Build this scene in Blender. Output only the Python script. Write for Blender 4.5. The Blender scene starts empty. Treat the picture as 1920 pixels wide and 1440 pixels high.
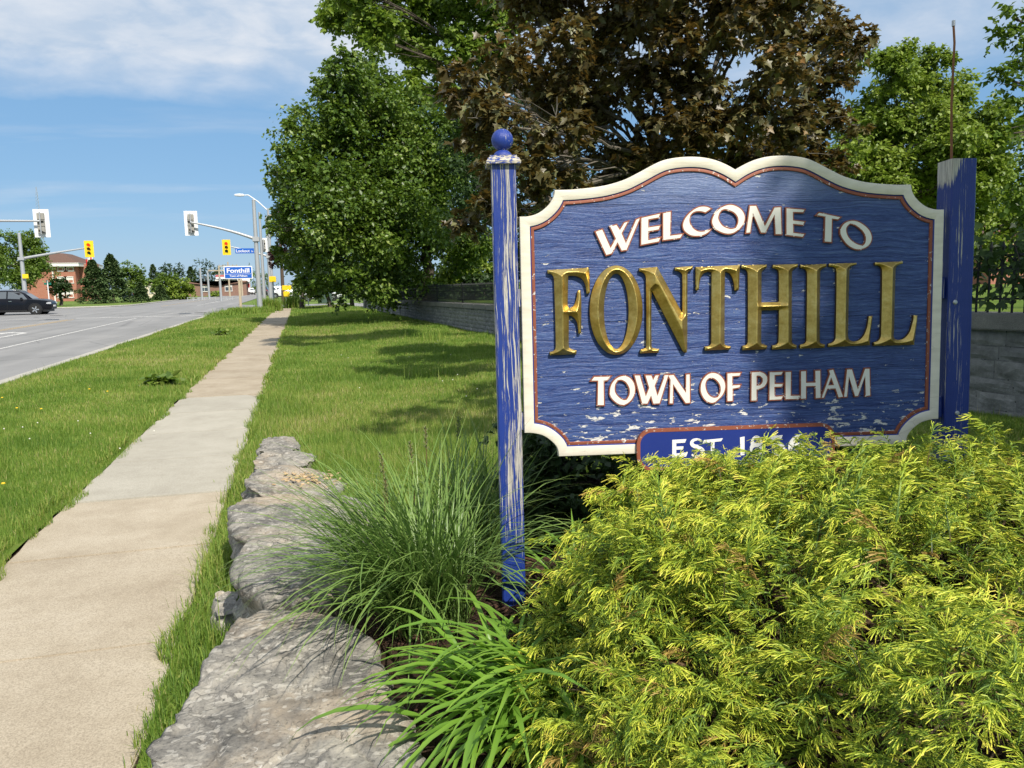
import bpy, bmesh, math, random
import numpy as np
from mathutils import Vector, Matrix, noise as mnoise
from mathutils.geometry import delaunay_2d_cdt

random.seed(11)
RNG = np.random.default_rng(11)
scene = bpy.context.scene
COL = scene.collection

# ------------------------------------------------------------------ camera
CAM = np.array([0.0, 0.0, 1.65])
FW = np.array([0.2589971, 0.95687693, -0.13155622])
RT = np.array([0.96451946, -0.26344429, -0.01730072])
UP = np.array([0.0512124, 0.12240769, 0.99115773])
FPX = 1443.0
cam_d = bpy.data.cameras.new('camera')
cam_d.sensor_fit = 'HORIZONTAL'
cam_d.sensor_width = 36.0
cam_d.lens = FPX / 1920 * 36.0
cam_d.clip_start = 0.05
cam_d.clip_end = 4000
cam = bpy.data.objects.new('camera', cam_d)
COL.objects.link(cam)
cam.matrix_world = Matrix(((RT[0], UP[0], -FW[0], CAM[0]), (RT[1], UP[1], -FW[1], CAM[1]),
                           (RT[2], UP[2], -FW[2], CAM[2]), (0, 0, 0, 1)))
scene.camera = cam
scene.render.resolution_x, scene.render.resolution_y = 1024, 768


def at(x, y, Y):
    """a point of the place at distance Y along the road, seen at photograph coordinates x, y"""
    d = FW + RT * (x - 960) / FPX - UP * (y - 720) / FPX
    return CAM + d * (Y / d[1])


# ------------------------------------------------------------------ sun and sky
SUN_AZ = math.radians(165.0)      # from +Y towards +X
SUN_EL = math.radians(46.0)
to_sun = Vector((math.sin(SUN_AZ) * math.cos(SUN_EL), math.cos(SUN_AZ) * math.cos(SUN_EL), math.sin(SUN_EL)))
sun_d = bpy.data.lights.new('sun', 'SUN')
sun_d.energy = 5.0
sun_d.angle = math.radians(0.53)
sun_d.color = (1.0, 0.93, 0.82)
sun = bpy.data.objects.new('sun', sun_d)
sun.rotation_euler = to_sun.to_track_quat('Z', 'Y').to_euler()
sun.location = (0, -20, 40)
COL.objects.link(sun)

world = bpy.data.worlds.new('World')
scene.world = world
world.use_nodes = True
wt = world.node_tree
for n in list(wt.nodes):
    wt.nodes.remove(n)


class NT:
    """small helper to wire shader nodes"""
    def __init__(s, tree):
        s.t = tree

    def n(s, kind, inputs=None, **props):
        nd = s.t.nodes.new(kind)
        for k, v in props.items():
            setattr(nd, k, v)
        for k, v in (inputs or {}).items():
            sock = nd.inputs[k]
            if isinstance(v, bpy.types.NodeSocket):
                s.t.links.new(v, sock)
            else:
                sock.default_value = v
        return nd

    def math(s, op, a, b=0.0, clamp=False):
        nd = s.n('ShaderNodeMath', operation=op, use_clamp=clamp)
        for i, v in enumerate((a, b)):
            if isinstance(v, bpy.types.NodeSocket):
                s.t.links.new(v, nd.inputs[i])
            else:
                nd.inputs[i].default_value = v
        return nd.outputs[0]

    def mix(s, fac, a, b, blend='MIX'):
        nd = s.n('ShaderNodeMix', data_type='RGBA', blend_type=blend)
        for sock, v in ((nd.inputs[0], fac), (nd.inputs[6], a), (nd.inputs[7], b)):
            if isinstance(v, bpy.types.NodeSocket):
                s.t.links.new(v, sock)
            else:
                sock.default_value = v if not isinstance(v, tuple) or len(v) == 4 else (*v, 1.0)
        return nd.outputs[2]

    def ramp(s, fac, stops, interp='LINEAR'):
        nd = s.n('ShaderNodeValToRGB', {'Fac': fac})
        cr = nd.color_ramp
        cr.interpolation = interp
        while len(cr.elements) < len(stops):
            cr.elements.new(0.5)
        for e, (p, c) in zip(cr.elements, stops):
            e.position = p
            e.color = c if isinstance(c, tuple) and len(c) == 4 else ((*c, 1.0) if isinstance(c, tuple) else (c, c, c, 1.0))
        return nd.outputs[0]

    def noise(s, vec, scale, detail=4.0, rough=0.55, dist=0.0):
        return s.n('ShaderNodeTexNoise', {'Vector': vec, 'Scale': scale, 'Detail': detail,
                                          'Roughness': rough, 'Distortion': dist}).outputs['Fac']

    def mapping(s, vec, scale=(1, 1, 1), loc=(0, 0, 0), rot=(0, 0, 0)):
        return s.n('ShaderNodeMapping', {'Vector': vec, 'Scale': scale, 'Location': loc, 'Rotation': rot}).outputs[0]


W = NT(wt)
sky = W.n('ShaderNodeTexSky', sky_type='NISHITA', sun_disc=False, sun_elevation=SUN_EL,
          sun_rotation=SUN_AZ, altitude=200.0, air_density=1.0, dust_density=0.3, ozone_density=1.0)
tc = W.n('ShaderNodeTexCoord').outputs['Generated']
sep = W.n('ShaderNodeSeparateXYZ', {0: tc})
dz = W.math('MAXIMUM', sep.outputs['Z'], 0.03)
px_ = W.math('DIVIDE', sep.outputs['X'], dz)
py_ = W.math('DIVIDE', sep.outputs['Y'], dz)
soft = W.n('ShaderNodeCombineXYZ', {'X': W.math('DIVIDE', sep.outputs['X'], W.math('ADD', dz, 0.22)), 'Y': W.math('DIVIDE', sep.outputs['Y'], W.math('ADD', dz, 0.22)), 'Z': 0.0}).outputs[0]
plane = W.n('ShaderNodeCombineXYZ', {'X': px_, 'Y': py_, 'Z': 0.0}).outputs[0]
dist = W.n('ShaderNodeVectorMath', {0: plane}, operation='LENGTH').outputs['Value']
n_edge = W.noise(W.mapping(soft, (1, 1, 1), (3.1, 1.7, 0)), 1.5, 6.0, 0.55)
n_big = W.noise(W.mapping(plane, (0.35, 0.5, 1), (0.4, 7.9, 0)), 0.9, 3.0, 0.5)
n_fine = W.noise(W.mapping(soft, (1.0, 1.15, 1), (9.0, 2.0, 0), (0, 0, 0.5)), 5.5, 7.0, 0.58, 0.25)
# a broken mid-level sheet that thins out towards the horizon
edge = W.math('SUBTRACT', 5.75, W.math('ADD', dist, W.math('MULTIPLY', n_edge, 1.9)))
cover = W.math('MULTIPLY', edge, 1.1, True)
body = W.math('ADD', W.math('MULTIPLY', n_fine, 0.8), 0.48)
left = W.math('MAXIMUM', W.math('ADD', W.math('MULTIPLY', px_, -0.16), 0.62, True), 0.38)
mask = W.math('MULTIPLY', W.math('MULTIPLY', cover, body), W.math('MULTIPLY', left, 1.45), True)
thin = W.ramp(W.math('ADD', n_big, W.math('MULTIPLY', n_fine, 0.45)), [(0.5, 0.0), (0.86, 0.25)])
lowcirrus = W.ramp(W.noise(W.mapping(soft, (0.8, 3.4, 1), (7.7, 2.1, 0), (0, 0, 0.35)), 1.1, 5.0, 0.5), [(0.50, 0.0), (0.70, 0.5)])
lowfade = W.ramp(W.math('DIVIDE', dist, 20.0), [(0.2, 0.0), (0.3, 1.0), (0.55, 0.6), (0.75, 0.0)])
mask = W.math('MAXIMUM', mask, W.math('MULTIPLY', lowcirrus, lowfade))
mask = W.math('MINIMUM', W.math('MAXIMUM', mask, W.math('MULTIPLY', thin, cover)), 0.85)
skycol = W.mix(0.68, sky.outputs[0], (2.0, 4.35, 7.5))
cloudcol = W.mix(W.ramp(n_fine, [(0.36, 0.0), (0.66, 1.0)]), (5.6, 6.5, 7.7), (8.0, 8.25, 8.7))
bg = W.n('ShaderNodeBackground', {'Color': W.mix(mask, skycol, cloudcol), 'Strength': 0.086})
wo = W.n('ShaderNodeOutputWorld', {'Surface': bg.outputs[0]})

vs = scene.view_settings
scene.display_settings.display_device = 'sRGB'
vs.view_transform = 'Standard'
vs.look = 'None'
vs.gamma = 1.0
vs.exposure = 0.28
vs.use_curve_mapping = False
scene.cycles.max_bounces = 8
scene.cycles.transparent_max_bounces = 8
scene.cycles.diffuse_bounces = 3
scene.cycles.glossy_bounces = 3
scene.cycles.transmission_bounces = 4
scene.cycles.caustics_reflective = False
scene.cycles.caustics_refractive = False
scene.cycles.use_denoising = True

# ------------------------------------------------------------------ helpers
ROOT = {}          # object name -> origin of its thing, in world coordinates


def setp(o, label=None, cat=None, group=None, kind=None):
    for k, v in (('label', label), ('category', cat), ('group', group), ('kind', kind)):
        if v:
            o[k] = v
    return o


def empty(name, loc=(0, 0, 0), rotz=0.0, label=None, cat=None, group=None):
    o = bpy.data.objects.new(name, None)
    COL.objects.link(o)
    o.location = loc
    o.rotation_euler = (0, 0, rotz)
    o.empty_display_size = 0.2
    return setp(o, label, cat, group)


def mesh_np(name, V, F, mat=None, smooth=False, attrs=None, fsize=None):
    """mesh from numpy arrays: V (n,3); F (m,k) with one k"""
    V = np.asarray(V, dtype=np.float32)
    F = np.asarray(F, dtype=np.int32)
    me = bpy.data.meshes.new(name)
    m, k = F.shape
    me.vertices.add(len(V))
    me.vertices.foreach_set('co', V.ravel())
    me.loops.add(m * k)
    me.loops.foreach_set('vertex_index', F.ravel())
    me.polygons.add(m)
    me.polygons.foreach_set('loop_start', np.arange(0, m * k, k, dtype=np.int32))
    me.polygons.foreach_set('loop_total', np.full(m, k, dtype=np.int32))
    if smooth:
        me.polygons.foreach_set('use_smooth', np.ones(m, dtype=bool))
    for an, (dom, arr) in (attrs or {}).items():
        a = me.attributes.new(an, 'FLOAT', dom)
        a.data.foreach_set('value', np.asarray(arr, dtype=np.float32).ravel())
    me.update(calc_edges=True)
    me.validate()
    if mat:
        me.materials.append(mat)
    return me


def link(name, me, parent=None, loc=None, rot=None, scale=None):
    o = bpy.data.objects.new(name, me)
    COL.objects.link(o)
    if parent is not None:
        o.parent = parent
    if loc is not None:
        o.location = loc
    if rot is not None:
        o.rotation_euler = rot
    if scale is not None:
        o.scale = scale
    return o


class MB:
    """collects shapes into ONE mesh object"""
    def __init__(s):
        s.v, s.f = [], []

    def add(s, vs_, fs):
        b = len(s.v)
        s.v += [tuple(map(float, p)) for p in vs_]
        s.f += [tuple(b + i for i in f) for f in fs]
        return s

    def box(s, c, d, M=None):
        x, y, z = (q / 2 for q in d)
        P = [Vector((a * x, b * y, e * z)) for e in (-1, 1) for a, b in ((-1, -1), (1, -1), (1, 1), (-1, 1))]
        P = [(M @ p if M else p) + Vector(c) for p in P]
        return s.add(P, [(3, 2, 1, 0), (4, 5, 6, 7), (0, 1, 5, 4), (1, 2, 6, 5), (2, 3, 7, 6), (3, 0, 4, 7)])

    def tube(s, path, radii, n=8, cap=True, phase=0.0):
        path = [Vector(p) for p in path]
        if not hasattr(radii, '__len__'):
            radii = [radii] * len(path)
        rings = []
        up = Vector((0, 0, 1))
        for i, p in enumerate(path):
            t = (path[min(i + 1, len(path) - 1)] - path[max(i - 1, 0)]).normalized()
            a = t.cross(up if abs(t.z) < 0.95 else Vector((0, 1, 0))).normalized()
            b = t.cross(a)
            rings.append([p + (a * math.cos(phase + 2 * math.pi * k / n) + b * math.sin(phase + 2 * math.pi * k / n)) * radii[i] for k in range(n)])
        fs = []
        for i in range(len(path) - 1):
            for k in range(n):
                k2 = (k + 1) % n
                fs.append((i * n + k, i * n + k2, (i + 1) * n + k2, (i + 1) * n + k))
        if cap:
            fs.append(tuple(range(n))[::-1])
            fs.append(tuple((len(path) - 1) * n + k for k in range(n)))
        return s.add([q for r in rings for q in r], fs)

    def lathe(s, prof, n=24, c=(0, 0, 0), axis='z'):
        vs_, fs = [], []
        for r, h in prof:
            for k in range(n):
                a = 2 * math.pi * k / n
                x, y = r * math.cos(a), r * math.sin(a)
                p = {'z': (x, y, h), 'y': (x, h, y), 'x': (h, x, y)}[axis]
                vs_.append((p[0] + c[0], p[1] + c[1], p[2] + c[2]))
        m = len(prof)
        for i in range(m - 1):
            for k in range(n):
                k2 = (k + 1) % n
                fs.append((i * n + k, i * n + k2, (i + 1) * n + k2, (i + 1) * n + k))
        fs.append(tuple(range(n))[::-1])
        fs.append(tuple((m - 1) * n + k for k in range(n)))
        return s.add(vs_, fs)

    def prism(s, poly, z0, z1, M=None):
        n = len(poly)
        P = [Vector((x, y, z)) for z in (z0, z1) for x, y in poly]
        if M:
            P = [M @ p for p in P]
        fs = [tuple(range(n))[::-1], tuple(range(n, 2 * n))]
        fs += [(k, (k + 1) % n, n + (k + 1) % n, n + k) for k in range(n)]
        return s.add(P, fs)

    def build(s, name, mat, parent=None, smooth=False, bevel=0.0, fix=True):
        me = bpy.data.meshes.new(name)
        me.from_pydata(s.v, [], s.f)
        if mat:
            me.materials.append(mat)
        if fix or bevel:
            bm = bmesh.new()
            bm.from_mesh(me)
            bmesh.ops.recalc_face_normals(bm, faces=bm.faces)
            if bevel:
                bmesh.ops.bevel(bm, geom=[e for e in bm.edges if len(e.link_faces) == 2 and e.calc_face_angle(0) > 0.6],
                                offset=bevel, segments=2, affect='EDGES', clamp_overlap=True)
            bm.to_mesh(me)
            bm.free()
        if smooth:
            for p in me.polygons:
                p.use_smooth = True
            me.set_sharp_from_angle(angle=math.radians(40))
        return link(name, me, parent)


def copy_tree(o, parent=None):
    c = o.copy()
    COL.objects.link(c)
    c.parent = parent
    for ch in list(o.children):
        copy_tree(ch, c)
    return c


# ------------------------------------------------------------------ materials
MATS = {}


def material(name, fn):
    if name in MATS:
        return MATS[name]
    m = bpy.data.materials.new(name)
    m.use_nodes = True
    t = m.node_tree
    for n in list(t.nodes):
        t.nodes.remove(n)
    h = NT(t)
    out = t.nodes.new('ShaderNodeOutputMaterial')
    t.links.new(fn(h), out.inputs['Surface'])
    MATS[name] = m
    return m


def bsdf(h, col, rough=0.8, metal=0.0, normal=None, spec=0.4, **kw):
    inp = {'Base Color': col if not isinstance(col, tuple) or len(col) == 4 else (*col, 1.0), 'Roughness': rough, 'Metallic': metal, 'Specular IOR Level': spec}
    if normal is not None:
        inp['Normal'] = normal
    inp.update(kw)
    return h.n('ShaderNodeBsdfPrincipled', inp).outputs[0]


def bump(h, height, strength=0.4, dist=0.01):
    return h.n('ShaderNodeBump', {'Height': height, 'Strength': strength, 'Distance': dist}).outputs[0]


def obj_co(h):
    return h.n('ShaderNodeTexCoord').outputs['Object']


def world_co(h):
    return h.n('ShaderNodeNewGeometry').outputs['Position']


def plain(name, col, rough=0.6, metal=0.0, vary=0.12, scale=6.0, spec=0.4, bumps=0.0):
    def f(h):
        co = obj_co(h)
        n = h.noise(co, scale, 5.0)
        dark = tuple(c * (1 - vary) for c in col)
        lite = tuple(min(1, c * (1 + vary)) for c in col)
        nm = bump(h, h.noise(co, scale * 6, 3.0), bumps, 0.01) if bumps else None
        return bsdf(h, h.mix(n, dark, lite), rough, metal, nm, spec)
    return material(name, f)


def tinted(name, stops, rough=0.6, trans=0.0, tcol=None, spec=0.3, attr='tint'):
    """colour by a per-leaf attribute; leaf-like light transmission"""
    def f(h):
        a = h.n('ShaderNodeAttribute', attribute_name=attr).outputs['Fac']
        c = h.ramp(a, stops)
        s = bsdf(h, c, rough, 0.0, None, spec)
        if trans:
            tr = h.n('ShaderNodeBsdfTranslucent', {'Color': h.mix(0.5, c, tcol if tcol else (0.3, 0.4, 0.05))}).outputs[0]
            s = h.n('ShaderNodeMixShader', {0: trans, 1: s, 2: tr}).outputs[0]
        return s
    return material(name, f)


# ================================================================== SETTING
def ss(a, b, x):
    t = np.clip((np.asarray(x, float) - a) / (b - a), 0, 1)
    return t * t * (3 - 2 * t)


def wall_x(y):
    return 5.35 - 0.048 * (y - 21.5)


def wall_top(y):
    y = np.asarray(y, float)
    return np.where(y < 21.6, 1.0 + 0.018 * (21.6 - y), 1.0 - 0.0085 * (y - 21.6))


def lawn_z(x, y):
    x, y = np.asarray(x, float), np.asarray(y, float)
    z = 0.27 * ss(-0.42, 0.05, x) * ss(9.0, 5.0, y) + 0.10 * ss(-0.4, 3.5, x)
    return z + 0.012 * np.sin(x * 2.1 + 0.7) * np.cos(y * 1.3) + 0.008 * np.sin(x * 5.3 + y * 3.1)


def verge_z(x, y):
    x, y = np.asarray(x, float), np.asarray(y, float)
    return 0.035 * ss(-1.8, -2.4, x) - 0.045 * ss(-4.3, -5.2, x) + 0.012 * np.sin(x * 2.7) * np.cos(y * 1.1)


def grid(name, xs, ys, zf, mat, xf=None):
    X, Y = np.meshgrid(xs, ys)
    if xf is not None:
        X = xf(X, Y)
    Z = zf(X, Y)
    V = np.stack([X, Y, Z], -1).reshape(-1, 3)
    nx, ny = len(xs), len(ys)
    i = np.arange(ny - 1)[:, None] * nx + np.arange(nx - 1)[None, :]
    F = np.stack([i, i + 1, i + nx + 1, i + nx], -1).reshape(-1, 4)
    return setp(link(name, mesh_np(name, V, F, mat, True)), kind='structure')


def m_turf(h):
    co = world_co(h)
    n1 = h.noise(co, 0.6, 5.0)
    n2 = h.noise(co, 9.0, 4.0)
    n3 = h.noise(co, 60.0, 3.0)
    c = h.ramp(h.math('ADD', h.math('MULTIPLY', n1, 0.55), h.math('MULTIPLY', n2, 0.45)),
               [(0.35, (0.08, 0.14, 0.02)), (0.5, (0.125, 0.20, 0.03)), (0.62, (0.19, 0.23, 0.05)), (0.72, (0.26, 0.22, 0.09))])
    c = h.mix(h.math('MULTIPLY', n3, 0.5), c, (0.03, 0.05, 0.01))
    return bsdf(h, c, 0.9, 0, bump(h, n3, 0.6, 0.03), 0.1)


def m_asphalt(h):
    co = world_co(h)
    fine = h.noise(co, 90.0, 3.0, 0.7)
    big = h.noise(h.mapping(co, (1.0, 0.06, 1.0)), 1.2, 4.0, 0.5)
    blot = h.noise(co, 0.35, 4.0)
    c = h.ramp(h.math('ADD', h.math('MULTIPLY', big, 0.6), h.math('MULTIPLY', blot, 0.4)),
               [(0.3, (0.21, 0.208, 0.205)), (0.55, (0.29, 0.285, 0.28)), (0.75, (0.37, 0.36, 0.345))])
    c = h.mix(h.math('MULTIPLY', fine, 0.45), c, (0.10, 0.10, 0.10))
    vor = h.n('ShaderNodeTexVoronoi', {'Vector': h.mapping(co, (1, 0.45, 1)), 'Scale': 0.33}, feature='DISTANCE_TO_EDGE').outputs['Distance']
    crack = h.ramp(h.math('ADD', vor, h.math('MULTIPLY', h.noise(co, 5.0, 4.0), 0.03)), [(0.012, 0.75), (0.026, 0.0)])
    c = h.mix(h.math('MULTIPLY', crack, 0.6), c, (0.07, 0.07, 0.07))
    return bsdf(h, c, 0.85, 0, bump(h, fine, 0.3, 0.01), 0.3)


def conc(name, a, b, c_, speck=1.0):
    def f(h):
        co = world_co(h)
        rnd = h.n('ShaderNodeObjectInfo').outputs['Random']
        n1 = h.noise(co, 1.6, 6.0, 0.6)
        n2 = h.noise(co, 150.0, 2.0, 0.7)
        n4 = h.noise(co, 7.0, 5.0, 0.65)
        c = h.ramp(h.math('ADD', h.math('MULTIPLY', n1, 0.65), h.math('MULTIPLY', n4, 0.35)), [(0.32, a), (0.52, b), (0.72, c_)])
        c = h.mix(h.ramp(n2, [(0.35, 0.55 * speck), (0.55, 0.0)]), c, tuple(q * 0.45 for q in a))
        c = h.mix(h.ramp(n2, [(0.62, 0.0), (0.75, 0.5 * speck)]), c, tuple(min(1, q * 1.25) for q in c_))
        pit = h.ramp(h.noise(co, 30.0, 4.0, 0.7), [(0.70, 0.0), (0.76, 0.35)])
        c = h.mix(pit, c, (0.16, 0.12, 0.08))
        c = h.mix(h.math('MULTIPLY', rnd, 0.20), c, tuple(q * 0.6 for q in a))
        return bsdf(h, c, 0.9, 0, bump(h, h.math('ADD', n2, h.math('MULTIPLY', n1, 2.0)), 0.35, 0.006), 0.2)
    return material(name, f)


TURF = material('turf', m_turf)
ASPHALT = material('asphalt', m_asphalt)
SLAB_TAN = conc('concrete_tan', (0.36, 0.30, 0.22), (0.465, 0.40, 0.305), (0.55, 0.485, 0.385))
SLAB_BROWN = conc('concrete_brown', (0.33, 0.27, 0.195), (0.425, 0.36, 0.27), (0.51, 0.44, 0.345))
SLAB_GREY = conc('concrete_grey', (0.37, 0.34, 0.28), (0.45, 0.42, 0.35), (0.52, 0.485, 0.41), 0.8)
KERB = conc('kerb_concrete', (0.36, 0.34, 0.30), (0.46, 0.44, 0.39), (0.54, 0.51, 0.46), 0.7)


def m_ground(h):
    co = world_co(h)
    n1 = h.noise(co, 0.05, 5.0)
    n2 = h.noise(co, 1.1, 5.0)
    c = h.ramp(h.math('ADD', h.math('MULTIPLY', n1, 0.5), h.math('MULTIPLY', n2, 0.5)),
               [(0.35, (0.09, 0.15, 0.03)), (0.55, (0.14, 0.20, 0.045)), (0.7, (0.20, 0.21, 0.07))])
    return bsdf(h, c, 0.95, 0, None, 0.1)


GROUND = material('ground_grass', m_ground)
# terrain: one sheet to the horizon
m = MB()
m.add([(-1500, -300, -0.17), (1500, -300, -0.17), (1500, 2600, -0.17), (-1500, 2600, -0.17)], [(0, 1, 2, 3)])
setp(m.build('ground', GROUND), kind='structure')


def sheet(name, poly, z, mat):
    return setp(MB().add([(x, y, z) for x, y in poly], [tuple(range(len(poly)))]).build(name, mat), kind='structure')


sheet('road', [(-24.5, -30), (-5.38, -30), (-5.38, 62.0), (-4.6, 64.5), (-2.0, 66.0), (60, 68.0), (60, 77.0), (-1.0, 77.0), (-5.0, 79.5), (-6.2, 83),
               (-7.0, 320), (-16.5, 320), (-17.2, 89), (-18.5, 85.5), (-22.0, 83.2), (-110, 93), (-110, 74), (-27, 66.5), (-24.6, 62)], -0.135, ASPHALT)


def m_paint(col):
    def f(h):
        co = world_co(h)
        n = h.noise(co, 16.0, 5.0, 0.7)
        w = h.ramp(n, [(0.42, 0.0), (0.56, 1.0)])
        return bsdf(h, h.mix(w, (0.26, 0.25, 0.24), col), 0.8, 0, None, 0.3)
    return f


PW = material('road_paint_white', m_paint((0.66, 0.65, 0.62)))
PY = material('road_paint_yellow', m_paint((0.55, 0.36, 0.10)))


def stripe(name, pts, w, mat, z=-0.131):
    V, F = [], []
    for i, (x, y) in enumerate(pts):
        a = Vector(pts[max(i - 1, 0)]); b = Vector(pts[min(i + 1, len(pts) - 1)])
        t = (b - a).normalized(); n = Vector((-t.y, t.x)) * w / 2
        V += [(x + n.x, y + n.y, z), (x - n.x, y - n.y, z)]
        if i:
            F.append((2 * i - 2, 2 * i - 1, 2 * i + 1, 2 * i))
    return setp(MB().add(V, F).build(name, mat), kind='structure')


stripe('road_marking', [(-8.75, -10), (-9.05, 26), (-9.65, 51)], 0.13, PW)
stripe('road_marking', [(-13.0, -10), (-13.05, 39), (-13.2, 51.5)], 0.13, PY)
stripe('road_marking', [(-13.3, -10), (-13.35, 39), (-13.5, 51.5)], 0.13, PY)
stripe('road_marking', [(-13.6, 53.6), (-5.6, 52.6)], 0.55, PW)
stripe('road_marking', [(-21.0, 53.9), (-14.2, 53.6)], 0.3, PW, -0.1305)
stripe('road_marking', [(-9.7, 52.6), (-8.2, 62), (-6.0, 66)], 0.12, PW, -0.1300)
stripe('road_marking', [(-9.9, 82), (-10.3, 200)], 0.14, PW)
stripe('road_marking', [(-13.2, 82), (-13.4, 200)], 0.14, PY)
# left-turn arrow in the centre lane
ar = [(-11.35, 33.5), (-11.15, 33.5), (-11.15, 36.6), (-11.55, 37.4), (-12.0, 37.5), (-12.0, 38.2), (-12.6, 37.2), (-12.0, 36.2), (-12.0, 36.9), (-11.65, 36.85), (-11.35, 36.3)]
sheet('road_marking', ar, -0.131, PW)
IRON = plain('dark_iron', (0.02, 0.02, 0.021), 0.55, 0.3)
for i, (x, y) in enumerate(((-16.6, 60.7), (-6.9, 58.5))):
    mh = MB().lathe([(0.0, -0.134), (0.42, -0.134), (0.42, -0.124), (0.34, -0.122), (0.0, -0.121)], 20, (x, y, 0)).build('manhole_cover', plain('cast_iron', (0.06, 0.055, 0.05), 0.7, 0.2))
    setp(mh, ['dark round manhole cover in the road near the black car', 'round manhole cover on the road close to the grassy kerb'][i], 'manhole')

# kerb: separate lengths of concrete
kerb = setp(empty('kerb'), kind='structure')
ky = -6.0
i = 0
while ky < 62:
    L = 3.0
    MB().box((-5.29, ky + L / 2, -0.07), (0.16, L - 0.012, 0.15)).build('kerb_length', KERB, kerb, bevel=0.015)
    ky += L
    i += 1
setp(MB().add([(-5.9, -10, -0.129), (-5.375, -10, -0.127), (-5.375, 62, -0.127), (-5.9, 62, -0.129)], [(0, 1, 2, 3)]).build('gutter', KERB), kind='structure')
m = MB().tube([(-17.0, 120, -0.09), (-17.2, 89, -0.09), (-18.5, 85.5, -0.09), (-22.0, 83.2, -0.09), (-60, 87.6, -0.09)], 0.09, 6)
setp(m.build('kerb', KERB), kind='structure')

# verge between road and pavement, lawn between pavement and wall
grid('verge', np.linspace(-5.22, -1.833, 30), np.concatenate([np.linspace(-1, 12, 60), np.linspace(12.5, 63, 60)]), verge_z, TURF)


def lx(X, Y):
    return -0.635 + (X) * (wall_x(Y) + 0.15 + 0.635)


grid('lawn', np.linspace(0, 1, 48) ** 1.4, np.concatenate([np.linspace(-1, 12, 90), np.linspace(12.5, 64, 60)]), lawn_z, TURF, lx)
grid('lawn', np.linspace(-30, 0, 3) * 1.0 - 24.7, np.linspace(-20, 61, 4), lambda x, y: -0.02 + 0 * x, GROUND)
# raised burial-ground lawn behind the wall
grid('raised_lawn', np.linspace(0, 1, 20) ** 2, np.linspace(-8, 56, 50), lambda x, y: wall_top(y) - 0.10 + 0.02 * np.sin(x * 0.9) + 0.006 * np.maximum(x - 8, 0), TURF,
     lambda X, Y: wall_x(Y) + 0.25 + X * 70)

# pavement slabs
pave = setp(empty('sidewalk'), kind='structure')
edges = [-0.8, 0.6, 2.25, 3.76, 5.18, 6.52, 7.95, 9.4, 10.9, 12.40, 13.7, 14.76, 16.2, 17.58, 19.4, 21.28, 23.3, 25.56]
while edges[-1] < 64:
    edges.append(edges[-1] + 1.75)
rs = random.Random(5)
for k in range(len(edges) - 1):
    y0, y1 = edges[k] + 0.006, edges[k + 1] - 0.006
    tan = not (6.5 <= edges[k] < 12.3)
    j = lambda: rs.uniform(-0.012, 0.012)
    n = 7
    ys = np.linspace(y0, y1, n)
    pl = [(-1.83 + j(), y) for y in ys] + [(-0.645 + j(), y) for y in ys[::-1]]
    if abs(edges[k] - 10.9) < 0.01:      # broken corner
        pl = [p for p in pl]
        pl[n] = (-0.70, y1 - 0.36)
        pl.insert(n, (-0.86, y1))
    z = rs.uniform(-0.004, 0.004)
    MB().prism([(x, y) for x, y in pl][::-1], -0.09, z).build('slab', (SLAB_BROWN if edges[k] > 12.3 else SLAB_TAN) if tan else SLAB_GREY, pave, bevel=0.006)
MB().prism([(-0.855, 12.38), (-0.655, 12.04), (-0.65, 12.385)], -0.09, -0.006).build('slab_fragment', SLAB_TAN, pave)
SOIL = material('soil', lambda h: bsdf(h, h.ramp(h.noise(world_co(h), 26.0, 6.0, 0.7), [(0.3, (0.018, 0.012, 0.008)), (0.55, (0.05, 0.033, 0.022)), (0.75, (0.11, 0.075, 0.05))]), 0.95, 0,
                                       bump(h, h.noise(world_co(h), 45.0, 5.0), 0.9, 0.03), 0.1))
sheet('sidewalk_bed', [(-1.86, -1), (-0.62, -1), (-0.62, 64), (-1.86, 64)], -0.014, SOIL)
# dirt bed behind the boulders, under the sign
bed = [(0.02, 0.6), (0.16, 2.0), (0.14, 3.0), (0.28, 3.9), (0.55, 4.15), (1.3, 3.75), (2.2, 3.4), (3.4, 3.0), (3.6, 1.2), (3.2, 0.2)]
V = []
bm = bmesh.new()
xs, ys = np.linspace(-0.1, 3.7, 60), np.linspace(0.1, 4.3, 60)
X, Y = np.meshgrid(xs, ys)


def inside(poly, x, y):
    poly = np.asarray(poly)
    r = np.zeros(np.shape(x), bool)
    j = len(poly) - 1
    for i in range(len(poly)):
        xi, yi = poly[i]; xj, yj = poly[j]
        c = ((yi > y) != (yj > y)) & (x < (xj - xi) * (y - yi) / (yj - yi + 1e-12) + xi)
        r ^= c
        j = i
    return r


Z = lawn_z(X, Y) + np.where(inside(bed, X, Y), 0.025, -0.03) + 0.012 * RNG.standard_normal(X.shape)
Vb = np.stack([X, Y, Z], -1).reshape(-1, 3)
ii = np.arange(59)[:, None] * 60 + np.arange(59)[None, :]
setp(link('planting_bed', mesh_np('planting_bed', Vb, np.stack([ii, ii + 1, ii + 61, ii + 60], -1).reshape(-1, 4), SOIL, True)), kind='structure')


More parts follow.
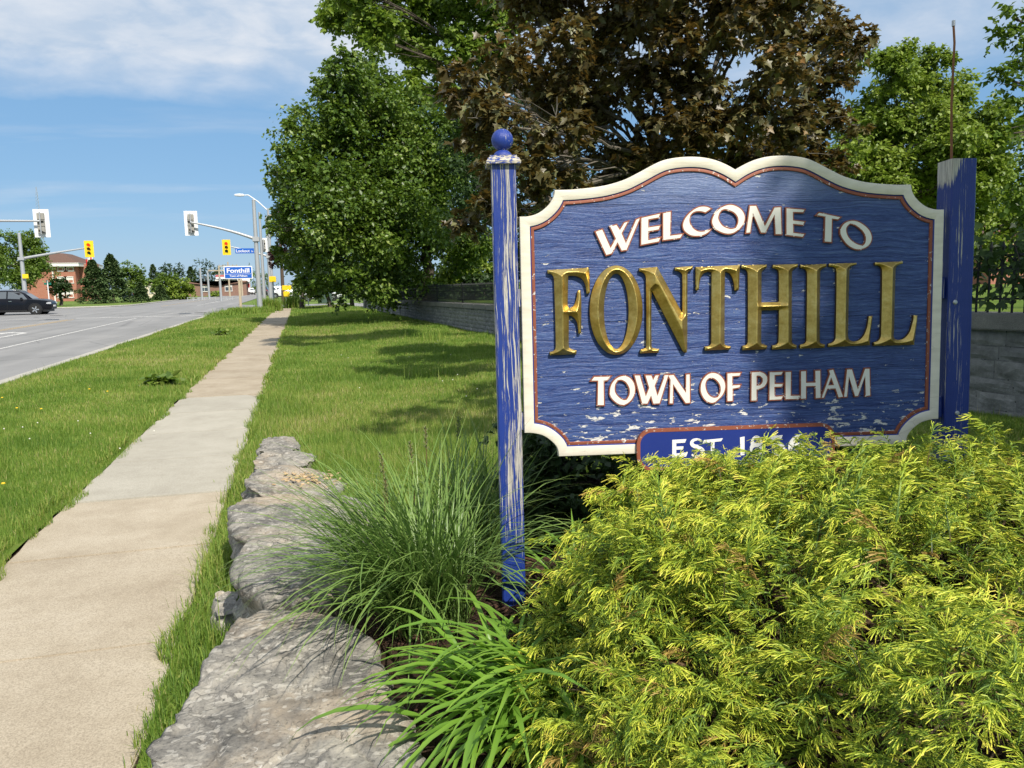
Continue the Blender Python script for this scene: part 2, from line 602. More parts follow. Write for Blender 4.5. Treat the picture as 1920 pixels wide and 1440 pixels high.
# ------------------------------------------------------------------ grass
def blades(pts, hgt, wid, lean, ang, curve=0.0, seg=1):
    """vectorised grass blades; returns V,F,tint index per vertex"""
    n = len(pts)
    dirx, diry = np.cos(ang), np.sin(ang)
    sx, sy = -diry, dirx
    if seg == 1:
        base = pts
        V = np.empty((n, 3, 3))
        V[:, 0] = base + np.stack([sx * wid / 2, sy * wid / 2, -0.01 + 0 * sx], -1)
        V[:, 1] = base - np.stack([sx * wid / 2, sy * wid / 2, 0.01 + 0 * sx], -1)
        V[:, 2] = base + np.stack([dirx * lean * hgt, diry * lean * hgt, hgt * np.sqrt(np.maximum(0.05, 1 - lean ** 2))], -1)
        return V.reshape(-1, 3), np.arange(3 * n).reshape(n, 3)
    V = np.empty((n, 5, 3))
    mid = pts + np.stack([dirx * lean * hgt * 0.35, diry * lean * hgt * 0.35, hgt * 0.58], -1)
    tip = pts + np.stack([dirx * lean * hgt, diry * lean * hgt, hgt * np.sqrt(np.maximum(0.05, 1 - 0.8 * lean ** 2))], -1)
    side = np.stack([sx * wid / 2, sy * wid / 2, 0 * sx], -1)
    V[:, 0] = pts + side; V[:, 1] = pts - side
    V[:, 2] = mid + side * 0.8; V[:, 3] = mid - side * 0.8
    V[:, 4] = tip
    b = np.arange(n)[:, None] * 5
    F = np.concatenate([b + np.array([[0, 1, 3]]), b + np.array([[0, 3, 2]]), b + np.array([[2, 3, 4]])])
    V[:, :2, 2] -= 0.01
    return V.reshape(-1, 3), F


GRASS = tinted('grass_blades', [(0.0, (0.075, 0.155, 0.022)), (0.3, (0.15, 0.25, 0.036)), (0.6, (0.235, 0.325, 0.06)), (0.82, (0.37, 0.37, 0.10)), (0.93, (0.40, 0.34, 0.13)), (1.0, (0.50, 0.42, 0.22))],
               0.55, 0.35, (0.34, 0.48, 0.04), 0.25)


def patch(x, y, s=0.8):
    return (np.sin(x * 1.9 * s + 0.6 * np.sin(y * 1.3 * s)) * np.cos(y * 1.1 * s + 0.8 * np.sin(x * 0.7 * s)) +
            0.6 * np.sin(x * 4.7 * s + y * 2.9 * s + 1.0) * np.cos(y * 4.1 * s - x * 2.2 * s))


def sow(name, label, boxes, zf, dens, keep, hmul=1.0, seed=1):
    r = np.random.default_rng(seed)
    Vs, Fs, Ts = [], [], []
    nv = 0
    for (x0, x1, y0, y1) in boxes:
        d0 = max(2.5, math.hypot(max(0, max(x0, -x1)), y0))
        den = dens * min(1.0, (5.5 / max(d0, 1)) ** 1.55)
        n = int((x1 - x0) * (y1 - y0) * den)
        x = r.uniform(x0, x1, n); y = r.uniform(y0, y1, n)
        k = keep(x, y)
        x, y = x[k], y[k]
        n = len(x)
        if not n:
            continue
        d = np.hypot(x, y)
        p = patch(x, y)
        p2 = patch(x + 31, y + 7, 0.33)
        hh = (0.036 + 0.024 * np.clip(p + 0.6 * p2 + 0.4, 0, 2)) * r.uniform(0.55, 1.35, n) * hmul * (1 + 0.02 * np.minimum(d, 30))
        tall = r.random(n) < 0.012
        hh = np.where(tall, hh * 2.1, hh)
        w = np.maximum(0.0038, 0.00068 * d) * r.uniform(0.6, 1.3, n)
        lean = np.clip(np.abs(r.normal(0.45, 0.25, n)), 0, 0.93)
        ang = r.uniform(0, 2 * np.pi, n)
        pts = np.stack([x, y, zf(x, y)], -1)
        V, F = blades(pts, hh, w, lean, ang, seg=2 if d0 < 4.6 else 1)
        t = np.clip(0.42 + 0.17 * p2 - 0.14 * p + 0.08 * np.sin(3.7 * x + 2 * np.sin(2.9 * y)) + r.normal(0, 0.21, n) + np.where(r.random(n) < 0.06 + 0.10 * np.clip(-p2 - 0.3, 0, 1), 0.45, 0), 0, 1)
        Vs.append(V); Fs.append(F + nv); nv += len(V)
        Ts.append(np.repeat(t, len(V) // n))
    me = mesh_np(name, np.concatenate(Vs), np.concatenate(Fs), GRASS, False, {'tint': ('POINT', np.concatenate(Ts))})
    return setp(link(name, me), label, 'grass', kind='stuff')


def cells(x0, x1, y0, y1):
    out, y = [], y0
    while y < y1:
        st = 0.8 if y < 8 else (2.0 if y < 20 else 5.0)
        out.append((x0, x1, y, min(y + st, y1)))
        y += st
    return out


def edge_w(y, a):
    return a + 0.035 * np.sin(y * 3.1) + 0.03 * np.sin(y * 7.7 + 1) + 0.02 * np.sin(y * 17.0)


sow('verge_grass', 'short green grass on the verge between road and sidewalk', cells(-5.2, -1.70, 2.2, 62), verge_z, 10500,
    lambda x, y: (x < edge_w(y, -1.80)) & (x > -5.2), seed=3)
BOULDERS = [
    [(-0.44, 1.2), (-0.46, 1.87), (-0.49, 2.25), (-0.47, 2.42), (-0.42, 2.58), (-0.37, 2.89), (-0.30, 3.10), (-0.22, 3.17), (-0.06, 3.13), (0.08, 3.02), (0.20, 2.76), (0.22, 2.46), (0.24, 2.2), (0.26, 1.87), (0.24, 1.2)],
    [(-0.20, 3.24), (-0.31, 3.35), (-0.36, 3.62), (-0.34, 3.9), (-0.43, 4.25), (-0.46, 4.55), (-0.43, 4.82), (-0.26, 4.93), (0.16, 4.78), (0.34, 4.49), (0.36, 3.84), (0.26, 3.36), (0.12, 3.14)],
    [(-0.40, 5.08), (-0.43, 5.4), (-0.38, 5.66), (-0.15, 5.78), (0.07, 5.6), (0.24, 5.2), (0.19, 4.97), (-0.21, 4.99)],
    [(-0.40, 5.96), (-0.42, 6.25), (-0.36, 6.44), (-0.10, 6.55), (0.05, 6.36), (-0.01, 6.02), (-0.23, 5.86)],
    [(-0.41, 6.84), (-0.43, 7.25), (-0.37, 7.45), (-0.13, 7.48), (-0.05, 7.15), (-0.12, 6.84), (-0.3, 6.74)],
    [(-0.47, 3.72), (-0.49, 3.95), (-0.44, 4.06), (-0.38, 4.02), (-0.36, 3.75)]]


def lawn_keep(x, y):
    inbed = inside(bed, x, y) | ((y < 3.3) & (x > 0.1))
    rock = (y < 3.2) & (x > -0.33)
    for pl_b in BOULDERS:
        rock |= inside(pl_b, x, y)
    return (x > edge_w(y, -0.64)) & (x < wall_x(y) - 0.02) & ~inbed & ~rock


sow('lawn_grass', 'sunlit lawn grass between sidewalk and stone wall', cells(-0.72, 6.3, 2.0, 62), lawn_z, 7600, lawn_keep, 1.05, seed=4)
# longer tufts along pavement and boulder edges
r = np.random.default_rng(8)
y = np.concatenate([r.uniform(2.0, 8.0, 5200), r.uniform(8, 30, 2600)])
x = -0.55 + r.normal(0, 0.055, len(y))
x[5200:] = -0.62 + r.normal(0, 0.04, 2600)
yl = np.concatenate([r.uniform(3.5, 9, 2600), r.uniform(9, 30, 2200)])
xl = -1.88 - np.abs(r.normal(0, 0.06, len(yl)))
x = np.concatenate([x, xl]); y = np.concatenate([y, yl])
zz = np.concatenate([lawn_z(x[:7800], y[:7800]), verge_z(x[7800:], y[7800:])])
n = len(x)
gap = np.clip(0.55 + 0.75 * np.sin(y * 2.3) * np.sin(y * 0.9 + 1), 0.1, 1.3)
V, F = blades(np.stack([x, y, zz], -1), r.uniform(0.06, 0.15, n) * gap, np.maximum(0.004, 0.0008 * y), np.clip(np.abs(r.normal(0.55, 0.25, n)), 0, 0.95),
              r.uniform(0, 6.28, n), seg=2)
setp(link('edge_grass', mesh_np('edge_grass', V, F, GRASS, False, {'tint': ('POINT', np.repeat(np.clip(r.normal(0.5, 0.2, n), 0, 1), 5))})),
     'longer grass tufts fringing the sidewalk and boulders', 'grass', kind='stuff')

# outlines of the sign's raised letters, in metres on the panel
GOLD_LETTERS = [
 ('F',[[(.1071,-.2125),(.2729,-.2066),(.2763,-.219),(.2768,-.3076),(.2638,-.3102),(.2612,-.2865),(.2555,-.2657),(.2453,-.2507),(.2304,-.2416),(.2126,-.2377),(.1901,-.2372),(.1881,-.2997),(.1866,-.3529),(.19,-.3648),(.196,-.365),(.2075,-.3593),(.2167,-.3447),(.2231,-.3241),(.2265,-.3005),(.2311,-.2953),(.2385,-.2967),(.2411,-.3245),(.241,-.3839),(.2388,-.4672),(.2282,-.4685),(.227,-.449),(.2229,-.4251),(.2142,-.4085),(.2008,-.3977),(.1903,-.396),(.1877,-.5137),(.1896,-.5242),(.2015,-.5321),(.2195,-.537),(.2178,-.552),(.1108,-.5535),(.1095,-.5415),(.1231,-.5374),(.1323,-.5302),(.135,-.5153),(.1331,-.2542),(.1304,-.238),(.1217,-.229),(.1083,-.2257)]]),
 ('O',[[(.4907,-.3816),(.4891,-.4097),(.4849,-.4372),(.4781,-.4632),(.469,-.4872),(.4577,-.5085),(.4446,-.5266),(.4299,-.5411),(.414,-.5516),(.3974,-.5578),(.3804,-.5595),(.3634,-.5568),(.347,-.5497),(.3314,-.5384),(.3172,-.5232),(.3045,-.5044),(.2938,-.4826),(.2854,-.4582),(.2793,-.432),(.2757,-.4044),(.2748,-.3764),(.2766,-.3484),(.2809,-.3212),(.2878,-.2955),(.2969,-.2718),(.3081,-.2508),(.3212,-.233),(.3357,-.2187),(.3514,-.2083),(.3678,-.2022),(.3847,-.2003),(.4014,-.2029),(.4178,-.2097),(.4332,-.2207),(.4475,-.2356),(.4602,-.2541),(.471,-.2756),(.4796,-.2998),(.4859,-.3259),(.4896,-.3534)],[(.4333,-.3841),(.4325,-.4078),(.4304,-.4309),(.4271,-.4528),(.4228,-.4731),(.4174,-.4911),(.4113,-.5065),(.4044,-.5189),(.397,-.5278),(.3892,-.5332),(.3813,-.5349),(.3734,-.5328),(.3658,-.527),(.3586,-.5176),(.352,-.5049),(.3462,-.4893),(.3414,-.471),(.3375,-.4505),(.3348,-.4285),(.3333,-.4053),(.333,-.3816),(.3339,-.358),(.336,-.335),(.3393,-.3133),(.3437,-.2932),(.349,-.2754),(.3552,-.2602),(.362,-.2481),(.3693,-.2392),(.377,-.2339),(.3849,-.2322),(.3927,-.2342),(.4002,-.2399),(.4074,-.249),(.4139,-.2615),(.4198,-.277),(.4247,-.295),(.4286,-.3153),(.4314,-.3373),(.433,-.3604)]]),
 ('N',[[(.4786,-.2129),(.5512,-.2091),(.5586,-.2219),(.6536,-.3969),(.6542,-.2447),(.6481,-.2342),(.639,-.2281),(.6239,-.2248),(.6239,-.2129),(.6969,-.2085),(.6969,-.2219),(.6847,-.2261),(.6771,-.2333),(.6755,-.2452),(.673,-.551),(.6684,-.5594),(.6561,-.5536),(.5307,-.3074),(.5277,-.3073),(.5261,-.5259),(.5306,-.535),(.5581,-.5403),(.5549,-.5553),(.4785,-.5562),(.4801,-.5412),(.5,-.5357),(.5047,-.5253),(.5054,-.2564),(.5025,-.2415),(.4935,-.2309),(.4784,-.2247)]]),
 ('T',[[(.7091,-.2132),(.8911,-.2086),(.8911,-.214),(.8883,-.3065),(.8822,-.3124),(.8698,-.3106),(.8683,-.2911),(.862,-.2641),(.8528,-.246),(.8405,-.2362),(.8298,-.2342),(.8287,-.525),(.8333,-.5327),(.855,-.5378),(.8534,-.5499),(.7469,-.5515),(.7469,-.5364),(.7669,-.5324),(.7731,-.5235),(.7747,-.236),(.764,-.2328),(.7487,-.2363),(.7365,-.245),(.7288,-.2612),(.7242,-.282),(.7227,-.3028),(.715,-.3071),(.7089,-.3055)]]),
 ('H',[[(.8981,-.2097),(1.0027,-.2088),(1.0043,-.2208),(.9905,-.228),(.9828,-.2368),(.9814,-.2487),(.982,-.3612),(1.0548,-.3614),(1.0539,-.2503),(1.0523,-.2367),(1.0445,-.2291),(1.0275,-.2228),(1.0289,-.2109),(1.1325,-.2094),(1.1326,-.222),(1.1172,-.2276),(1.1095,-.2365),(1.1081,-.2484),(1.1107,-.5234),(1.114,-.5326),(1.1312,-.5407),(1.1298,-.5544),(1.0283,-.5553),(1.0282,-.5394),(1.0469,-.5354),(1.054,-.5249),(1.0551,-.3946),(.9822,-.3944),(.9814,-.5199),(.9846,-.5307),(1.0064,-.5389),(1.005,-.5534),(.904,-.5549),(.9039,-.5376),(.9209,-.5335),(.9255,-.5215),(.9244,-.2475),(.9212,-.234),(.9135,-.2264),(.8982,-.2216)]]),
 ('I',[[(1.1433,-.2132),(1.252,-.2109),(1.2522,-.2244),(1.2367,-.2301),(1.2275,-.2389),(1.2261,-.2509),(1.2282,-.5265),(1.2314,-.5343),(1.2504,-.5409),(1.249,-.554),(1.1455,-.5542),(1.1453,-.5396),(1.1656,-.534),(1.1717,-.525),(1.1717,-.2528),(1.1684,-.2377),(1.1606,-.23),(1.1444,-.2252)]]),
 ('L',[[(1.2629,-.2106),(1.379,-.2099),(1.3785,-.2174),(1.3604,-.2216),(1.3512,-.2289),(1.3489,-.2409),(1.3478,-.4924),(1.3491,-.5138),(1.3562,-.5263),(1.3721,-.5313),(1.391,-.5287),(1.4066,-.5184),(1.4189,-.5004),(1.4279,-.4762),(1.4322,-.4518),(1.4349,-.429),(1.4506,-.4279),(1.4466,-.4644),(1.4426,-.5041),(1.4413,-.5485),(1.2653,-.5514),(1.2645,-.5391),(1.2839,-.532),(1.2932,-.5215),(1.2954,-.5063),(1.2953,-.2488),(1.2919,-.2322),(1.284,-.2245),(1.2637,-.2226)]]),
 ('L',[[(1.4566,-.21),(1.5751,-.2079),(1.5737,-.2169),(1.5581,-.2211),(1.5472,-.2284),(1.5443,-.2389),(1.5437,-.4914),(1.5426,-.5128),(1.5477,-.5268),(1.5653,-.5303),(1.5842,-.5262),(1.5999,-.5143),(1.6122,-.4962),(1.6195,-.4719),(1.6253,-.4475),(1.6264,-.4292),(1.6423,-.4311),(1.6414,-.4571),(1.6361,-.4999),(1.6311,-.5521),(1.4578,-.552),(1.4576,-.5382),(1.4764,-.5325),(1.4857,-.5205),(1.4886,-.5053),(1.4879,-.2498),(1.4844,-.2332),(1.4764,-.2239),(1.4581,-.2206)]]),
]
WHITE_LETTERS = [
 ('W',[[(.3046,-.065),(.3307,-.0567),(.3635,-.1311),(.3859,-.0937),(.364,-.0459),(.3884,-.0394),(.4025,-.0606),(.4208,-.032),(.4343,-.0279),(.4086,-.073),(.4262,-.1138),(.4686,-.0206),(.483,-.0147),(.4287,-.1376),(.4088,-.1408),(.3921,-.107),(.3672,-.1514),(.3464,-.1572)]]),
 ('E',[[(.4903,-.0139),(.5653,.0015),(.5597,-.0125),(.5173,-.0191),(.517,-.0521),(.5649,-.0459),(.5594,-.0599),(.5163,-.0662),(.5166,-.1023),(.5655,-.0935),(.5591,-.1075),(.4884,-.1194)]]),
 ('L',[[(.5788,.003),(.6087,.0087),(.6055,-.0863),(.6563,-.081),(.6472,-.095),(.5782,-.1025)]]),
 ('C',[[(.772,.0183),(.7593,.0247),(.7411,.0271),(.7229,.0244),(.7048,.0159),(.6866,.0021),(.6702,-.0161),(.6614,-.0335),(.6592,-.0476),(.6637,-.0635),(.6754,-.076),(.6918,-.0852),(.7136,-.0882),(.7373,-.086),(.7574,-.0775),(.7738,-.0637),(.7574,-.0696),(.7373,-.0727),(.7191,-.0707),(.7028,-.0607),(.6919,-.0481),(.6856,-.0339),(.6856,-.0163),(.692,-.0024),(.7047,.0071),(.7229,.0103),(.7393,.0083),(.7502,.0046)]]),
 ('O',[[(.7784,-.0355),(.7829,-.0144),(.7957,.0047),(.8139,.0203),(.8358,.0296),(.8559,.032),(.876,.0264),(.8943,.0155),(.9071,-.0006),(.9123,-.0183),(.9091,-.0377),(.8982,-.0552),(.8817,-.0691),(.8653,-.0786),(.8433,-.0817),(.8213,-.0769),(.8012,-.0677),(.7866,-.0551)],[(.803,-.02),(.8066,-.0025),(.8158,.0115),(.8303,.0162),(.8486,.0118),(.8669,.0036),(.8797,-.009),(.8862,-.0232),(.8853,-.0409),(.8762,-.0602),(.8579,-.0643),(.8396,-.0604),(.8231,-.0522),(.8103,-.0378)]]),
 ('M',[[(.9343,.0263),(.9589,.0266),(.9959,-.0559),(1.0358,.0183),(1.0604,.0193),(1.0651,-.0881),(1.0411,-.087),(1.036,-.0083),(.9976,-.0804),(.9804,-.0794),(.9459,-.0011),(.9348,-.0786),(.9191,-.0797)]]),
 ('E',[[(1.0852,.0146),(1.1595,.0077),(1.1536,-.0016),(1.1115,.0005),(1.1119,-.0341),(1.16,-.0407),(1.1541,-.0521),(1.112,-.0471),(1.1139,-.084),(1.1598,-.0899),(1.1532,-.1006),(1.0861,-.0907)]]),
 ('T',[[(1.2215,-.0056),(1.3092,-.0248),(1.3,-.0328),(1.2744,-.0287),(1.2734,-.1231),(1.2462,-.1204),(1.2479,-.0201),(1.2123,-.0143)]]),
 ('O',[[(1.3109,-.0821),(1.3145,-.0672),(1.3252,-.0526),(1.3405,-.0432),(1.3576,-.0397),(1.3763,-.0415),(1.3951,-.0493),(1.4156,-.0631),(1.4331,-.0813),(1.4421,-.1023),(1.4417,-.1203),(1.4342,-.1351),(1.4203,-.1468),(1.4017,-.1532),(1.3814,-.1543),(1.361,-.1472),(1.3421,-.1349),(1.3262,-.1166),(1.315,-.0985)],[(1.3348,-.0706),(1.3408,-.0588),(1.3515,-.05),(1.3687,-.054),(1.3876,-.0655),(1.405,-.0808),(1.4163,-.0989),(1.419,-.1169),(1.4154,-.1318),(1.4062,-.1413),(1.3873,-.1365),(1.3669,-.1264),(1.3495,-.1111),(1.3383,-.093)]]),
 ('T',[[(.29,-.6471),(.3547,-.6479),(.3425,-.6618),(.3281,-.6626),(.328,-.763),(.3027,-.7622),(.3065,-.6619),(.279,-.6611)]]),
 ('O',[[(.3538,-.7123),(.359,-.6838),(.3761,-.6604),(.4003,-.648),(.4243,-.6487),(.4434,-.6624),(.4552,-.6867),(.4562,-.7107),(.4475,-.7368),(.4304,-.7554),(.411,-.7656),(.3918,-.7614),(.3703,-.7463),(.3572,-.7292)],[(.3732,-.7009),(.3759,-.6795),(.3857,-.6631),(.4001,-.6611),(.4169,-.6688),(.4287,-.6835),(.4358,-.7029),(.4343,-.7244),(.4233,-.7444),(.4088,-.7452),(.3921,-.735),(.3778,-.7178)]]),
 ('W',[[(.4568,-.6461),(.4773,-.6467),(.5018,-.7337),(.5166,-.6982),(.5014,-.6474),(.5255,-.6481),(.5326,-.6675),(.5424,-.6486),(.5557,-.6478),(.5384,-.6916),(.5503,-.7328),(.5823,-.6486),(.5956,-.6478),(.5585,-.7631),(.5331,-.7635),(.5237,-.7296),(.5077,-.7627),(.4871,-.7621)]]),
 ('N',[[(.5956,-.6502),(.6174,-.6485),(.6693,-.7245),(.6707,-.6488),(.6841,-.648),(.685,-.7647),(.6679,-.7654),(.6148,-.6843),(.6132,-.7649),(.601,-.7645),(.6052,-.6673)]]),
 ('O',[[(.7307,-.7047),(.7349,-.6821),(.7475,-.6619),(.7663,-.6481),(.7871,-.6456),(.8081,-.6544),(.8248,-.6725),(.8322,-.6933),(.8312,-.714),(.8228,-.7344),(.806,-.7525),(.7872,-.7664),(.7704,-.7669),(.7515,-.757),(.739,-.7401),(.7317,-.7212)],[(.7495,-.6949),(.7537,-.6765),(.7642,-.6655),(.7809,-.665),(.7955,-.6736),(.8081,-.6885),(.8144,-.7072),(.8123,-.7279),(.8018,-.7462),(.7851,-.7477),(.7683,-.7389),(.7558,-.722)]]),
 ('F',[[(.8426,-.6493),(.8971,-.6488),(.8919,-.659),(.8625,-.6602),(.8616,-.6994),(.8962,-.6984),(.8921,-.7075),(.8637,-.7119),(.8638,-.7626),(.8428,-.763)]]),
 ('P',[[(.9444,-.6481),(.978,-.647),(.997,-.6538),(1.0087,-.6676),(1.0088,-.6862),(.9995,-.7046),(.9826,-.7145),(.9647,-.7181),(.965,-.7638),(.9439,-.7641)],[(.9644,-.6611),(.9781,-.6625),(.9908,-.6733),(.9899,-.6898),(.9805,-.702),(.9647,-.7035)]]),
 ('E',[[(1.0202,-.6503),(1.0751,-.6488),(1.0688,-.66),(1.0403,-.6613),(1.0406,-.6986),(1.0755,-.6996),(1.0703,-.7099),(1.0396,-.71),(1.041,-.7516),(1.076,-.7506),(1.0697,-.7629),(1.0199,-.7634)]]),
 ('L',[[(1.0874,-.6506),(1.1096,-.6502),(1.1095,-.7499),(1.1467,-.75),(1.1405,-.7634),(1.0884,-.7628)]]),
 ('H',[[(1.153,-.6494),(1.1732,-.6489),(1.1737,-.6978),(1.2152,-.698),(1.2135,-.6491),(1.2337,-.6486),(1.2363,-.7612),(1.2171,-.7627),(1.2154,-.7115),(1.1739,-.7113),(1.1745,-.7624),(1.1543,-.7638)]]),
 ('A',[[(1.272,-.6498),(1.289,-.6461),(1.3324,-.76),(1.3143,-.7626),(1.3009,-.7245),(1.2646,-.7245),(1.2512,-.7616),(1.2416,-.7624),(1.2765,-.6644)],[(1.2809,-.677),(1.2942,-.7108),(1.2686,-.711)]]),
 ('M',[[(1.3488,-.6478),(1.369,-.6474),(1.3962,-.7327),(1.4257,-.6469),(1.4439,-.6468),(1.4493,-.7584),(1.4311,-.7599),(1.4263,-.6751),(1.3967,-.7589),(1.3849,-.7596),(1.3567,-.6741),(1.3496,-.7605),(1.3378,-.7612)]]),
]
PLAQUE_LETTERS = [
 ('E',[[(.6067,-.9143),(.6658,-.9131),(.6597,-.9277),(.6233,-.9287),(.6233,-.9427),(.654,-.9428),(.6512,-.9557),(.6232,-.9557),(.6231,-.9715),(.6717,-.9676),(.6641,-.986),(.6063,-.9876)]]),
 ('S',[[(.7315,-.9216),(.7257,-.9164),(.7172,-.9126),(.7076,-.9112),(.6981,-.9122),(.6895,-.9157),(.6831,-.9221),(.6807,-.931),(.6831,-.9406),(.6903,-.9476),(.6996,-.9519),(.7066,-.9528),(.7104,-.9575),(.7188,-.9602),(.7232,-.9627),(.7259,-.9656),(.7271,-.9683),(.7271,-.9708),(.7268,-.9739),(.7242,-.9773),(.7198,-.9802),(.7139,-.9821),(.7073,-.9826),(.7008,-.9815),(.6951,-.9791),(.6903,-.9752),(.6859,-.9798),(.6908,-.9852),(.698,-.9896),(.7064,-.9922),(.7154,-.9928),(.7242,-.9914),(.7321,-.9878),(.7385,-.9821),(.7427,-.9745),(.7427,-.9655),(.739,-.9571),(.7327,-.9504),(.7246,-.9457),(.7184,-.9441),(.7134,-.9387),(.7037,-.9368),(.6988,-.9346),(.6962,-.9321),(.6946,-.9305),(.6946,-.9284),(.6967,-.9253),(.7015,-.9224),(.7082,-.9208),(.7155,-.921),(.7221,-.923),(.7275,-.9266)]]),
 ('T',[[(.739,-.9198),(.8186,-.9147),(.8106,-.9269),(.7834,-.9288),(.782,-.9884),(.767,-.9892),(.7685,-.9301),(.7334,-.9335)]]),
 ('1',[[(.8904,-.9139),(.9096,-.9108),(.9099,-.9879),(.893,-.9896)]]),
 ('8',[[(.9877,-.9518),(.9902,-.9574),(.9905,-.9628),(.99,-.968),(.9888,-.9729),(.987,-.9774),(.9845,-.9815),(.9815,-.985),(.9781,-.988),(.9743,-.9903),(.9701,-.9919),(.9658,-.9928),(.9614,-.993),(.9569,-.9925),(.9526,-.9912),(.9485,-.9893),(.9446,-.9867),(.9411,-.9836),(.9381,-.9798),(.9356,-.9756),(.9337,-.9709),(.9325,-.966),(.932,-.9607),(.9322,-.9554),(.9347,-.95),(.9362,-.9445),(.9359,-.9391),(.9363,-.9339),(.9374,-.929),(.939,-.9245),(.9411,-.9205),(.9436,-.917),(.9466,-.914),(.9499,-.9117),(.9534,-.9101),(.9571,-.9091),(.9609,-.9089),(.9647,-.9094),(.9685,-.9106),(.972,-.9125),(.9754,-.915),(.9783,-.9182),(.981,-.9219),(.9831,-.9261),(.9847,-.9307),(.9858,-.9357),(.9863,-.9409),(.9861,-.9463)],[(.9766,-.9295),(.9758,-.9333),(.9733,-.9366),(.9696,-.9389),(.965,-.9401),(.9601,-.9399),(.9554,-.9384),(.9517,-.9358),(.9492,-.9324),(.9483,-.9285),(.9491,-.9247),(.9516,-.9214),(.9553,-.919),(.9599,-.9179),(.9649,-.918),(.9695,-.9195),(.9733,-.9222),(.9757,-.9256)],[(.9768,-.9701),(.9758,-.9746),(.9729,-.9784),(.9684,-.9812),(.9629,-.9825),(.957,-.9823),(.9514,-.9806),(.9469,-.9775),(.9439,-.9734),(.9428,-.9689),(.9439,-.9645),(.9468,-.9607),(.9513,-.9579),(.9568,-.9565),(.9627,-.9568),(.9683,-.9585),(.9728,-.9616),(.9758,-.9656)]]),
 ('5',[[(1.019,-.9109),(1.071,-.9108),(1.0649,-.9256),(1.0351,-.9269),(1.0343,-.9376),(1.0532,-.9373),(1.0732,-.9469),(1.0828,-.966),(1.0773,-.9845),(1.0584,-.9956),(1.0323,-.9956),(1.0214,-.9895),(1.0275,-.978),(1.0488,-.9821),(1.063,-.9746),(1.0638,-.9629),(1.0533,-.9532),(1.0344,-.9516),(1.0183,-.9529)]]),
 ('6',[[(1.1629,-.914),(1.1477,-.9097),(1.1241,-.9159),(1.1052,-.9316),(1.095,-.9523),(1.0961,-.9735),(1.1082,-.9903),(1.1296,-.9972),(1.151,-.9919),(1.1636,-.9759),(1.1625,-.958),(1.1505,-.9473),(1.1338,-.9457),(1.1197,-.9509),(1.1243,-.9393),(1.1384,-.9272),(1.155,-.9263)],[(1.1474,-.9706),(1.1464,-.9754),(1.1435,-.9795),(1.139,-.9825),(1.1334,-.984),(1.1275,-.9838),(1.1219,-.9819),(1.1173,-.9786),(1.1143,-.9742),(1.1132,-.9694),(1.1142,-.9646),(1.1171,-.9605),(1.1216,-.9575),(1.1272,-.956),(1.1331,-.9562),(1.1387,-.9581),(1.1433,-.9614),(1.1463,-.9658)]]),
]


# ================================================================== WELCOME SIGN
def resample(pts, step):
    pts = np.asarray(pts, float)
    seg = np.linalg.norm(np.diff(pts, axis=0), axis=1)
    s = np.concatenate([[0], np.cumsum(seg)])
    n = max(1, int(round(s[-1] / step)))
    t = np.linspace(0, s[-1], n + 1)
    return np.stack([np.interp(t, s, pts[:, 0]), np.interp(t, s, pts[:, 1])], -1)


def catmull(pts, k=6):
    P = np.asarray(pts, float)
    P = np.vstack([2 * P[0] - P[1], P, 2 * P[-1] - P[-2]])
    out = []
    for i in range(1, len(P) - 2):
        for t in np.linspace(0, 1, k, endpoint=False):
            a, b, c, d = P[i - 1:i + 3]
            out.append(0.5 * ((2 * b) + (c - a) * t + (2 * a - 5 * b + 4 * c - d) * t * t + (3 * b - a - 3 * c + d) * t ** 3))
    out.append(P[-2])
    return np.array(out)


def smooth_ring(r, k=4, corner=38.0):
    """round a closed ring but keep its sharp corners"""
    P = np.asarray(r, float)
    n = len(P)
    d0 = P - np.roll(P, 1, 0)
    d1 = np.roll(P, -1, 0) - P
    ang = np.degrees(np.abs(np.arctan2(d0[:, 0] * d1[:, 1] - d0[:, 1] * d1[:, 0], (d0 * d1).sum(1))))
    sharp = ang > corner
    T = (np.roll(P, -1, 0) - np.roll(P, 1, 0)) / 2
    out = []
    for i in range(n):
        j = (i + 1) % n
        L = np.linalg.norm(P[j] - P[i])
        if L < 0.004 or (sharp[i] and sharp[j]):
            out.append(P[i])
            continue
        c = P[j] - P[i]
        m0 = c if sharp[i] else T[i] / max(np.linalg.norm(T[i]), 1e-9) * L
        m1 = c if sharp[j] else T[j] / max(np.linalg.norm(T[j]), 1e-9) * L
        for t in np.linspace(0, 1, k, endpoint=False):
            h00, h10, h01, h11 = 2 * t ** 3 - 3 * t * t + 1, t ** 3 - 2 * t * t + t, -2 * t ** 3 + 3 * t * t, t ** 3 - t * t
            out.append(h00 * P[i] + h10 * m0 + h01 * P[j] + h11 * m1)
    return np.array(out)


def area(r):
    r = np.asarray(r)
    return 0.5 * np.sum(r[:, 0] * np.roll(r[:, 1], -1) - np.roll(r[:, 0], -1) * r[:, 1])


def offset_ring(r, d, hole=False):
    """grow an outer ring / shrink a hole by d"""
    P = np.asarray(r, float)
    s = 1.0 if area(P) > 0 else -1.0
    if hole:
        s = -s
    e = np.roll(P, -1, 0) - P
    e /= np.maximum(np.linalg.norm(e, axis=1), 1e-9)[:, None]
    n1 = np.stack([e[:, 1], -e[:, 0]], -1) * s
    n0 = np.roll(n1, 1, 0)
    m = n0 + n1
    m /= np.maximum((m * m).sum(1), 0.5)[:, None]
    return P + m * 2 * d * 0.999 * np.minimum(1.0, 1.0)


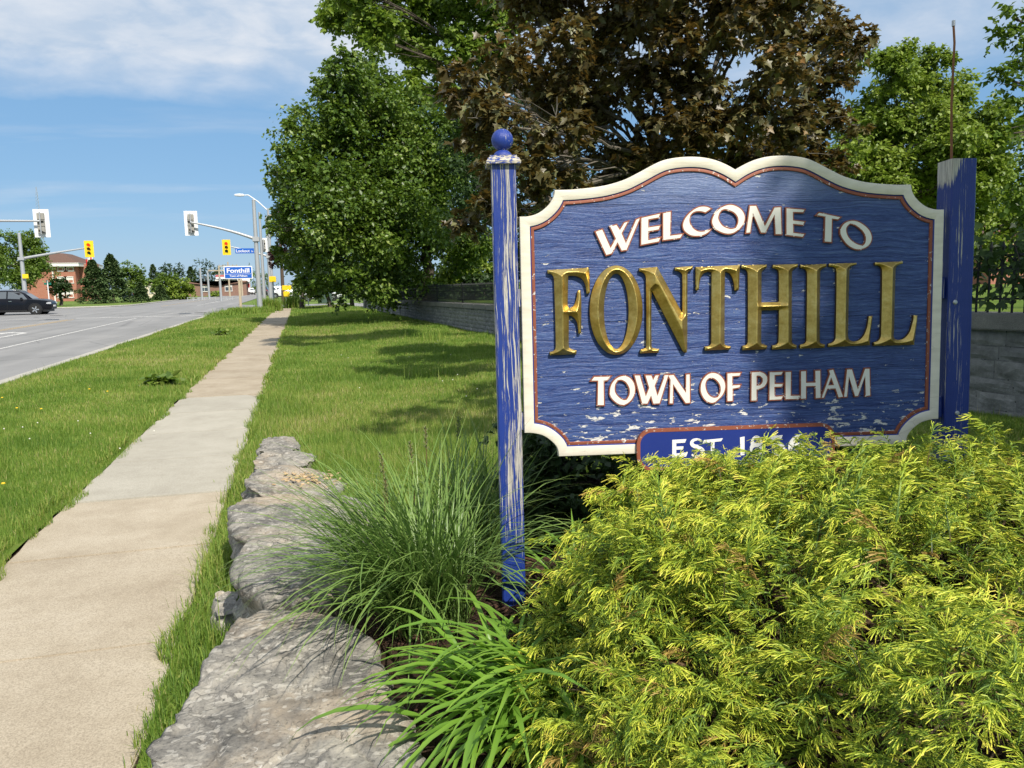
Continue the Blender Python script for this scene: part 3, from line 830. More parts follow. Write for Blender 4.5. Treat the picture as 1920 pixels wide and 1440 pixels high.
def tri_rings(rings, extra=None):
    """triangulate rings (even-odd) with optional interior points"""
    pts, edges = [], []
    for r in rings:
        b = len(pts)
        pts += [Vector((float(x), float(y))) for x, y in r]
        n = len(r)
        edges += [(b + i, b + (i + 1) % n) for i in range(n)]
    nb = len(pts)
    if extra is not None:
        pts += [Vector((float(x), float(y))) for x, y in extra]
    vo, eo, fo, ov, oe, of = delaunay_2d_cdt(pts, edges, [], 0, 1e-6)
    V = np.array([(p.x, p.y) for p in vo])
    F = np.array([f for f in fo if len(f) == 3])
    c = V[F].mean(1)
    ins = np.zeros(len(F), bool)
    for r in rings:
        ins ^= inside(r, c[:, 0], c[:, 1])
    return V, F[ins], vo, ov


def rrect(x0, x1, z0, z1, r_, n=8):
    out = []
    for cx, cz, a0 in ((x1 - r_, z1 - r_, 0), (x0 + r_, z1 - r_, 90), (x0 + r_, z0 + r_, 180), (x1 - r_, z0 + r_, 270)):
        out += [(cx + r_ * math.cos(math.radians(a0 + 90 * k / n)), cz + r_ * math.sin(math.radians(a0 + 90 * k / n))) for k in range(n + 1)]
    return np.array(out)


ORIGIN_V = 1.62
SP = np.array([0.85209574, 2.99202287, 1.906073])
SU = np.array([0.97957714, -0.20101687, 0.00456449])
SV = np.array([0.00336847, 0.0391044, 0.99922945])
SN = np.cross(SU, SV)
SO = SP - SV * ORIGIN_V
sign = empty('welcome_sign', label='weathered blue wooden welcome sign with gold letters between two blue posts', cat='sign')
sign.matrix_world = Matrix(((SU[0], -SN[0], SV[0], SO[0]), (SU[1], -SN[1], SV[1], SO[1]), (SU[2], -SN[2], SV[2], SO[2]), (0, 0, 0, 1)))


def flat_mesh(name, rings, y, depth, mat, back=False, attrs=None):
    """panel-plane shape: front at y, sides running back by depth"""
    V, F, _, _ = tri_rings(rings)
    V3 = [(a, y, b + ORIGIN_V) for a, b in V]
    mb = MB()
    mb.add(V3, [tuple(f) for f in F])
    if back:
        mb.add([(a, y + depth, b + ORIGIN_V) for a, b in V], [tuple(f)[::-1] for f in F])
    for r in rings:
        n = len(r)
        vs_ = [(a, y, b + ORIGIN_V) for a, b in r] + [(a, y + depth, b + ORIGIN_V) for a, b in r]
        mb.add(vs_, [(k, (k + 1) % n, n + (k + 1) % n, n + k) for k in range(n)])
    me = bpy.data.meshes.new(name)
    me.from_pydata(mb.v, [], mb.f)
    bm = bmesh.new(); bm.from_mesh(me)
    bmesh.ops.remove_doubles(bm, verts=bm.verts, dist=1e-5)
    bmesh.ops.recalc_face_normals(bm, faces=bm.faces)
    # front faces must look at -y
    for f in bm.faces:
        if abs(f.normal.y) > 0.9:
            near = abs(f.calc_center_median().y - y) < 1e-4
            if near and f.normal.y > 0 or (not near and f.normal.y < 0):
                f.normal_flip()
    bm.to_mesh(me); bm.free()
    me.materials.append(mat)
    return me


def m_field(h):
    co = obj_co(h)
    sp = h.n('ShaderNodeSeparateXYZ', {0: co})
    warp = h.noise(h.mapping(co, (2.2, 1, 5)), 1.0, 3.0)
    g = h.n('ShaderNodeVectorMath', {0: co, 1: h.n('ShaderNodeCombineXYZ', {'X': 0.0, 'Y': 0.0, 'Z': h.math('MULTIPLY', warp, 0.06)}).outputs[0]}, operation='ADD').outputs[0]
    grain = h.noise(h.mapping(g, (5, 3, 95)), 1.0, 6.0, 0.62, 0.4)
    fine = h.noise(h.mapping(g, (30, 9, 330)), 1.0, 4.0, 0.65)
    cloud = h.noise(co, 4.5, 4.0, 0.6)
    c = h.ramp(h.math('ADD', h.math('MULTIPLY', grain, 0.62), h.math('MULTIPLY', fine, 0.38)),
               [(0.33, (0.005, 0.013, 0.07)), (0.45, (0.021, 0.046, 0.172)), (0.56, (0.046, 0.088, 0.25)), (0.70, (0.14, 0.205, 0.36))])
    # bleached top board
    top = h.ramp(sp.outputs['Z'], [(0.0, 0.0), (1.0, 0.0)])
    zt = h.math('SUBTRACT', sp.outputs['Z'], ORIGIN_V)
    topm = h.math('MULTIPLY', h.math('MULTIPLY', h.math('SUBTRACT', zt, 0.005), 9.0, True), cloud)
    c = h.mix(topm, c, h.mix(fine, (0.10, 0.16, 0.36), (0.28, 0.33, 0.44)))
    # flaking paint: slivers along the grain, much more of it low on the panel
    low = h.math('MULTIPLY', h.math('SUBTRACT', -0.60, zt), 3.6, True)
    flake = h.noise(h.mapping(g, (15, 4, 50)), 1.0, 6.0, 0.68, 0.25)
    near = h.n('ShaderNodeAttribute', attribute_name='wear').outputs['Fac']
    amount = h.math('ADD', h.math('ADD', h.math('MULTIPLY', low, 0.10), h.math('MULTIPLY', near, 0.075)), h.math('MULTIPLY', h.math('SUBTRACT', h.noise(h.mapping(co, (1, 1, 2.2)), 3.2, 4.0, 0.6), 0.42), 0.26))
    bare = h.ramp(h.math('ADD', flake, amount), [(0.690, 0.0), (0.704, 1.0)])
    big = h.ramp(h.math('ADD', h.noise(h.mapping(g, (9, 4, 26)), 1.0, 7.0, 0.72, 0.3), h.math('MULTIPLY', low, 0.10)), [(0.735, 0.0), (0.743, 1.0)])
    bare = h.math('MAXIMUM', bare, big)
    c = h.mix(bare, c, h.mix(fine, (0.50, 0.49, 0.47), (0.80, 0.78, 0.74)))
    hgt = h.math('SUBTRACT', h.math('ADD', h.math('MULTIPLY', grain, 0.9), h.math('MULTIPLY', fine, 0.35)), h.math('MULTIPLY', bare, 0.25))
    return bsdf(h, c, h.math('ADD', 0.42, h.math('MULTIPLY', bare, 0.4)), 0, bump(h, hgt, 0.85, 0.006), 0.45)


def m_post(wear, blue_a, blue_b, corner=False, low=False):
    def f(h):
        co = obj_co(h)
        sp = h.n('ShaderNodeSeparateXYZ', {0: co})
        warp = h.noise(h.mapping(co, (6, 6, 1.6)), 1.0, 3.0)
        g = h.n('ShaderNodeVectorMath', {0: co, 1: h.n('ShaderNodeCombineXYZ', {'X': h.math('MULTIPLY', warp, 0.05), 'Y': 0.0, 'Z': 0.0}).outputs[0]}, operation='ADD').outputs[0]
        grain = h.noise(h.mapping(g, (210, 210, 2.4)), 1.0, 6.0, 0.68)
        grain2 = h.noise(h.mapping(g, (480, 480, 9)), 1.0, 4.0, 0.6)
        patch_ = h.noise(h.mapping(co, (22, 22, 1.5), (0.3, 0.7, 2.4)), 1.0, 4.0, 0.6)
        blue = h.mix(patch_, blue_a, blue_b)
        wood = h.ramp(h.math('ADD', h.math('MULTIPLY', grain, 0.6), h.math('MULTIPLY', grain2, 0.4)), [(0.36, (0.10, 0.095, 0.10)), (0.46, (0.30, 0.28, 0.25)), (0.58, (0.55, 0.52, 0.46)), (0.70, (0.70, 0.67, 0.60))])
        k = h.math('ADD', h.math('ADD', h.math('MULTIPLY', grain, 0.62), h.math('MULTIPLY', grain2, 0.10)), h.math('MULTIPLY', patch_, 0.38))
        if low:
            up_ = h.n('ShaderNodeMapRange', {'Value': sp.outputs['Z'], 'From Min': 0.22, 'From Max': 0.55, 'To Min': -0.08, 'To Max': 0.0}).outputs[0]
            k = h.math('ADD', k, up_)
        bare = h.ramp(h.math('ADD', k, wear), [(0.600, 0.0), (0.618, 1.0)])
        if corner:
            w_ = h.math('ADD', h.math('MULTIPLY', h.math('SUBTRACT', sp.outputs['Z'], 1.70), 7.0), h.math('MULTIPLY', h.math('SUBTRACT', 1.80, sp.outputs['X']), 14.0))
            cm = h.ramp(h.math('ADD', w_, h.math('MULTIPLY', h.math('SUBTRACT', grain, 0.5), 1.6)), [(0.50, 0.0), (0.56, 1.0)])
            bare = h.math('MAXIMUM', bare, cm)
        c = h.mix(bare, blue, wood)
        hgt = h.math('SUBTRACT', h.math('MULTIPLY', h.math('ADD', grain, grain2), 0.5), h.math('MULTIPLY', bare, 0.35))
        return bsdf(h, c, h.math('ADD', 0.4, h.math('MULTIPLY', bare, 0.45)), 0, bump(h, hgt, 0.8, 0.004), 0.45)
    return f


def m_cream(h):
    co = obj_co(h)
    n = h.noise(h.mapping(co, (3, 3, 10)), 3.0, 5.0)
    st = h.ramp(h.noise(h.mapping(co, (5, 3, 120)), 1.0, 4.0), [(0.64, 0.0), (0.72, 0.35)])
    c = h.ramp(n, [(0.3, (0.60, 0.55, 0.45)), (0.6, (0.71, 0.66, 0.55))])
    c = h.mix(st, c, (0.40, 0.36, 0.28))
    dirt = h.ramp(h.noise(h.mapping(co, (7, 7, 3)), 1.5, 6.0, 0.7), [(0.54, 0.0), (0.76, 0.30)])
    c = h.mix(dirt, c, (0.42, 0.38, 0.31))
    hair = h.n('ShaderNodeTexVoronoi', {'Vector': h.mapping(co, (3.0, 1, 9.0)), 'Scale': 1.6}, feature='DISTANCE_TO_EDGE').outputs['Distance']
    c = h.mix(h.math('MULTIPLY', h.ramp(hair, [(0.003, 0.5), (0.008, 0.0)]), h.ramp(h.noise(co, 5.0, 3.0), [(0.5, 0.0), (0.6, 1.0)])), c, (0.30, 0.26, 0.20))
    return bsdf(h, c, 0.5, 0, bump(h, h.noise(h.mapping(co, (8, 3, 150)), 1.0, 4.0), 0.2, 0.003), 0.4)


def m_rust(h):
    co = obj_co(h)
    chip = h.ramp(h.noise(co, 55.0, 5.0, 0.7, 0.6), [(0.61, 0.0), (0.63, 1.0)])
    c = h.mix(h.noise(co, 20.0, 4.0), (0.21, 0.062, 0.034), (0.31, 0.10, 0.055))
    return bsdf(h, h.mix(chip, c, (0.68, 0.64, 0.58)), 0.55, 0, bump(h, chip, -0.4, 0.003), 0.3)


def m_gold(h):
    co = obj_co(h)
    n = h.noise(h.mapping(co, (9, 9, 22)), 1.0, 6.0, 0.65)
    n2 = h.noise(co, 60.0, 5.0, 0.7)
    c = h.ramp(h.math('ADD', h.math('MULTIPLY', n, 0.6), h.math('MULTIPLY', n2, 0.4)), [(0.34, (0.40, 0.265, 0.065)), (0.5, (0.58, 0.42, 0.125)), (0.66, (0.73, 0.58, 0.24))])
    return bsdf(h, c, 0.38, 0.92, bump(h, h.math('ADD', n2, h.math('MULTIPLY', n, 2.0)), 0.13, 0.004), 0.5)


FIELD = material('weathered_blue_boards', m_field)
POST_L = material('peeling_blue_post', m_post(0.050, (0.010, 0.030, 0.20), (0.020, 0.052, 0.28), low=True))
POST_R = material('blue_post', m_post(-0.025, (0.006, 0.020, 0.155), (0.010, 0.032, 0.215), corner=True))
CREAM = material('cream_paint', m_cream)
RUST = material('rust_red_paint', m_rust)
GOLD = material('gold_leaf', m_gold)
LETTER_WHITE = plain('white_letter_paint', (0.74, 0.71, 0.63), 0.5, 0, 0.06, 14.0)
NAVY = plain('navy_paint', (0.018, 0.036, 0.20), 0.35, 0, 0.12, 5.0)
STEEL = plain('galvanised_steel', (0.42, 0.43, 0.44), 0.45, 0.75, 0.12, 3.0)

# ---- panel outline as smooth segments, left half measured, right half mirrored
PWID = 1.749
arc_t = catmull([(0, 0), (0.038, 0.001), (0.079, 0.014), (0.116, 0.043), (0.137, 0.074), (0.143, 0.102)])
top_l = catmull([(0.143, 0.102), (0.217, 0.103), (0.33, 0.114), (0.414, 0.135), (0.473, 0.161), (0.546, 0.198), (0.594, 0.215), (0.666, 0.224), (0.738, 0.2215), (0.798, 0.208), (0.847, 0.187), (PWID / 2, 0.171)])
arc_b = catmull([(0.139, -0.970), (0.134, -0.936), (0.114, -0.909), (0.078, -0.882), (0.035, -0.870), (0, -0.868)])
mir = lambda s: np.stack([PWID - s[:, 0], s[:, 1]], -1)[::-1]
SEGS = [arc_t, top_l, mir(top_l), mir(arc_t), np.array([(PWID, 0), (PWID, -0.868)]), mir(arc_b),
        np.array([(PWID - 0.139, -0.970), (0.139, -0.970)]), arc_b, np.array([(0, -0.868), (0, 0)])]
SEGS = [resample(s, 0.012) for s in SEGS]
COUNTS = [len(s) for s in SEGS]


def inset(d):
    """closed ring inset by d, one constant number of points per segment"""
    if d == 0:
        return np.vstack([s[:-1] for s in SEGS])
    offs = []
    for s in SEGS:
        t = np.gradient(s, axis=0)
        t /= np.linalg.norm(t, axis=1)[:, None]
        o = s + np.stack([t[:, 1], -t[:, 0]], -1) * d        # clockwise ring: interior on the right
        a = o[0] - (o[1] - o[0]) / np.linalg.norm(o[1] - o[0]) * 3 * d
        b = o[-1] + (o[-1] - o[-2]) / np.linalg.norm(o[-1] - o[-2]) * 3 * d
        offs.append(np.vstack([a, o, b]))
    n = len(offs)
    trim = [[None, None] for _ in range(n)]
    for i in range(n):
        j = (i + 1) % n
        A, B = offs[i], offs[j]
        best = None
        for p in range(len(A) - 1):
            for q in range(len(B) - 1):
                r_, s_ = A[p + 1] - A[p], B[q + 1] - B[q]
                den = r_[0] * s_[1] - r_[1] * s_[0]
                if abs(den) < 1e-12:
                    continue
                w = B[q] - A[p]
                t = (w[0] * s_[1] - w[1] * s_[0]) / den
                u = (w[0] * r_[1] - w[1] * r_[0]) / den
                if 0 <= t <= 1 and 0 <= u <= 1:
                    X = A[p] + r_ * t
                    k = np.linalg.norm(X - SEGS[j][0])
                    if best is None or k < best[0]:
                        best = (k, p + t, q + u, X)
        trim[i][1] = (best[1], best[3]); trim[j][0] = (best[2], best[3])
    out = []
    for i in range(n):
        (a, Xa), (b, Xb) = trim[i]
        mid = [offs[i][k] for k in range(int(math.floor(a)) + 1, int(math.ceil(b)))]
        pl = np.vstack([[Xa]] + ([mid] if mid else []) + [[Xb]])
        seg = np.linalg.norm(np.diff(pl, axis=0), axis=1)
        s = np.concatenate([[0], np.cumsum(seg)])
        t = np.linspace(0, s[-1], COUNTS[i])
        out.append(np.stack([np.interp(t, s, pl[:, 0]), np.interp(t, s, pl[:, 1])], -1)[:-1])
    return np.vstack(out)


def ring_band(name, stops, mat, parent):
    """stops: list of (inset, y)"""
    R = [inset(d) for d, _ in stops]
    n = len(R[0])
    V = np.vstack([np.stack([r_[:, 0], np.full(n, y), r_[:, 1] + ORIGIN_V], -1) for r_, (_, y) in zip(R, stops)])
    F = []
    for b in range(len(stops) - 1):
        for k in range(n):
            k2 = (k + 1) % n
            F.append((b * n + k, b * n + k2, (b + 1) * n + k2, (b + 1) * n + k))
    return MB().add(V, F).build(name, mat, parent, smooth=True)


panel = link('panel', flat_mesh('panel', [inset(0.004)], 0.020, 0.024, NAVY, back=True), sign)
ring_band('frame', [(0.004, 0.045), (0.0, 0.041), (0.0, 0.004), (0.002, 0.0008), (0.0045, 0.0), (0.039, 0.0), (0.0405, 0.001)], CREAM, sign)
ring_band('border_stripe', [(0.0405, 0.001), (0.0452, 0.0052)], NAVY, sign)
ring_band('trim_line', [(0.0452, 0.0048), (0.0462, 0.0040), (0.0562, 0.0040), (0.0578, 0.0060), (0.0582, 0.0125)], RUST, sign)
fring = inset(0.0575)


def clip(poly, keep_above, v):
    out = []
    n = len(poly)
    for i in range(n):
        a, b = poly[i], poly[(i + 1) % n]
        ia, ib = (a[1] >= v) == keep_above, (b[1] >= v) == keep_above
        if ia:
            out.append(a)
        if ia != ib:
            t = (v - a[1]) / (b[1] - a[1])
            out.append((a[0] + t * (b[0] - a[0]), v))
    return out


EDGEP = []
for grp_ in (GOLD_LETTERS, WHITE_LETTERS):
    for ch, rings in grp_:
        for r_ in rings:
            EDGEP.append(resample(np.vstack([r_, r_[:1]]), 0.008))
EDGEP.append(rrect(0.460, 1.294, -1.040, -0.866, 0.062, 20))
EDGEP.append(resample(fring, 0.012))
EDGEP = np.vstack(EDGEP)
field = empty('field')
field.parent = sign
bands = [0.3, 0.042, -0.185, -0.425, -0.642, -0.800, -1.2]
for k in range(len(bands) - 1):
    poly = [tuple(p) for p in fring]
    poly = clip(poly, True, bands[k + 1] + 0.0006)
    poly = clip(poly, False, bands[k] - 0.0006)
    yb = 0.0098 + (0.0005 if k % 2 else 0.0)
    pa = np.array(poly)
    gx, gy = np.meshgrid(np.arange(pa[:, 0].min(), pa[:, 0].max(), 0.009), np.arange(pa[:, 1].min(), pa[:, 1].max(), 0.009))
    Q = np.stack([gx.ravel(), gy.ravel()], -1)
    Q = Q[inside(pa, Q[:, 0], Q[:, 1])]
    Vq, Fq, _, _ = tri_rings([poly], Q)
    d2 = np.full(len(Vq), 1.0)
    for s0 in range(0, len(EDGEP), 150):
        d2 = np.minimum(d2, np.min(np.sum((Vq[:, None, :] - EDGEP[None, s0:s0 + 150]) ** 2, -1), 1))
    wear_ = np.exp(-np.sqrt(d2) / 0.011)
    V3 = np.stack([Vq[:, 0], np.full(len(Vq), yb), Vq[:, 1] + ORIGIN_V], -1)
    cr = np.cross(V3[Fq[:, 1]] - V3[Fq[:, 0]], V3[Fq[:, 2]] - V3[Fq[:, 0]])[:, 1] > 0
    Fq[cr] = Fq[cr][:, ::-1]
    link('board', mesh_np('board', V3, Fq, FIELD, False, {'wear': ('POINT', wear_)}), field)


def letter(ch, rings, front, depth, face_mat, edge_mat, grow, idx, parent):
    """one raised letter: a coloured rim plate and the painted face on it"""
    if ch in 'OCPS8653':
        rings = [smooth_ring(r_) for r_ in rings]
    root = empty('letter')
    root.parent = parent
    if edge_mat:
        grown = [offset_ring(r_, grow, i > 0) for i, r_ in enumerate(rings)]
        link('letter_rim', flat_mesh('letter_rim', grown, front + 0.0008 + 0.00012 * (idx % 3), depth, edge_mat), root)
    link('letter_face', flat_mesh('letter_face', rings, front - 0.00005 * idx / 8, 0.0007, face_mat), root)
    return root


def chisel(ch, rings):
    """gold letter cut to a ridge: height grows with the distance from its outline"""
    rings = [smooth_ring(r_, 4, 34.0) for r_ in rings]
    dense = []
    for r_ in rings:
        rr = np.vstack([r_, r_[:1]])
        out = []
        for a, b in zip(rr[:-1], rr[1:]):
            k = max(1, int(np.linalg.norm(b - a) / 0.005))
            out += [a + (b - a) * t for t in np.linspace(0, 1, k, endpoint=False)]
        dense.append(np.array(out))
    A = np.vstack([r_ for r_ in dense]); B = np.vstack([np.roll(r_, -1, 0) for r_ in dense])
    lo, hi = A.min(0), A.max(0)
    g = 0.0026
    gx, gy = np.meshgrid(np.arange(lo[0], hi[0], g), np.arange(lo[1], hi[1], g))
    P = np.stack([gx.ravel(), gy.ravel()], -1)
    ins = np.zeros(len(P), bool)
    for r_ in dense:
        ins ^= inside(r_, P[:, 0], P[:, 1])
    P = P[ins]

    def dist(Q):
        out = np.full(len(Q), 9.0)
        nx = np.zeros_like(Q)
        for a, b in zip(A, B):
            ab = b - a
            t = np.clip(((Q - a) @ ab) / (ab @ ab + 1e-15), 0, 1)
            w = Q - (a + t[:, None] * ab)
            d = np.hypot(w[:, 0], w[:, 1])
            m_ = d < out
            out[m_] = d[m_]
            nx[m_] = w[m_]
        return out, nx
    d, w = dist(P)
    # pull samples that straddle the ridge onto it, so that the ridge is a crisp line
    for _ in range(3):
        step = w / np.maximum(d, 1e-9)[:, None] * (g * 0.45)
        d2, w2 = dist(P + step)
        rising = d2 - d
        near = (rising < g * 0.40) & (d > g)
        mv = np.clip((rising + g * 0.45) / 2 / (g * 0.45), 0, 1)
        P = np.where(near[:, None], P + step * mv[:, None] * 0.8, P)
        d, w = dist(P)
    keep = d > 0.0016
    P = P[keep]
    V, F, vo, ov = tri_rings(dense, P)
    dd, _ = dist(V)
    dd[dd < 1e-4] = 0
    z = np.minimum(dd, 0.03) * 1.02
    base = -0.004
    V3 = np.stack([V[:, 0], base - z, V[:, 1] + ORIGIN_V], -1)
    a = V3[F[:, 1]] - V3[F[:, 0]]; b = V3[F[:, 2]] - V3[F[:, 0]]
    flip = np.cross(a, b)[:, 1] > 0
    F[flip] = F[flip][:, ::-1]
    root = empty('letter')
    root.parent = sign
    link('chiselled_face', mesh_np('chiselled_face', V3, F, GOLD), root)
    mb = MB()
    for i, r_ in enumerate(dense):
        n = len(r_)
        mb.add([(x, base, y + ORIGIN_V) for x, y in r_] + [(x, 0.0115, y + ORIGIN_V) for x, y in r_],
               [(k, (k + 1) % n, n + (k + 1) % n, n + k) for k in range(n)])
    mb.build('letter_edge', plain('letter_edge_brown', (0.09, 0.055, 0.02), 0.6), root)


for ch, rings in GOLD_LETTERS:
    chisel(ch, rings)
for i, (ch, rings) in enumerate(WHITE_LETTERS):
    letter(ch, rings, 0.0005, 0.0105, LETTER_WHITE, RUST, 0.0048, i, sign)

# ---- plaque
plq = empty('plaque')
plq.parent = sign
o1, o2 = rrect(0.460, 1.294, -1.040, -0.866, 0.062), rrect(0.474, 1.280, -1.026, -0.880, 0.050)
link('plaque_rim', flat_mesh('plaque_rim', [o1, o2], -0.014, 0.016, RUST), plq)
link('plaque_face', flat_mesh('plaque_face', [rrect(0.472, 1.282, -1.028, -0.878, 0.052)], -0.0128, 0.012, NAVY), plq)
for i, (ch, rings) in enumerate(PLAQUE_LETTERS):
    if ch in 'OCPS8653':
        rings = [smooth_ring(r_) for r_ in rings]
    me = flat_mesh('letter', rings, -0.0142, 0.0014, plain('bright_white_paint', (0.80, 0.79, 0.75), 0.5, 0, 0.04))
    link('letter', me, plq)

# ---- posts
def post(x0, x1, y0, y1, z0, z1, mat, rough):
    """square timber with slightly uneven arrises"""
    n = 60
    rr = random.Random(int(x0 * 100) + 7)
    V, F = [], []
    for i in range(n + 1):
        z = z0 + (z1 - z0) * i / n
        c = 0.005
        pr = [(x0 + c, y0), (x1 - c, y0), (x1, y0 + c), (x1, y1 - c), (x1 - c, y1), (x0 + c, y1), (x0, y1 - c), (x0, y0 + c)]
        V += [(x + rr.uniform(-1, 1) * rough, y + rr.uniform(-1, 1) * rough, z) for x, y in pr]
        if i:
            a, b = (i - 1) * 8, i * 8
            F += [(a + k, a + (k + 1) % 8, b + (k + 1) % 8, b + k) for k in range(8)]
    F += [tuple(range(8))[::-1], tuple(n * 8 + k for k in range(8))]
    return MB().add(V, F).build('post', mat, sign)


pl_ = post(-0.106, -0.010, -0.006, 0.090, -0.30, 1.823, POST_L, 0.0007)
pl_['label'] = 'left post with peeling blue paint and bare grey wood'
CAPM = material('peeling_cap', lambda h: bsdf(h, h.mix(h.ramp(h.noise(h.mapping(obj_co(h), (60, 60, 160)), 1.0, 6.0, 0.7), [(0.50, 0.0), (0.53, 1.0)]), h.mix(h.noise(obj_co(h), 90.0, 4.0), (0.34, 0.30, 0.22), (0.66, 0.61, 0.50)), (0.03, 0.06, 0.26)), 0.7, 0, bump(h, h.noise(obj_co(h), 120.0, 4.0), 0.5, 0.004), 0.3))
BALLM = material('blue_ball_paint', m_post(-0.035, (0.012, 0.034, 0.23), (0.022, 0.056, 0.30)))
cx, cy = -0.058, 0.042
c = MB()
prof = [(0.067, 1.823), (0.068, 1.833), (0.064, 1.837), (0.061, 1.845), (0.053, 1.850), (0.053, 1.857), (0.045, 1.858)]
V, F = [], []
for r_, z in prof:
    V += [(cx - r_, cy - r_, z), (cx + r_, cy - r_, z), (cx + r_, cy + r_, z), (cx - r_, cy + r_, z)]
for i in range(len(prof) - 1):
    F += [(i * 4 + k, i * 4 + (k + 1) % 4, i * 4 + 4 + (k + 1) % 4, i * 4 + 4 + k) for k in range(4)]
F += [(3, 2, 1, 0), tuple(len(V) - 4 + k for k in range(4))]
cap = c.add(V, F).build('post_cap', CAPM, pl_)
cap.location = (0, 0, 0)
ball = [(0.0, 1.857), (0.037, 1.858), (0.0375, 1.863), (0.034, 1.872), (0.026, 1.880), (0.019, 1.884), (0.018, 1.888)]
ball += [(0.0435 * math.sin(math.radians(a)), 1.925 - 0.0435 * math.cos(math.radians(a))) for a in range(26, 181, 11)]
MB().lathe(ball, 32, (cx, cy, 0)).build('ball_finial', BALLM, pl_, smooth=True)
pr_ = post(1.776, 1.882, 0.0, 0.102, -0.30, 1.824, POST_R, 0.0006)
pr_['label'] = 'right post in deep blue paint with a bare grey top corner'
ROD = plain('rusty_rod', (0.20, 0.085, 0.04), 0.8, 0.2, 0.3, 20)
MB().tube([(1.812, 0.06, 1.81), (1.806, 0.062, 2.05), (1.812, 0.063, 2.30), (1.806, 0.064, 2.375)], [0.0052, 0.0048, 0.0045, 0.0045], 8).build('steel_rod', ROD, pr_)
MB().lathe([(0.0, 2.365), (0.0065, 2.366), (0.0065, 2.388), (0.0, 2.389)], 10, (1.8062, 0.064, 0)).build('rod_tip', STEEL, pr_)
# timber spacers holding the panel, and bolt heads
for z in (0.80, 1.30):
    MB().box((1.7625, 0.045, z), (0.026, 0.05, 0.09)).build('spacer', POST_R, sign, bevel=0.003)
    MB().box((-0.0055, 0.035, z), (0.009, 0.05, 0.07)).build('spacer', POST_L, sign)
for x, z in ((1.828, 0.775), (1.805, 1.24)):
    MB().lathe([(0.0, -0.006), (0.007, -0.0055), (0.010, -0.002), (0.010, 0.003), (0.0, 0.004)], 14, (x, 0, z), 'y').build('bolt', STEEL, pr_)


# ================================================================== BOULDERS
def m_rock(h):
    co = world_co(h)
    big = h.noise(co, 3.2, 6.0, 0.6, 0.5)
    mid = h.noise(co, 11.0, 6.0, 0.65)
    fine = h.noise(co, 70.0, 5.0, 0.7)
    c = h.ramp(h.math('ADD', h.math('MULTIPLY', big, 0.45), h.math('ADD', h.math('MULTIPLY', mid, 0.35), h.math('MULTIPLY', fine, 0.2))),
               [(0.38, (0.09, 0.086, 0.079)), (0.46, (0.165, 0.156, 0.141)), (0.53, (0.275, 0.257, 0.225)), (0.64, (0.45, 0.41, 0.34))])
    tan = h.ramp(h.noise(co, 2.1, 5.0, 0.6), [(0.50, 0.0), (0.68, 0.75)])
    c = h.mix(tan, c, h.mix(mid, (0.30, 0.225, 0.145), (0.55, 0.45, 0.33)))
    pale = h.ramp(h.noise(co, 26.0, 5.0, 0.72, 1.4), [(0.60, 0.0), (0.66, 0.75)])
    c = h.mix(pale, c, (0.52, 0.49, 0.44))
    vc = h.n('ShaderNodeTexVoronoi', {'Vector': h.n('ShaderNodeVectorMath', {0: co, 1: h.n('ShaderNodeCombineXYZ', {'X': h.math('MULTIPLY', mid, 0.12), 'Y': h.math('MULTIPLY', big, 0.15), 'Z': 0.0}).outputs[0]}, operation='ADD').outputs[0], 'Scale': 6.5}, feature='DISTANCE_TO_EDGE').outputs['Distance']
    crack = h.ramp(vc, [(0.004, 0.55), (0.016, 0.0)])
    c = h.mix(h.math('MULTIPLY', crack, h.ramp(big, [(0.45, 0.0), (0.6, 1.0)])), c, (0.06, 0.058, 0.052))
    chips = h.n('ShaderNodeTexVoronoi', {'Vector': h.mapping(co, (1, 1.6, 1), (0, 0, 0), (0, 0, 0.6)), 'Scale': 48.0}).outputs['Color']
    chipm = h.ramp(h.n('ShaderNodeSeparateXYZ', {0: chips}).outputs['X'], [(0.86, 0.0), (0.90, 0.4)])
    c = h.mix(chipm, c, (0.56, 0.53, 0.47))
    speck = h.ramp(fine, [(0.32, 0.8), (0.42, 0.0)])
    c = h.mix(speck, c, (0.06, 0.06, 0.055))
    hg = h.math('ADD', h.math('MULTIPLY', mid, 1.4), h.math('ADD', h.math('MULTIPLY', fine, 0.35), h.math('MULTIPLY', pale, 0.25)))
    return bsdf(h, c, 0.88, 0, bump(h, h.math('SUBTRACT', hg, h.math('MULTIPLY', crack, 0.4)), 0.7, 0.016), 0.25)


ROCK = material('limestone', m_rock)


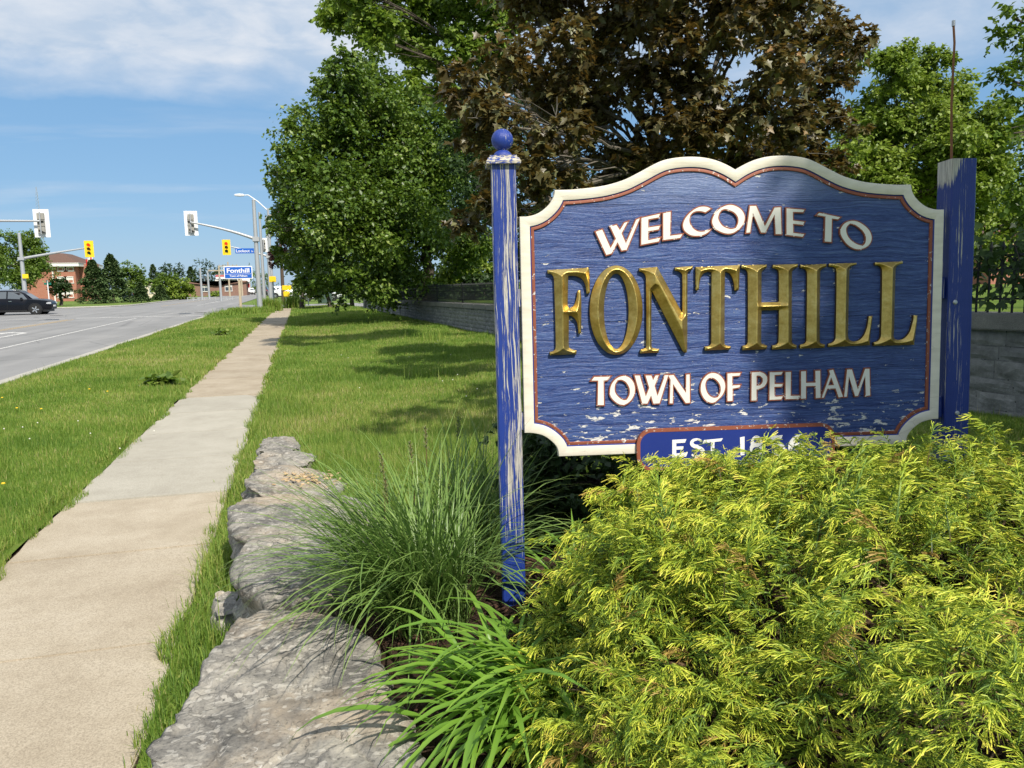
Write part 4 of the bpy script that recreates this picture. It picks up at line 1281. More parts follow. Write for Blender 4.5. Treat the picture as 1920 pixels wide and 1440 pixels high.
def boulder(name, label, poly, ztop, zbot, seed, tilt=(0, 0), group='flat limestone boulders along the sidewalk'):
    P = smooth_ring(np.array(poly), 6, 24.0)
    P = resample(np.vstack([P, P[:1]]), 0.019)[:-1]
    c = P.mean(0)
    P = np.array([p + (p - c) / max(np.linalg.norm(p - c), 1e-6) * (0.030 * mnoise.noise(Vector((p[0] * 7 + seed, p[1] * 7, seed))) + 0.014 * math.floor(2.5 * mnoise.noise(Vector((p[0] * 13, p[1] * 13 + seed, 2.0))))) for p in P])
    n = len(P)
    R = math.sqrt(abs(area(P)) / math.pi)
    rings = []
    H = ztop - zbot
    prof = [(0.97, 0.0), (0.99, 0.14), (0.975, 0.26), (1.0, 0.38), (0.97, 0.47), (0.995, 0.56), (0.975, 0.64), (1.0, 0.73), (0.985, 0.80), (0.995, 0.87), (0.992, 0.93), (0.984, 0.972), (0.970, 0.992), (0.945, 1.0)]
    prof += [(k, 1.0) for k in np.linspace(0.905, 0.02, 38)]
    V = []
    for k, hz in prof:
        for p in P:
            q = c + (p - c) * k
            z = zbot + H * hz
            s = Vector((q[0] * 1.0 + seed * 3.1, q[1], z * 1.6))
            if hz < 0.99:
                d = mnoise.fractal(s * 5.0, 1.0, 2.0, 4) * 0.022 + mnoise.noise(s * 2.2) * 0.022
                strata = 0.016 * math.floor(2 * math.sin(z * 42 + 5 * mnoise.noise(s * 2)))
                u = (p - c) / max(np.linalg.norm(p - c), 1e-6)
                q = q + u * (d + strata)
            wq = s + Vector((mnoise.noise(s * 5), mnoise.noise(s * 5 + Vector((7, 1, 3))), 0)) * 0.07
            rid = 1 - abs(mnoise.noise(wq * 4.5)) * 2
            top = mnoise.fractal(s * 5.5, 0.8, 2.1, 6) * 0.009 + mnoise.noise(s * 1.6) * 0.020 - 0.012 * max(0.0, rid - 0.86) / 0.14
            ledge = 0.011 * math.floor(3.4 * (mnoise.noise(wq * 1.7 + Vector((9, 0, 0))) + 0.10 * mnoise.noise(s * 13) + 0.5))
            if hz > 0.8:
                z += (top + ledge - 0.01) * (1 if hz > 0.95 else 0.5)
            z += (tilt[0] * (q[0] - c[0]) + tilt[1] * (q[1] - c[1])) * hz
            V.append((q[0], q[1], z))
    m_ = len(prof)
    F = []
    for i in range(m_ - 1):
        for k in range(n):
            k2 = (k + 1) % n
            F.append((i * n + k, i * n + k2, (i + 1) * n + k2, (i + 1) * n + k))
    mb = MB().add(V, F)
    mb.f.append(tuple((m_ - 1) * n + k for k in range(n)))
    o = mb.build(name, ROCK, None, smooth=False)
    for p in o.data.polygons:
        p.use_smooth = True
    return setp(o, label, 'boulder', group)


boulder('boulder', 'largest flat grey boulder at the front, lowest in the photo', BOULDERS[0], 0.335, -0.12, 1, (0.02, 0.02))
boulder('boulder', 'long grey boulder behind the largest one, partly under the grass clump', BOULDERS[1], 0.39, -0.12, 2, (0.0, -0.02))
boulder('boulder', 'mid-size boulder with a tan-stained top, third from the front', BOULDERS[2], 0.335, -0.12, 3, (-0.06, 0))
boulder('boulder', 'narrow boulder second from the far end of the row', BOULDERS[3], 0.285, -0.12, 4, (-0.05, 0.05))
boulder('boulder', 'smallest boulder at the far end, by the open lawn', BOULDERS[4], 0.245, -0.12, 5, (-0.08, 0.05))
boulder('boulder', 'little low stone in the grass strip beside the long boulder', BOULDERS[5], 0.11, -0.1, 6, group='small stones')
# pale bark chips left lying on the third boulder
CHIP = plain('dry_bark_chip', (0.50, 0.36, 0.20), 0.9, 0, 0.3, 30)
rs = random.Random(3)
mb = MB()
for k in range(70):
    x, y = rs.gauss(-0.02, 0.10), rs.gauss(5.35, 0.11)
    M = Matrix.Rotation(rs.uniform(0, 6.3), 3, 'Z') @ Matrix.Rotation(rs.uniform(-0.4, 0.4), 3, 'X')
    mb.box((x, y, 0.345 + rs.uniform(-0.008, 0.012) - 0.06 * (x + 0.08)), (rs.uniform(0.015, 0.05), rs.uniform(0.008, 0.018), 0.004), M)
setp(mb.build('bark_chips', CHIP), 'pale bark chips scattered on the third boulder', 'bark chips', kind='stuff')
mb = MB()
for k in range(420):
    x, y = rs.uniform(0.1, 1.2), rs.uniform(1.9, 4.0)
    if not inside(bed, np.array([x]), np.array([y]))[0]:
        continue
    M = Matrix.Rotation(rs.uniform(0, 6.3), 3, 'Z') @ Matrix.Rotation(rs.uniform(-0.6, 0.6), 3, 'X')
    mb.box((x, y, float(lawn_z(x, y)) + 0.035 + rs.uniform(0, 0.02)), (rs.uniform(0.02, 0.06), rs.uniform(0.006, 0.018), 0.005), M)
setp(mb.build('mulch', plain('mulch_brown', (0.075, 0.038, 0.022), 0.9, 0, 0.5, 40)), 'brown bark mulch on the bed under the grasses', 'mulch', kind='stuff')


# ================================================================== PLANTS AROUND THE SIGN
def ribbon(path, width, fold=0.25, tint0=0.3, tint1=0.6, side=None):
    """blade or leaf: three verts per station, folded along the midrib"""
    path = np.asarray(path, float)
    n = len(path)
    t = np.gradient(path, axis=0)
    t /= np.linalg.norm(t, axis=1)[:, None]
    s = np.cross(t, np.array([0, 0, 1.0])) if side is None else np.tile(side, (n, 1)).astype(float)
    s /= np.maximum(np.linalg.norm(s, axis=1), 1e-6)[:, None]
    nn = np.cross(s, t)
    w = np.asarray(width)[:, None] / 2
    L = path + s * w + nn * w * fold
    R = path - s * w + nn * w * fold
    V = np.stack([L, path, R], 1).reshape(-1, 3)
    F = []
    for i in range(n - 1):
        a, b = 3 * i, 3 * i + 3
        F += [(a, a + 1, b + 1, b), (a + 1, a + 2, b + 2, b + 1)]
    ti = np.repeat(np.linspace(tint0, tint1, n), 3)
    return V, np.array(F), ti


def leafy(name, stops, rough, trans, tcol, spec=0.35):
    """leaf with small per-object colour variation"""
    def f(h):
        a = h.n('ShaderNodeAttribute', attribute_name='tint').outputs['Fac']
        rnd = h.n('ShaderNodeObjectInfo').outputs['Random']
        v = h.math('ADD', a, h.math('MULTIPLY', h.math('SUBTRACT', rnd, 0.5), 0.3))
        c = h.ramp(v, stops)
        s = bsdf(h, c, rough, 0.0, None, spec)
        tr = h.n('ShaderNodeBsdfTranslucent', {'Color': h.mix(0.5, c, tcol)}).outputs[0]
        return h.n('ShaderNodeMixShader', {0: trans, 1: s, 2: tr}).outputs[0]
    return material(name, f)


MISC = leafy('ornamental_grass_leaf', [(0.0, (0.20, 0.13, 0.06)), (0.12, (0.10, 0.18, 0.035)), (0.5, (0.15, 0.25, 0.055)), (0.8, (0.23, 0.33, 0.08)), (1.0, (0.35, 0.38, 0.12))], 0.38, 0.25, (0.15, 0.3, 0.05), 0.45)
LILY = leafy('daylily_leaf', [(0.0, (0.10, 0.20, 0.03)), (0.5, (0.15, 0.30, 0.035)), (0.85, (0.24, 0.40, 0.05)), (1.0, (0.34, 0.42, 0.08))], 0.36, 0.35, (0.3, 0.5, 0.04), 0.45)


def blade_variant(L, lift, droop, w, nseg=9, twist=0.0):
    """arching blade in the x-z plane"""
    t = np.linspace(0, 1, nseg)
    ang = lift - droop * t ** 1.7
    d = np.stack([np.cos(ang), np.zeros(nseg), np.sin(ang)], -1) * (L / (nseg - 1))
    p = np.cumsum(d, 0)
    p -= p[0]
    p[:, 1] += twist * t ** 2
    wd = w * np.minimum(1.0, 0.55 + 1.2 * t) * np.clip((1 - t) * 3.2, 0.06, 1.0)
    return ribbon(p, wd, 0.35, 0.30, 0.72)


def clump(name, label, cat, base, n_parts, n_rest, variants, mat, part_name, rad, face_cam, seed, pitch=0.0, sc=(0.75, 1.15), bias=None):
    root = empty(name, base, 0, label, cat)
    rr = random.Random(seed)
    meshes = [mesh_np(part_name, V, F, mat, True, {'tint': ('POINT', ti)}) for V, F, ti in variants]

    def place():
        a = rr.uniform(0, 2 * math.pi)
        if bias and rr.random() < bias[1]:
            a = rr.gauss(bias[0], bias[2])
        rad_ = rad * math.sqrt(rr.random())
        b = rr.uniform(0, 2 * math.pi)
        return (rad_ * math.cos(b), rad_ * math.sin(b), -0.02), a, rr.uniform(-0.25, 0.15) + pitch, rr.uniform(*sc)
    for k in range(n_parts):
        loc, a, p, s = place()
        link(part_name, meshes[rr.randrange(len(meshes))], root, loc, (rr.uniform(-0.25, 0.25), p, a), (s, s, s))
    if n_rest:
        Vs, Fs, Ts, b = [], [], [], 0
        for k in range(n_rest):
            loc, a, p, s = place()
            V, F, ti = variants[rr.randrange(len(variants))]
            M = np.array((Matrix.Rotation(a, 3, 'Z') @ Matrix.Rotation(p, 3, 'Y') @ Matrix.Rotation(rr.uniform(-0.25, 0.25), 3, 'X')))
            Vs.append((V * s) @ M.T + np.array(loc)); Fs.append(F + b); b += len(V)
            Ts.append(np.clip(ti + rr.gauss(0, 0.12), 0, 1))
        o = link(part_name + '_mass', mesh_np(part_name + '_mass', np.concatenate(Vs), np.concatenate(Fs), mat, True, {'tint': ('POINT', np.concatenate(Ts))}), root)
        o['kind'] = 'stuff'
    return root


rv = random.Random(21)
gv = [blade_variant(rv.uniform(0.6, 0.92), rv.uniform(1.05, 1.5), rv.uniform(0.5, 1.8), rv.uniform(0.0048, 0.0072), 9, rv.uniform(-0.08, 0.08)) for _ in range(16)]
clump('ornamental_grass', 'big fountain of long thin green grass blades beside the left sign post', 'grass clump', (0.43, 2.95, 0.30), 290, 640, gv, MISC, 'blade', 0.17, True, 5, 0.10, (0.75, 1.2), (math.pi, 0.68, 1.0))
clump('ornamental_grass', 'darker grass clump right behind the left sign post, in shade', 'grass clump', (0.74, 3.50, 0.30), 200, 220, gv, MISC, 'blade', 0.15, True, 6, -0.08, (0.7, 1.05))
lv = [blade_variant(rv.uniform(0.48, 0.72), rv.uniform(0.95, 1.4), rv.uniform(1.2, 2.3), rv.uniform(0.014, 0.020), 11, rv.uniform(-0.10, 0.10)) for _ in range(14)]
clump('daylily', 'bright green strap-leaved daylily clump in front of the left post', 'plant', (0.64, 2.08, 0.28), 290, 0, lv, LILY, 'leaf', 0.19, True, 9, 0.05, (0.7, 1.1), (math.pi * 1.1, 0.45, 0.85))
clump('daylily', 'small daylily tuft between the left post and the golden shrub', 'plant', (1.04, 2.86, 0.28), 60, 0, lv, LILY, 'leaf', 0.08, True, 10, -0.2, (0.55, 0.9))
# seed heads standing over the grass clump
STALK = tinted('seed_head', [(0.0, (0.20, 0.22, 0.09)), (1.0, (0.34, 0.33, 0.18))], 0.7, 0.2, (0.4, 0.4, 0.15))
for i, (x, y, hgt) in enumerate(((0.33, 3.25, 0.64), (0.45, 3.33, 0.66), (0.52, 3.45, 0.70), (0.28, 3.12, 0.56), (0.66, 3.55, 0.72))):
    root = empty('seed_stalk', (x, y, 0.3), 0, ['second seed stalk from the left over the grass clump', 'middle seed stalk of the five over the grass clump', 'second seed stalk from the right over the grass clump', 'leftmost seed stalk over the grass clump', 'rightmost seed stalk, nearest the left sign post'][i], 'grass stalk', 'seed stalks over the grass clump')
    path = [(0.03 * t * t * (i - 2) * 0.6, 0, hgt * t) for t in np.linspace(0, 1, 7)]
    MB().tube(path, [0.0018] * 7, 4).build('stem', MISC, root)
    mb = MB()
    for k in range(16):
        t = 0.86 + 0.15 * k / 16
        c_ = Vector(path[-1]) * t
        M = Matrix.Rotation(k * 2.4, 3, 'Z') @ Matrix.Rotation(0.6, 3, 'Y')
        mb.box(c_ + M @ Vector((0.006, 0, 0.004)), (0.005, 0.004, 0.014), M)
    mb.build('seed_head', STALK, root)


# ---- golden thread-leaf cypress
def spray_variant(rr):
    Vs, Fs, Ts = [], [], []
    nb = 0

    def thread(path, w0, w1, t0, t1):
        nonlocal nb
        path = np.asarray(path)
        n = len(path)
        t = np.gradient(path, axis=0)
        t /= np.maximum(np.linalg.norm(t, axis=1), 1e-9)[:, None]
        ax = np.array([rr.gauss(0, 1), rr.gauss(0, 1), rr.gauss(0, 1)])
        s = np.cross(t, ax)
        s /= np.maximum(np.linalg.norm(s, axis=1), 1e-9)[:, None]
        w = np.linspace(w0, w1, n)[:, None] / 2
        V = np.stack([path + s * w, path - s * w], 1).reshape(-1, 3)
        F = [(2 * i, 2 * i + 1, 2 * i + 3, 2 * i + 2) for i in range(n - 1)]
        Vs.append(V); Fs.append(np.array(F) + nb); nb += len(V)
        Ts.append(np.repeat(np.linspace(t0, t1, n), 2))
    L = rr.uniform(0.11, 0.18)
    tt = np.linspace(0, 1, 7)
    rise, drop = rr.uniform(0.15, 0.5), rr.uniform(0.35, 0.85)
    main = np.stack([L * tt, 0.04 * L * np.sin(tt * 4 + rr.random() * 6), L * (rise * tt - drop * tt ** 2.2)], -1)
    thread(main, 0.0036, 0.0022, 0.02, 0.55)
    for k in range(19):
        t = rr.uniform(0.12, 1.0)
        p = np.array([np.interp(t, tt, main[:, i]) for i in range(3)])
        sd = rr.choice((-1, 1))
        l = rr.uniform(0.022, 0.05) * (1.15 - 0.5 * t)
        a = rr.uniform(0.25, 1.0)
        d = np.array([math.cos(a), sd * math.sin(a), rr.uniform(-0.1, 0.45)])
        ss_ = np.linspace(0, 1, 4)
        dr = rr.uniform(0.7, 1.9)
        fil = p + np.outer(ss_ * l, d) + np.stack([0 * ss_, 0 * ss_, -dr * l * ss_ ** 2], -1)
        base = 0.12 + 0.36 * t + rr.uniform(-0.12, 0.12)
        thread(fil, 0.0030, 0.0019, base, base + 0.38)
        for q in range(3):
            u = rr.uniform(0.2, 0.85)
            p2 = np.array([np.interp(u, ss_, fil[:, i]) for i in range(3)])
            l2 = rr.uniform(0.010, 0.026)
            d2 = d + np.array([rr.gauss(0, 0.5), rr.gauss(0, 0.5), rr.gauss(-0.15, 0.4)])
            d2 /= np.linalg.norm(d2)
            u4 = np.linspace(0, 1, 3)
            f2 = p2 + np.outer(u4 * l2, d2) + np.stack([np.zeros(3), np.zeros(3), -0.8 * l2 * u4 ** 2], -1)
            thread(f2, 0.0027, 0.0016, base + 0.05, base + 0.46)
    return np.concatenate(Vs), np.concatenate(Fs), np.clip(np.concatenate(Ts), 0, 1)


def m_cypress(h):
    a = h.n('ShaderNodeAttribute', attribute_name='tint').outputs['Fac']
    rnd = h.n('ShaderNodeObjectInfo').outputs['Random']
    v = h.math('ADD', a, h.math('MULTIPLY', h.math('SUBTRACT', rnd, 0.52), 0.30))
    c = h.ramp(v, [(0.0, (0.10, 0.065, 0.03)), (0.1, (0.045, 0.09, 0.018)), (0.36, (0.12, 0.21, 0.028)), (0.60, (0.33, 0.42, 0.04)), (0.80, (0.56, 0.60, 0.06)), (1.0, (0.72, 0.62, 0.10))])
    c = h.mix(h.ramp(rnd, [(0.965, 0.0), (0.968, 0.8)], 'CONSTANT'), c, h.mix(a, (0.16, 0.08, 0.03), (0.50, 0.28, 0.10)))
    s = bsdf(h, c, 0.5, 0.0, None, 0.3)
    tr = h.n('ShaderNodeBsdfTranslucent', {'Color': c}).outputs[0]
    return h.n('ShaderNodeMixShader', {0: 0.14, 1: s, 2: tr}).outputs[0]


CYP = material('golden_cypress', m_cypress)
BARK = material('bark', lambda h: bsdf(h, h.ramp(h.noise(h.mapping(world_co(h), (9, 9, 1.6)), 1.6, 6.0, 0.65), [(0.3, (0.045, 0.036, 0.028)), (0.55, (0.11, 0.092, 0.075)), (0.75, (0.20, 0.175, 0.145))]), 0.95, 0,
                                       bump(h, h.noise(h.mapping(world_co(h), (14, 14, 2.5)), 2.0, 5.0), 0.9, 0.05), 0.15))
TWIG = plain('dry_twig', (0.20, 0.13, 0.075), 0.85, 0, 0.35, 25)
shrub = empty('cypress_shrub', (1.88, 1.52, 0.28), 0, 'wide golden thread-leaf cypress shrub filling the ground before the sign', 'shrub')
rr = random.Random(77)
SPR = [spray_variant(rr) for _ in range(14)]
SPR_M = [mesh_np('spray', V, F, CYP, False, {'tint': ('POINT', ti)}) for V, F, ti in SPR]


def shrub_point(az, el, depth):
    ce, se = math.cos(el), math.sin(el)
    A, B, Hh = 1.33, 1.14, 0.80
    d = Vector((math.copysign(abs(math.cos(az)) ** 0.9, math.cos(az)), math.copysign(abs(math.sin(az)) ** 0.9, math.sin(az)), 0))
    p = Vector((A * d.x * ce ** 0.75, B * d.y * ce ** 0.75, Hh * se ** 0.72))
    nrm = Vector((d.x * ce / A, d.y * ce / B, se / Hh)).normalized()
    p.z += (0.12 * math.exp(-((p.x + 0.78) ** 2 + (p.y - 0.68) ** 2) / 0.20) - 0.035 * min(1.0, max(0.0, (p.x + 0.2) / 0.7))) * min(1.0, se * 2)
    lump = mnoise.noise(p * 3.2 + Vector((4, 2, 7))) * 0.16 + mnoise.noise(p * 6.5) * 0.11
    return p + nrm * (lump - depth), nrm


def spray_matrix(p, nrm):
    tang = Vector((rr.gauss(0, 1), rr.gauss(0, 1), rr.gauss(0, 0.6)))
    tang = (tang - nrm * tang.dot(nrm)).normalized()
    d = (nrm * rr.uniform(0.35, 0.95) + tang * rr.uniform(0.3, 0.95) + Vector((0, 0, 0.22))).normalized()
    z = (Vector((0, 0, 1)) + nrm * 0.3)
    y = z.cross(d).normalized()
    z = d.cross(y)
    R = Matrix(((d.x, y.x, z.x), (d.y, y.y, z.y), (d.z, y.z, z.z)))
    return R, p - d * 0.07


cand = []
for k in range(10500):
    az = rr.uniform(0, 2 * math.pi)
    el = math.asin(rr.uniform(0.02, 1.0))
    depth = abs(rr.gauss(0, 0.055)) if rr.random() < 0.7 else rr.uniform(0.06, 0.26)
    p, nrm = shrub_point(az, el, depth)
    wp = p + Vector(shrub.location)
    toc = (Vector(CAM) - wp)
    facing = nrm.dot(toc.normalized())
    if facing < -0.45 and rr.random() < 0.8:
        continue
    if mnoise.noise(p * 4.6 + Vector((1, 8, 3))) < -0.24 and rr.random() < 0.75:
        continue
    cand.append((toc.length + (0.6 if depth > 0.06 else 0) - 0.5 * facing, p, nrm, depth))
cand.sort(key=lambda q: q[0])
GP, GR, GS, GV = [], [], [], []
nobj = 0
spray_objs = {}
for i, (_, p, nrm, depth) in enumerate(cand):
    R, org = spray_matrix(p, nrm)
    wp = org + Vector(shrub.location)
    s = rr.uniform(0.65, 1.2) * min(1.0, max(0.62, (wp - Vector(CAM)).length / 2.1))
    v = np.array(wp) - CAM
    zc = v @ FW
    onscreen = zc > 0.2 and abs(v @ RT / zc) < 0.72 and abs(v @ UP / zc) < 0.56
    j = i % 14
    if nobj < 300 and onscreen and depth < 0.07:
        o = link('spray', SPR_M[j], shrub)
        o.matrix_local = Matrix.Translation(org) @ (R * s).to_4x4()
        nobj += 1
        spray_objs.setdefault(j, o)
    else:
        GP.append(org); GR.append(R.to_euler('XYZ')); GS.append(s); GV.append(j)


def scatter(name, parent, pts, rots, scls, var, sources):
    """the many remaining sprays: one object, instanced from the sprays above"""
    me = bpy.data.meshes.new(name)
    me.from_pydata([tuple(q) for q in pts], [], [])
    a_ = me.attributes.new('rot', 'FLOAT_VECTOR', 'POINT')
    a_.data.foreach_set('vector', np.array([tuple(e) for e in rots], np.float32).ravel())
    a_ = me.attributes.new('scl', 'FLOAT', 'POINT')
    a_.data.foreach_set('value', np.array(scls, np.float32))
    a_ = me.attributes.new('kindno', 'INT', 'POINT')
    a_.data.foreach_set('value', np.array(var, np.int32))
    o = link(name, me, parent)
    ng = bpy.data.node_groups.new(name, 'GeometryNodeTree')
    ng.interface.new_socket('Geometry', in_out='INPUT', socket_type='NodeSocketGeometry')
    ng.interface.new_socket('Geometry', in_out='OUTPUT', socket_type='NodeSocketGeometry')
    gi = ng.nodes.new('NodeGroupInput'); go = ng.nodes.new('NodeGroupOutput')
    jn = ng.nodes.new('GeometryNodeJoinGeometry')

    def attr(nm, ty):
        n_ = ng.nodes.new('GeometryNodeInputNamedAttribute')
        n_.data_type = ty
        n_.inputs['Name'].default_value = nm
        return n_.outputs[0]
    for kk, src in sources.items():
        cmp_ = ng.nodes.new('FunctionNodeCompare')
        cmp_.data_type = 'INT'; cmp_.operation = 'EQUAL'
        ng.links.new(attr('kindno', 'INT'), cmp_.inputs[2])
        cmp_.inputs[3].default_value = kk
        oi = ng.nodes.new('GeometryNodeObjectInfo')
        oi.inputs['Object'].default_value = src
        oi.transform_space = 'ORIGINAL'
        ip = ng.nodes.new('GeometryNodeInstanceOnPoints')
        ng.links.new(gi.outputs[0], ip.inputs['Points'])
        ng.links.new(cmp_.outputs[0], ip.inputs['Selection'])
        ng.links.new(oi.outputs['Geometry'], ip.inputs['Instance'])
        e2r = ng.nodes.new('FunctionNodeEulerToRotation')
        ng.links.new(attr('rot', 'FLOAT_VECTOR'), e2r.inputs[0])
        ng.links.new(e2r.outputs[0], ip.inputs['Rotation'])
        ng.links.new(attr('scl', 'FLOAT'), ip.inputs['Scale'])
        ng.links.new(ip.outputs[0], jn.inputs[0])
    ng.links.new(jn.outputs[0], go.inputs[0])
    md = o.modifiers.new('scatter', 'NODES')
    md.node_group = ng
    o['kind'] = 'stuff'
    return o


scatter('spray_mass', shrub, GP, GR, GS, GV, spray_objs)
for k in range(46):
    az = rr.uniform(0, 2 * math.pi)
    p, nrm = shrub_point(az, math.asin(rr.uniform(0.1, 0.95)), rr.uniform(0.05, 0.14))
    a = Vector((rr.gauss(0, 0.08), rr.gauss(0, 0.08), 0.02))
    mid = a.lerp(p, 0.55) + Vector((rr.gauss(0, 0.06), rr.gauss(0, 0.06), 0.05))
    pts = [a, a.lerp(mid, 0.5) + Vector((0, 0, 0.03)), mid, mid.lerp(p, 0.5) + Vector((rr.gauss(0, .03), rr.gauss(0, .03), 0.02)), p]
    MB().tube(pts, [0.014, 0.011, 0.008, 0.005, 0.0025], 5).build('branch', TWIG, shrub)
# dense heart of the shrub: inner foliage with its shade put into the colour
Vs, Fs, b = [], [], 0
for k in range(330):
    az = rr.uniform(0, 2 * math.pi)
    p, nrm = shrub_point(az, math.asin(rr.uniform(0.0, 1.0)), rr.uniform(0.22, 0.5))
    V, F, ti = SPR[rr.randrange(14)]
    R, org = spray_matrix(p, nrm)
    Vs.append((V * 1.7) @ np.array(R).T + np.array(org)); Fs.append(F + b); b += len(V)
INNER_DARK = plain('shaded_inner_foliage', (0.06, 0.042, 0.022), 0.9, 0, 0.4, 12)
o = link('inner_twigs', mesh_np('inner_twigs', np.concatenate(Vs), np.concatenate(Fs), INNER_DARK), shrub)
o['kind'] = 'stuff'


# ================================================================== STONE WALL AND IRON FENCE
STONE = material('wall_stone', lambda h: bsdf(h, h.mix(h.math('MULTIPLY', h.n('ShaderNodeObjectInfo').outputs['Random'], 0.55),
                 h.ramp(h.noise(world_co(h), 7.0, 6.0, 0.65), [(0.3, (0.13, 0.125, 0.115)), (0.5, (0.24, 0.235, 0.22)), (0.7, (0.34, 0.33, 0.31))]), (0.13, 0.135, 0.135)),
                 0.92, 0, bump(h, h.noise(world_co(h), 16.0, 6.0, 0.7), 0.9, 0.03), 0.2))


def m_wallfar(h):
    co = obj_co(h)
    sp = h.n('ShaderNodeSeparateXYZ', {0: co})
    v = h.n('ShaderNodeCombineXYZ', {'X': sp.outputs['Y'], 'Y': sp.outputs['Z'], 'Z': 0.0}).outputs[0]
    br = h.n('ShaderNodeTexBrick', {'Vector': v, 'Scale': 1.0, 'Color1': (0.19, 0.185, 0.175, 1), 'Color2': (0.28, 0.275, 0.26, 1), 'Mortar': (0.07, 0.068, 0.065, 1),
                                    'Mortar Size': 0.008, 'Brick Width': 0.5, 'Row Height': 0.125})
    stain = h.ramp(h.noise(h.mapping(co, (1, 2.2, 0.3)), 1.0, 4.0), [(0.5, 0.0), (0.62, 0.75)])
    return bsdf(h, h.mix(stain, br.outputs[0], (0.07, 0.07, 0.072)), 0.95, 0, bump(h, h.noise(co, 14.0, 5.0), 0.8, 0.03), 0.15)


WALLFAR = material('wall_stone_far', m_wallfar)
COPING = conc('coping_concrete', (0.15, 0.145, 0.13), (0.22, 0.21, 0.19), (0.30, 0.285, 0.26))
wall = empty('stone_wall', (wall_x(0), 0, 0), 0.048, 'low grey stone retaining wall with coping running along the lawn', 'wall')
ys = np.linspace(-2, 50, 90)
V, F = [], []
for y in ys:
    t = float(wall_top(y))
    V += [(0.03, y, -0.1), (0.03, y, t - 0.15), (0.40, y, t - 0.15), (0.40, y, -0.1)]
for i in range(len(ys) - 1):
    a, b = 4 * i, 4 * i + 4
    F += [(a, a + 1, b + 1, b), (a + 1, a + 2, b + 2, b + 1), (a + 2, a + 3, b + 3, b + 2)]
F += [(0, 3, 2, 1), tuple(len(V) - 4 + k for k in range(4))]
MB().add(V, F).build('wall_core', WALLFAR, wall)
rs = random.Random(14)


def stone_mesh(seed):
    r_ = random.Random(seed)
    V, F = [], []
    n = 4
    for i in range(n):
        for j in range(n):
            e = (i in (0, n - 1)) or (j in (0, n - 1))
            V.append((-0.006 if e else -0.5 - 0.5 * r_.random(), -0.5 + i / (n - 1), -0.5 + j / (n - 1)))
    for i in range(n - 1):
        for j in range(n - 1):
            a = i * n + j
            F.append((a, a + 1, a + n + 1, a + n))
    per = [(i, 0) for i in range(n)] + [(n - 1, j) for j in range(1, n)] + [(i, n - 1) for i in range(n - 2, -1, -1)] + [(0, j) for j in range(n - 2, 0, -1)]
    b = len(V)
    V += [(1.0, V[i * n + j][1], V[i * n + j][2]) for i, j in per]
    m_ = len(per)
    for k in range(m_):
        p, q = per[k], per[(k + 1) % m_]
        F.append((p[0] * n + p[1], b + k, b + (k + 1) % m_, q[0] * n + q[1]))
    me = bpy.data.meshes.new('stone')
    me.from_pydata(V, [], F)
    me.materials.append(STONE)
    bm = bmesh.new(); bm.from_mesh(me); bmesh.ops.recalc_face_normals(bm, faces=bm.faces); bm.to_mesh(me); bm.free()
    return me


STONES = [stone_mesh(k) for k in range(10)]


def lay(y0, y1, lmin, lmax, hs):
    row_z = 0.15
    for k, hh in enumerate(hs):
        y = y0 - rs.uniform(0, lmin)
        while y < y1:
            L = rs.uniform(lmin, lmax)
            yc = y + L / 2
            zc = float(wall_top(yc)) - row_z - hh / 2
            o = link('stone', STONES[rs.randrange(10)], wall, (0.03, yc, zc), (0.0, 0, 0), (0.03, L - 0.012, hh - 0.012))
            o.rotation_euler.x = -0.018 if yc < 21 else -0.0085
            y += L
        row_z += hh


lay(3.6, 8.2, 0.32, 0.75, [0.15, 0.13, 0.17, 0.13, 0.16, 0.15, 0.14, 0.14])
lay(20.2, 36.0, 0.42, 0.72, [0.125, 0.12, 0.13, 0.12, 0.125, 0.13, 0.12])
y = -2.0
while y < 50:
    L = 1.35
    t = float(wall_top(y + L / 2))
    o = MB().box((0.2, 0, 0), (0.52, L - 0.012, 0.15)).build('coping_stone', COPING, wall, bevel=0.012)
    o.location = (0, y + L / 2, t - 0.075)
    o.rotation_euler.x = -0.018 if y < 21 else -0.0085
    y += L
# end pier
MB().box((0.2, 50.3, 0.45), (0.6, 0.6, 1.2)).build('pier', STONE, wall, bevel=0.02)

IRONP = plain('black_painted_iron', (0.012, 0.014, 0.013), 0.5, 0.2, 0.3, 9)
fence = empty('iron_fence', (wall_x(0), 0, 0), 0.048, 'black iron picket fence with ring motif standing on the stone wall', 'fence')


def picket(y, s=6):
    t = float(wall_top(y))
    mb = MB().tube([(0.2, y, t - 0.02), (0.2, y, t + 0.60)], 0.011, s)
    mb.lathe([(0.0, 0.0), (0.016, 0.004), (0.018, 0.02), (0.0, 0.085)], 6, (0.2, y, t + 0.59))
    return mb


for k in range(46):
    picket(3.4 + k * 0.125).build('picket', IRONP, fence)
mass = MB()
y = 9.2
while y < 50:
    mass_p = picket(y, 4)
    mass.add(mass_p.v, mass_p.f)
    y += 0.125
o = mass.build('picket_mass', IRONP, fence, fix=False)
o['kind'] = 'stuff'
for dz_, th in ((0.13, 0.014), (0.40, 0.014), (0.53, 0.014)):
    yy = np.concatenate([np.linspace(-2, 21.6, 8), np.linspace(25, 50, 5)])
    MB().tube([(0.2, q, float(wall_top(q)) + dz_) for q in yy], th, 4, phase=0.785).build('rail', IRONP, fence)
for k in range(46):
    yc = 3.4 + (k + 0.5) * 0.125
    t = float(wall_top(yc)) + 0.465
    ring = MB().tube([(0.2, yc + 0.05 * math.cos(a), t + 0.05 * math.sin(a)) for a in np.linspace(0, 2 * math.pi, 15)], 0.007, 5)
    ring.build('ring', IRONP, fence)
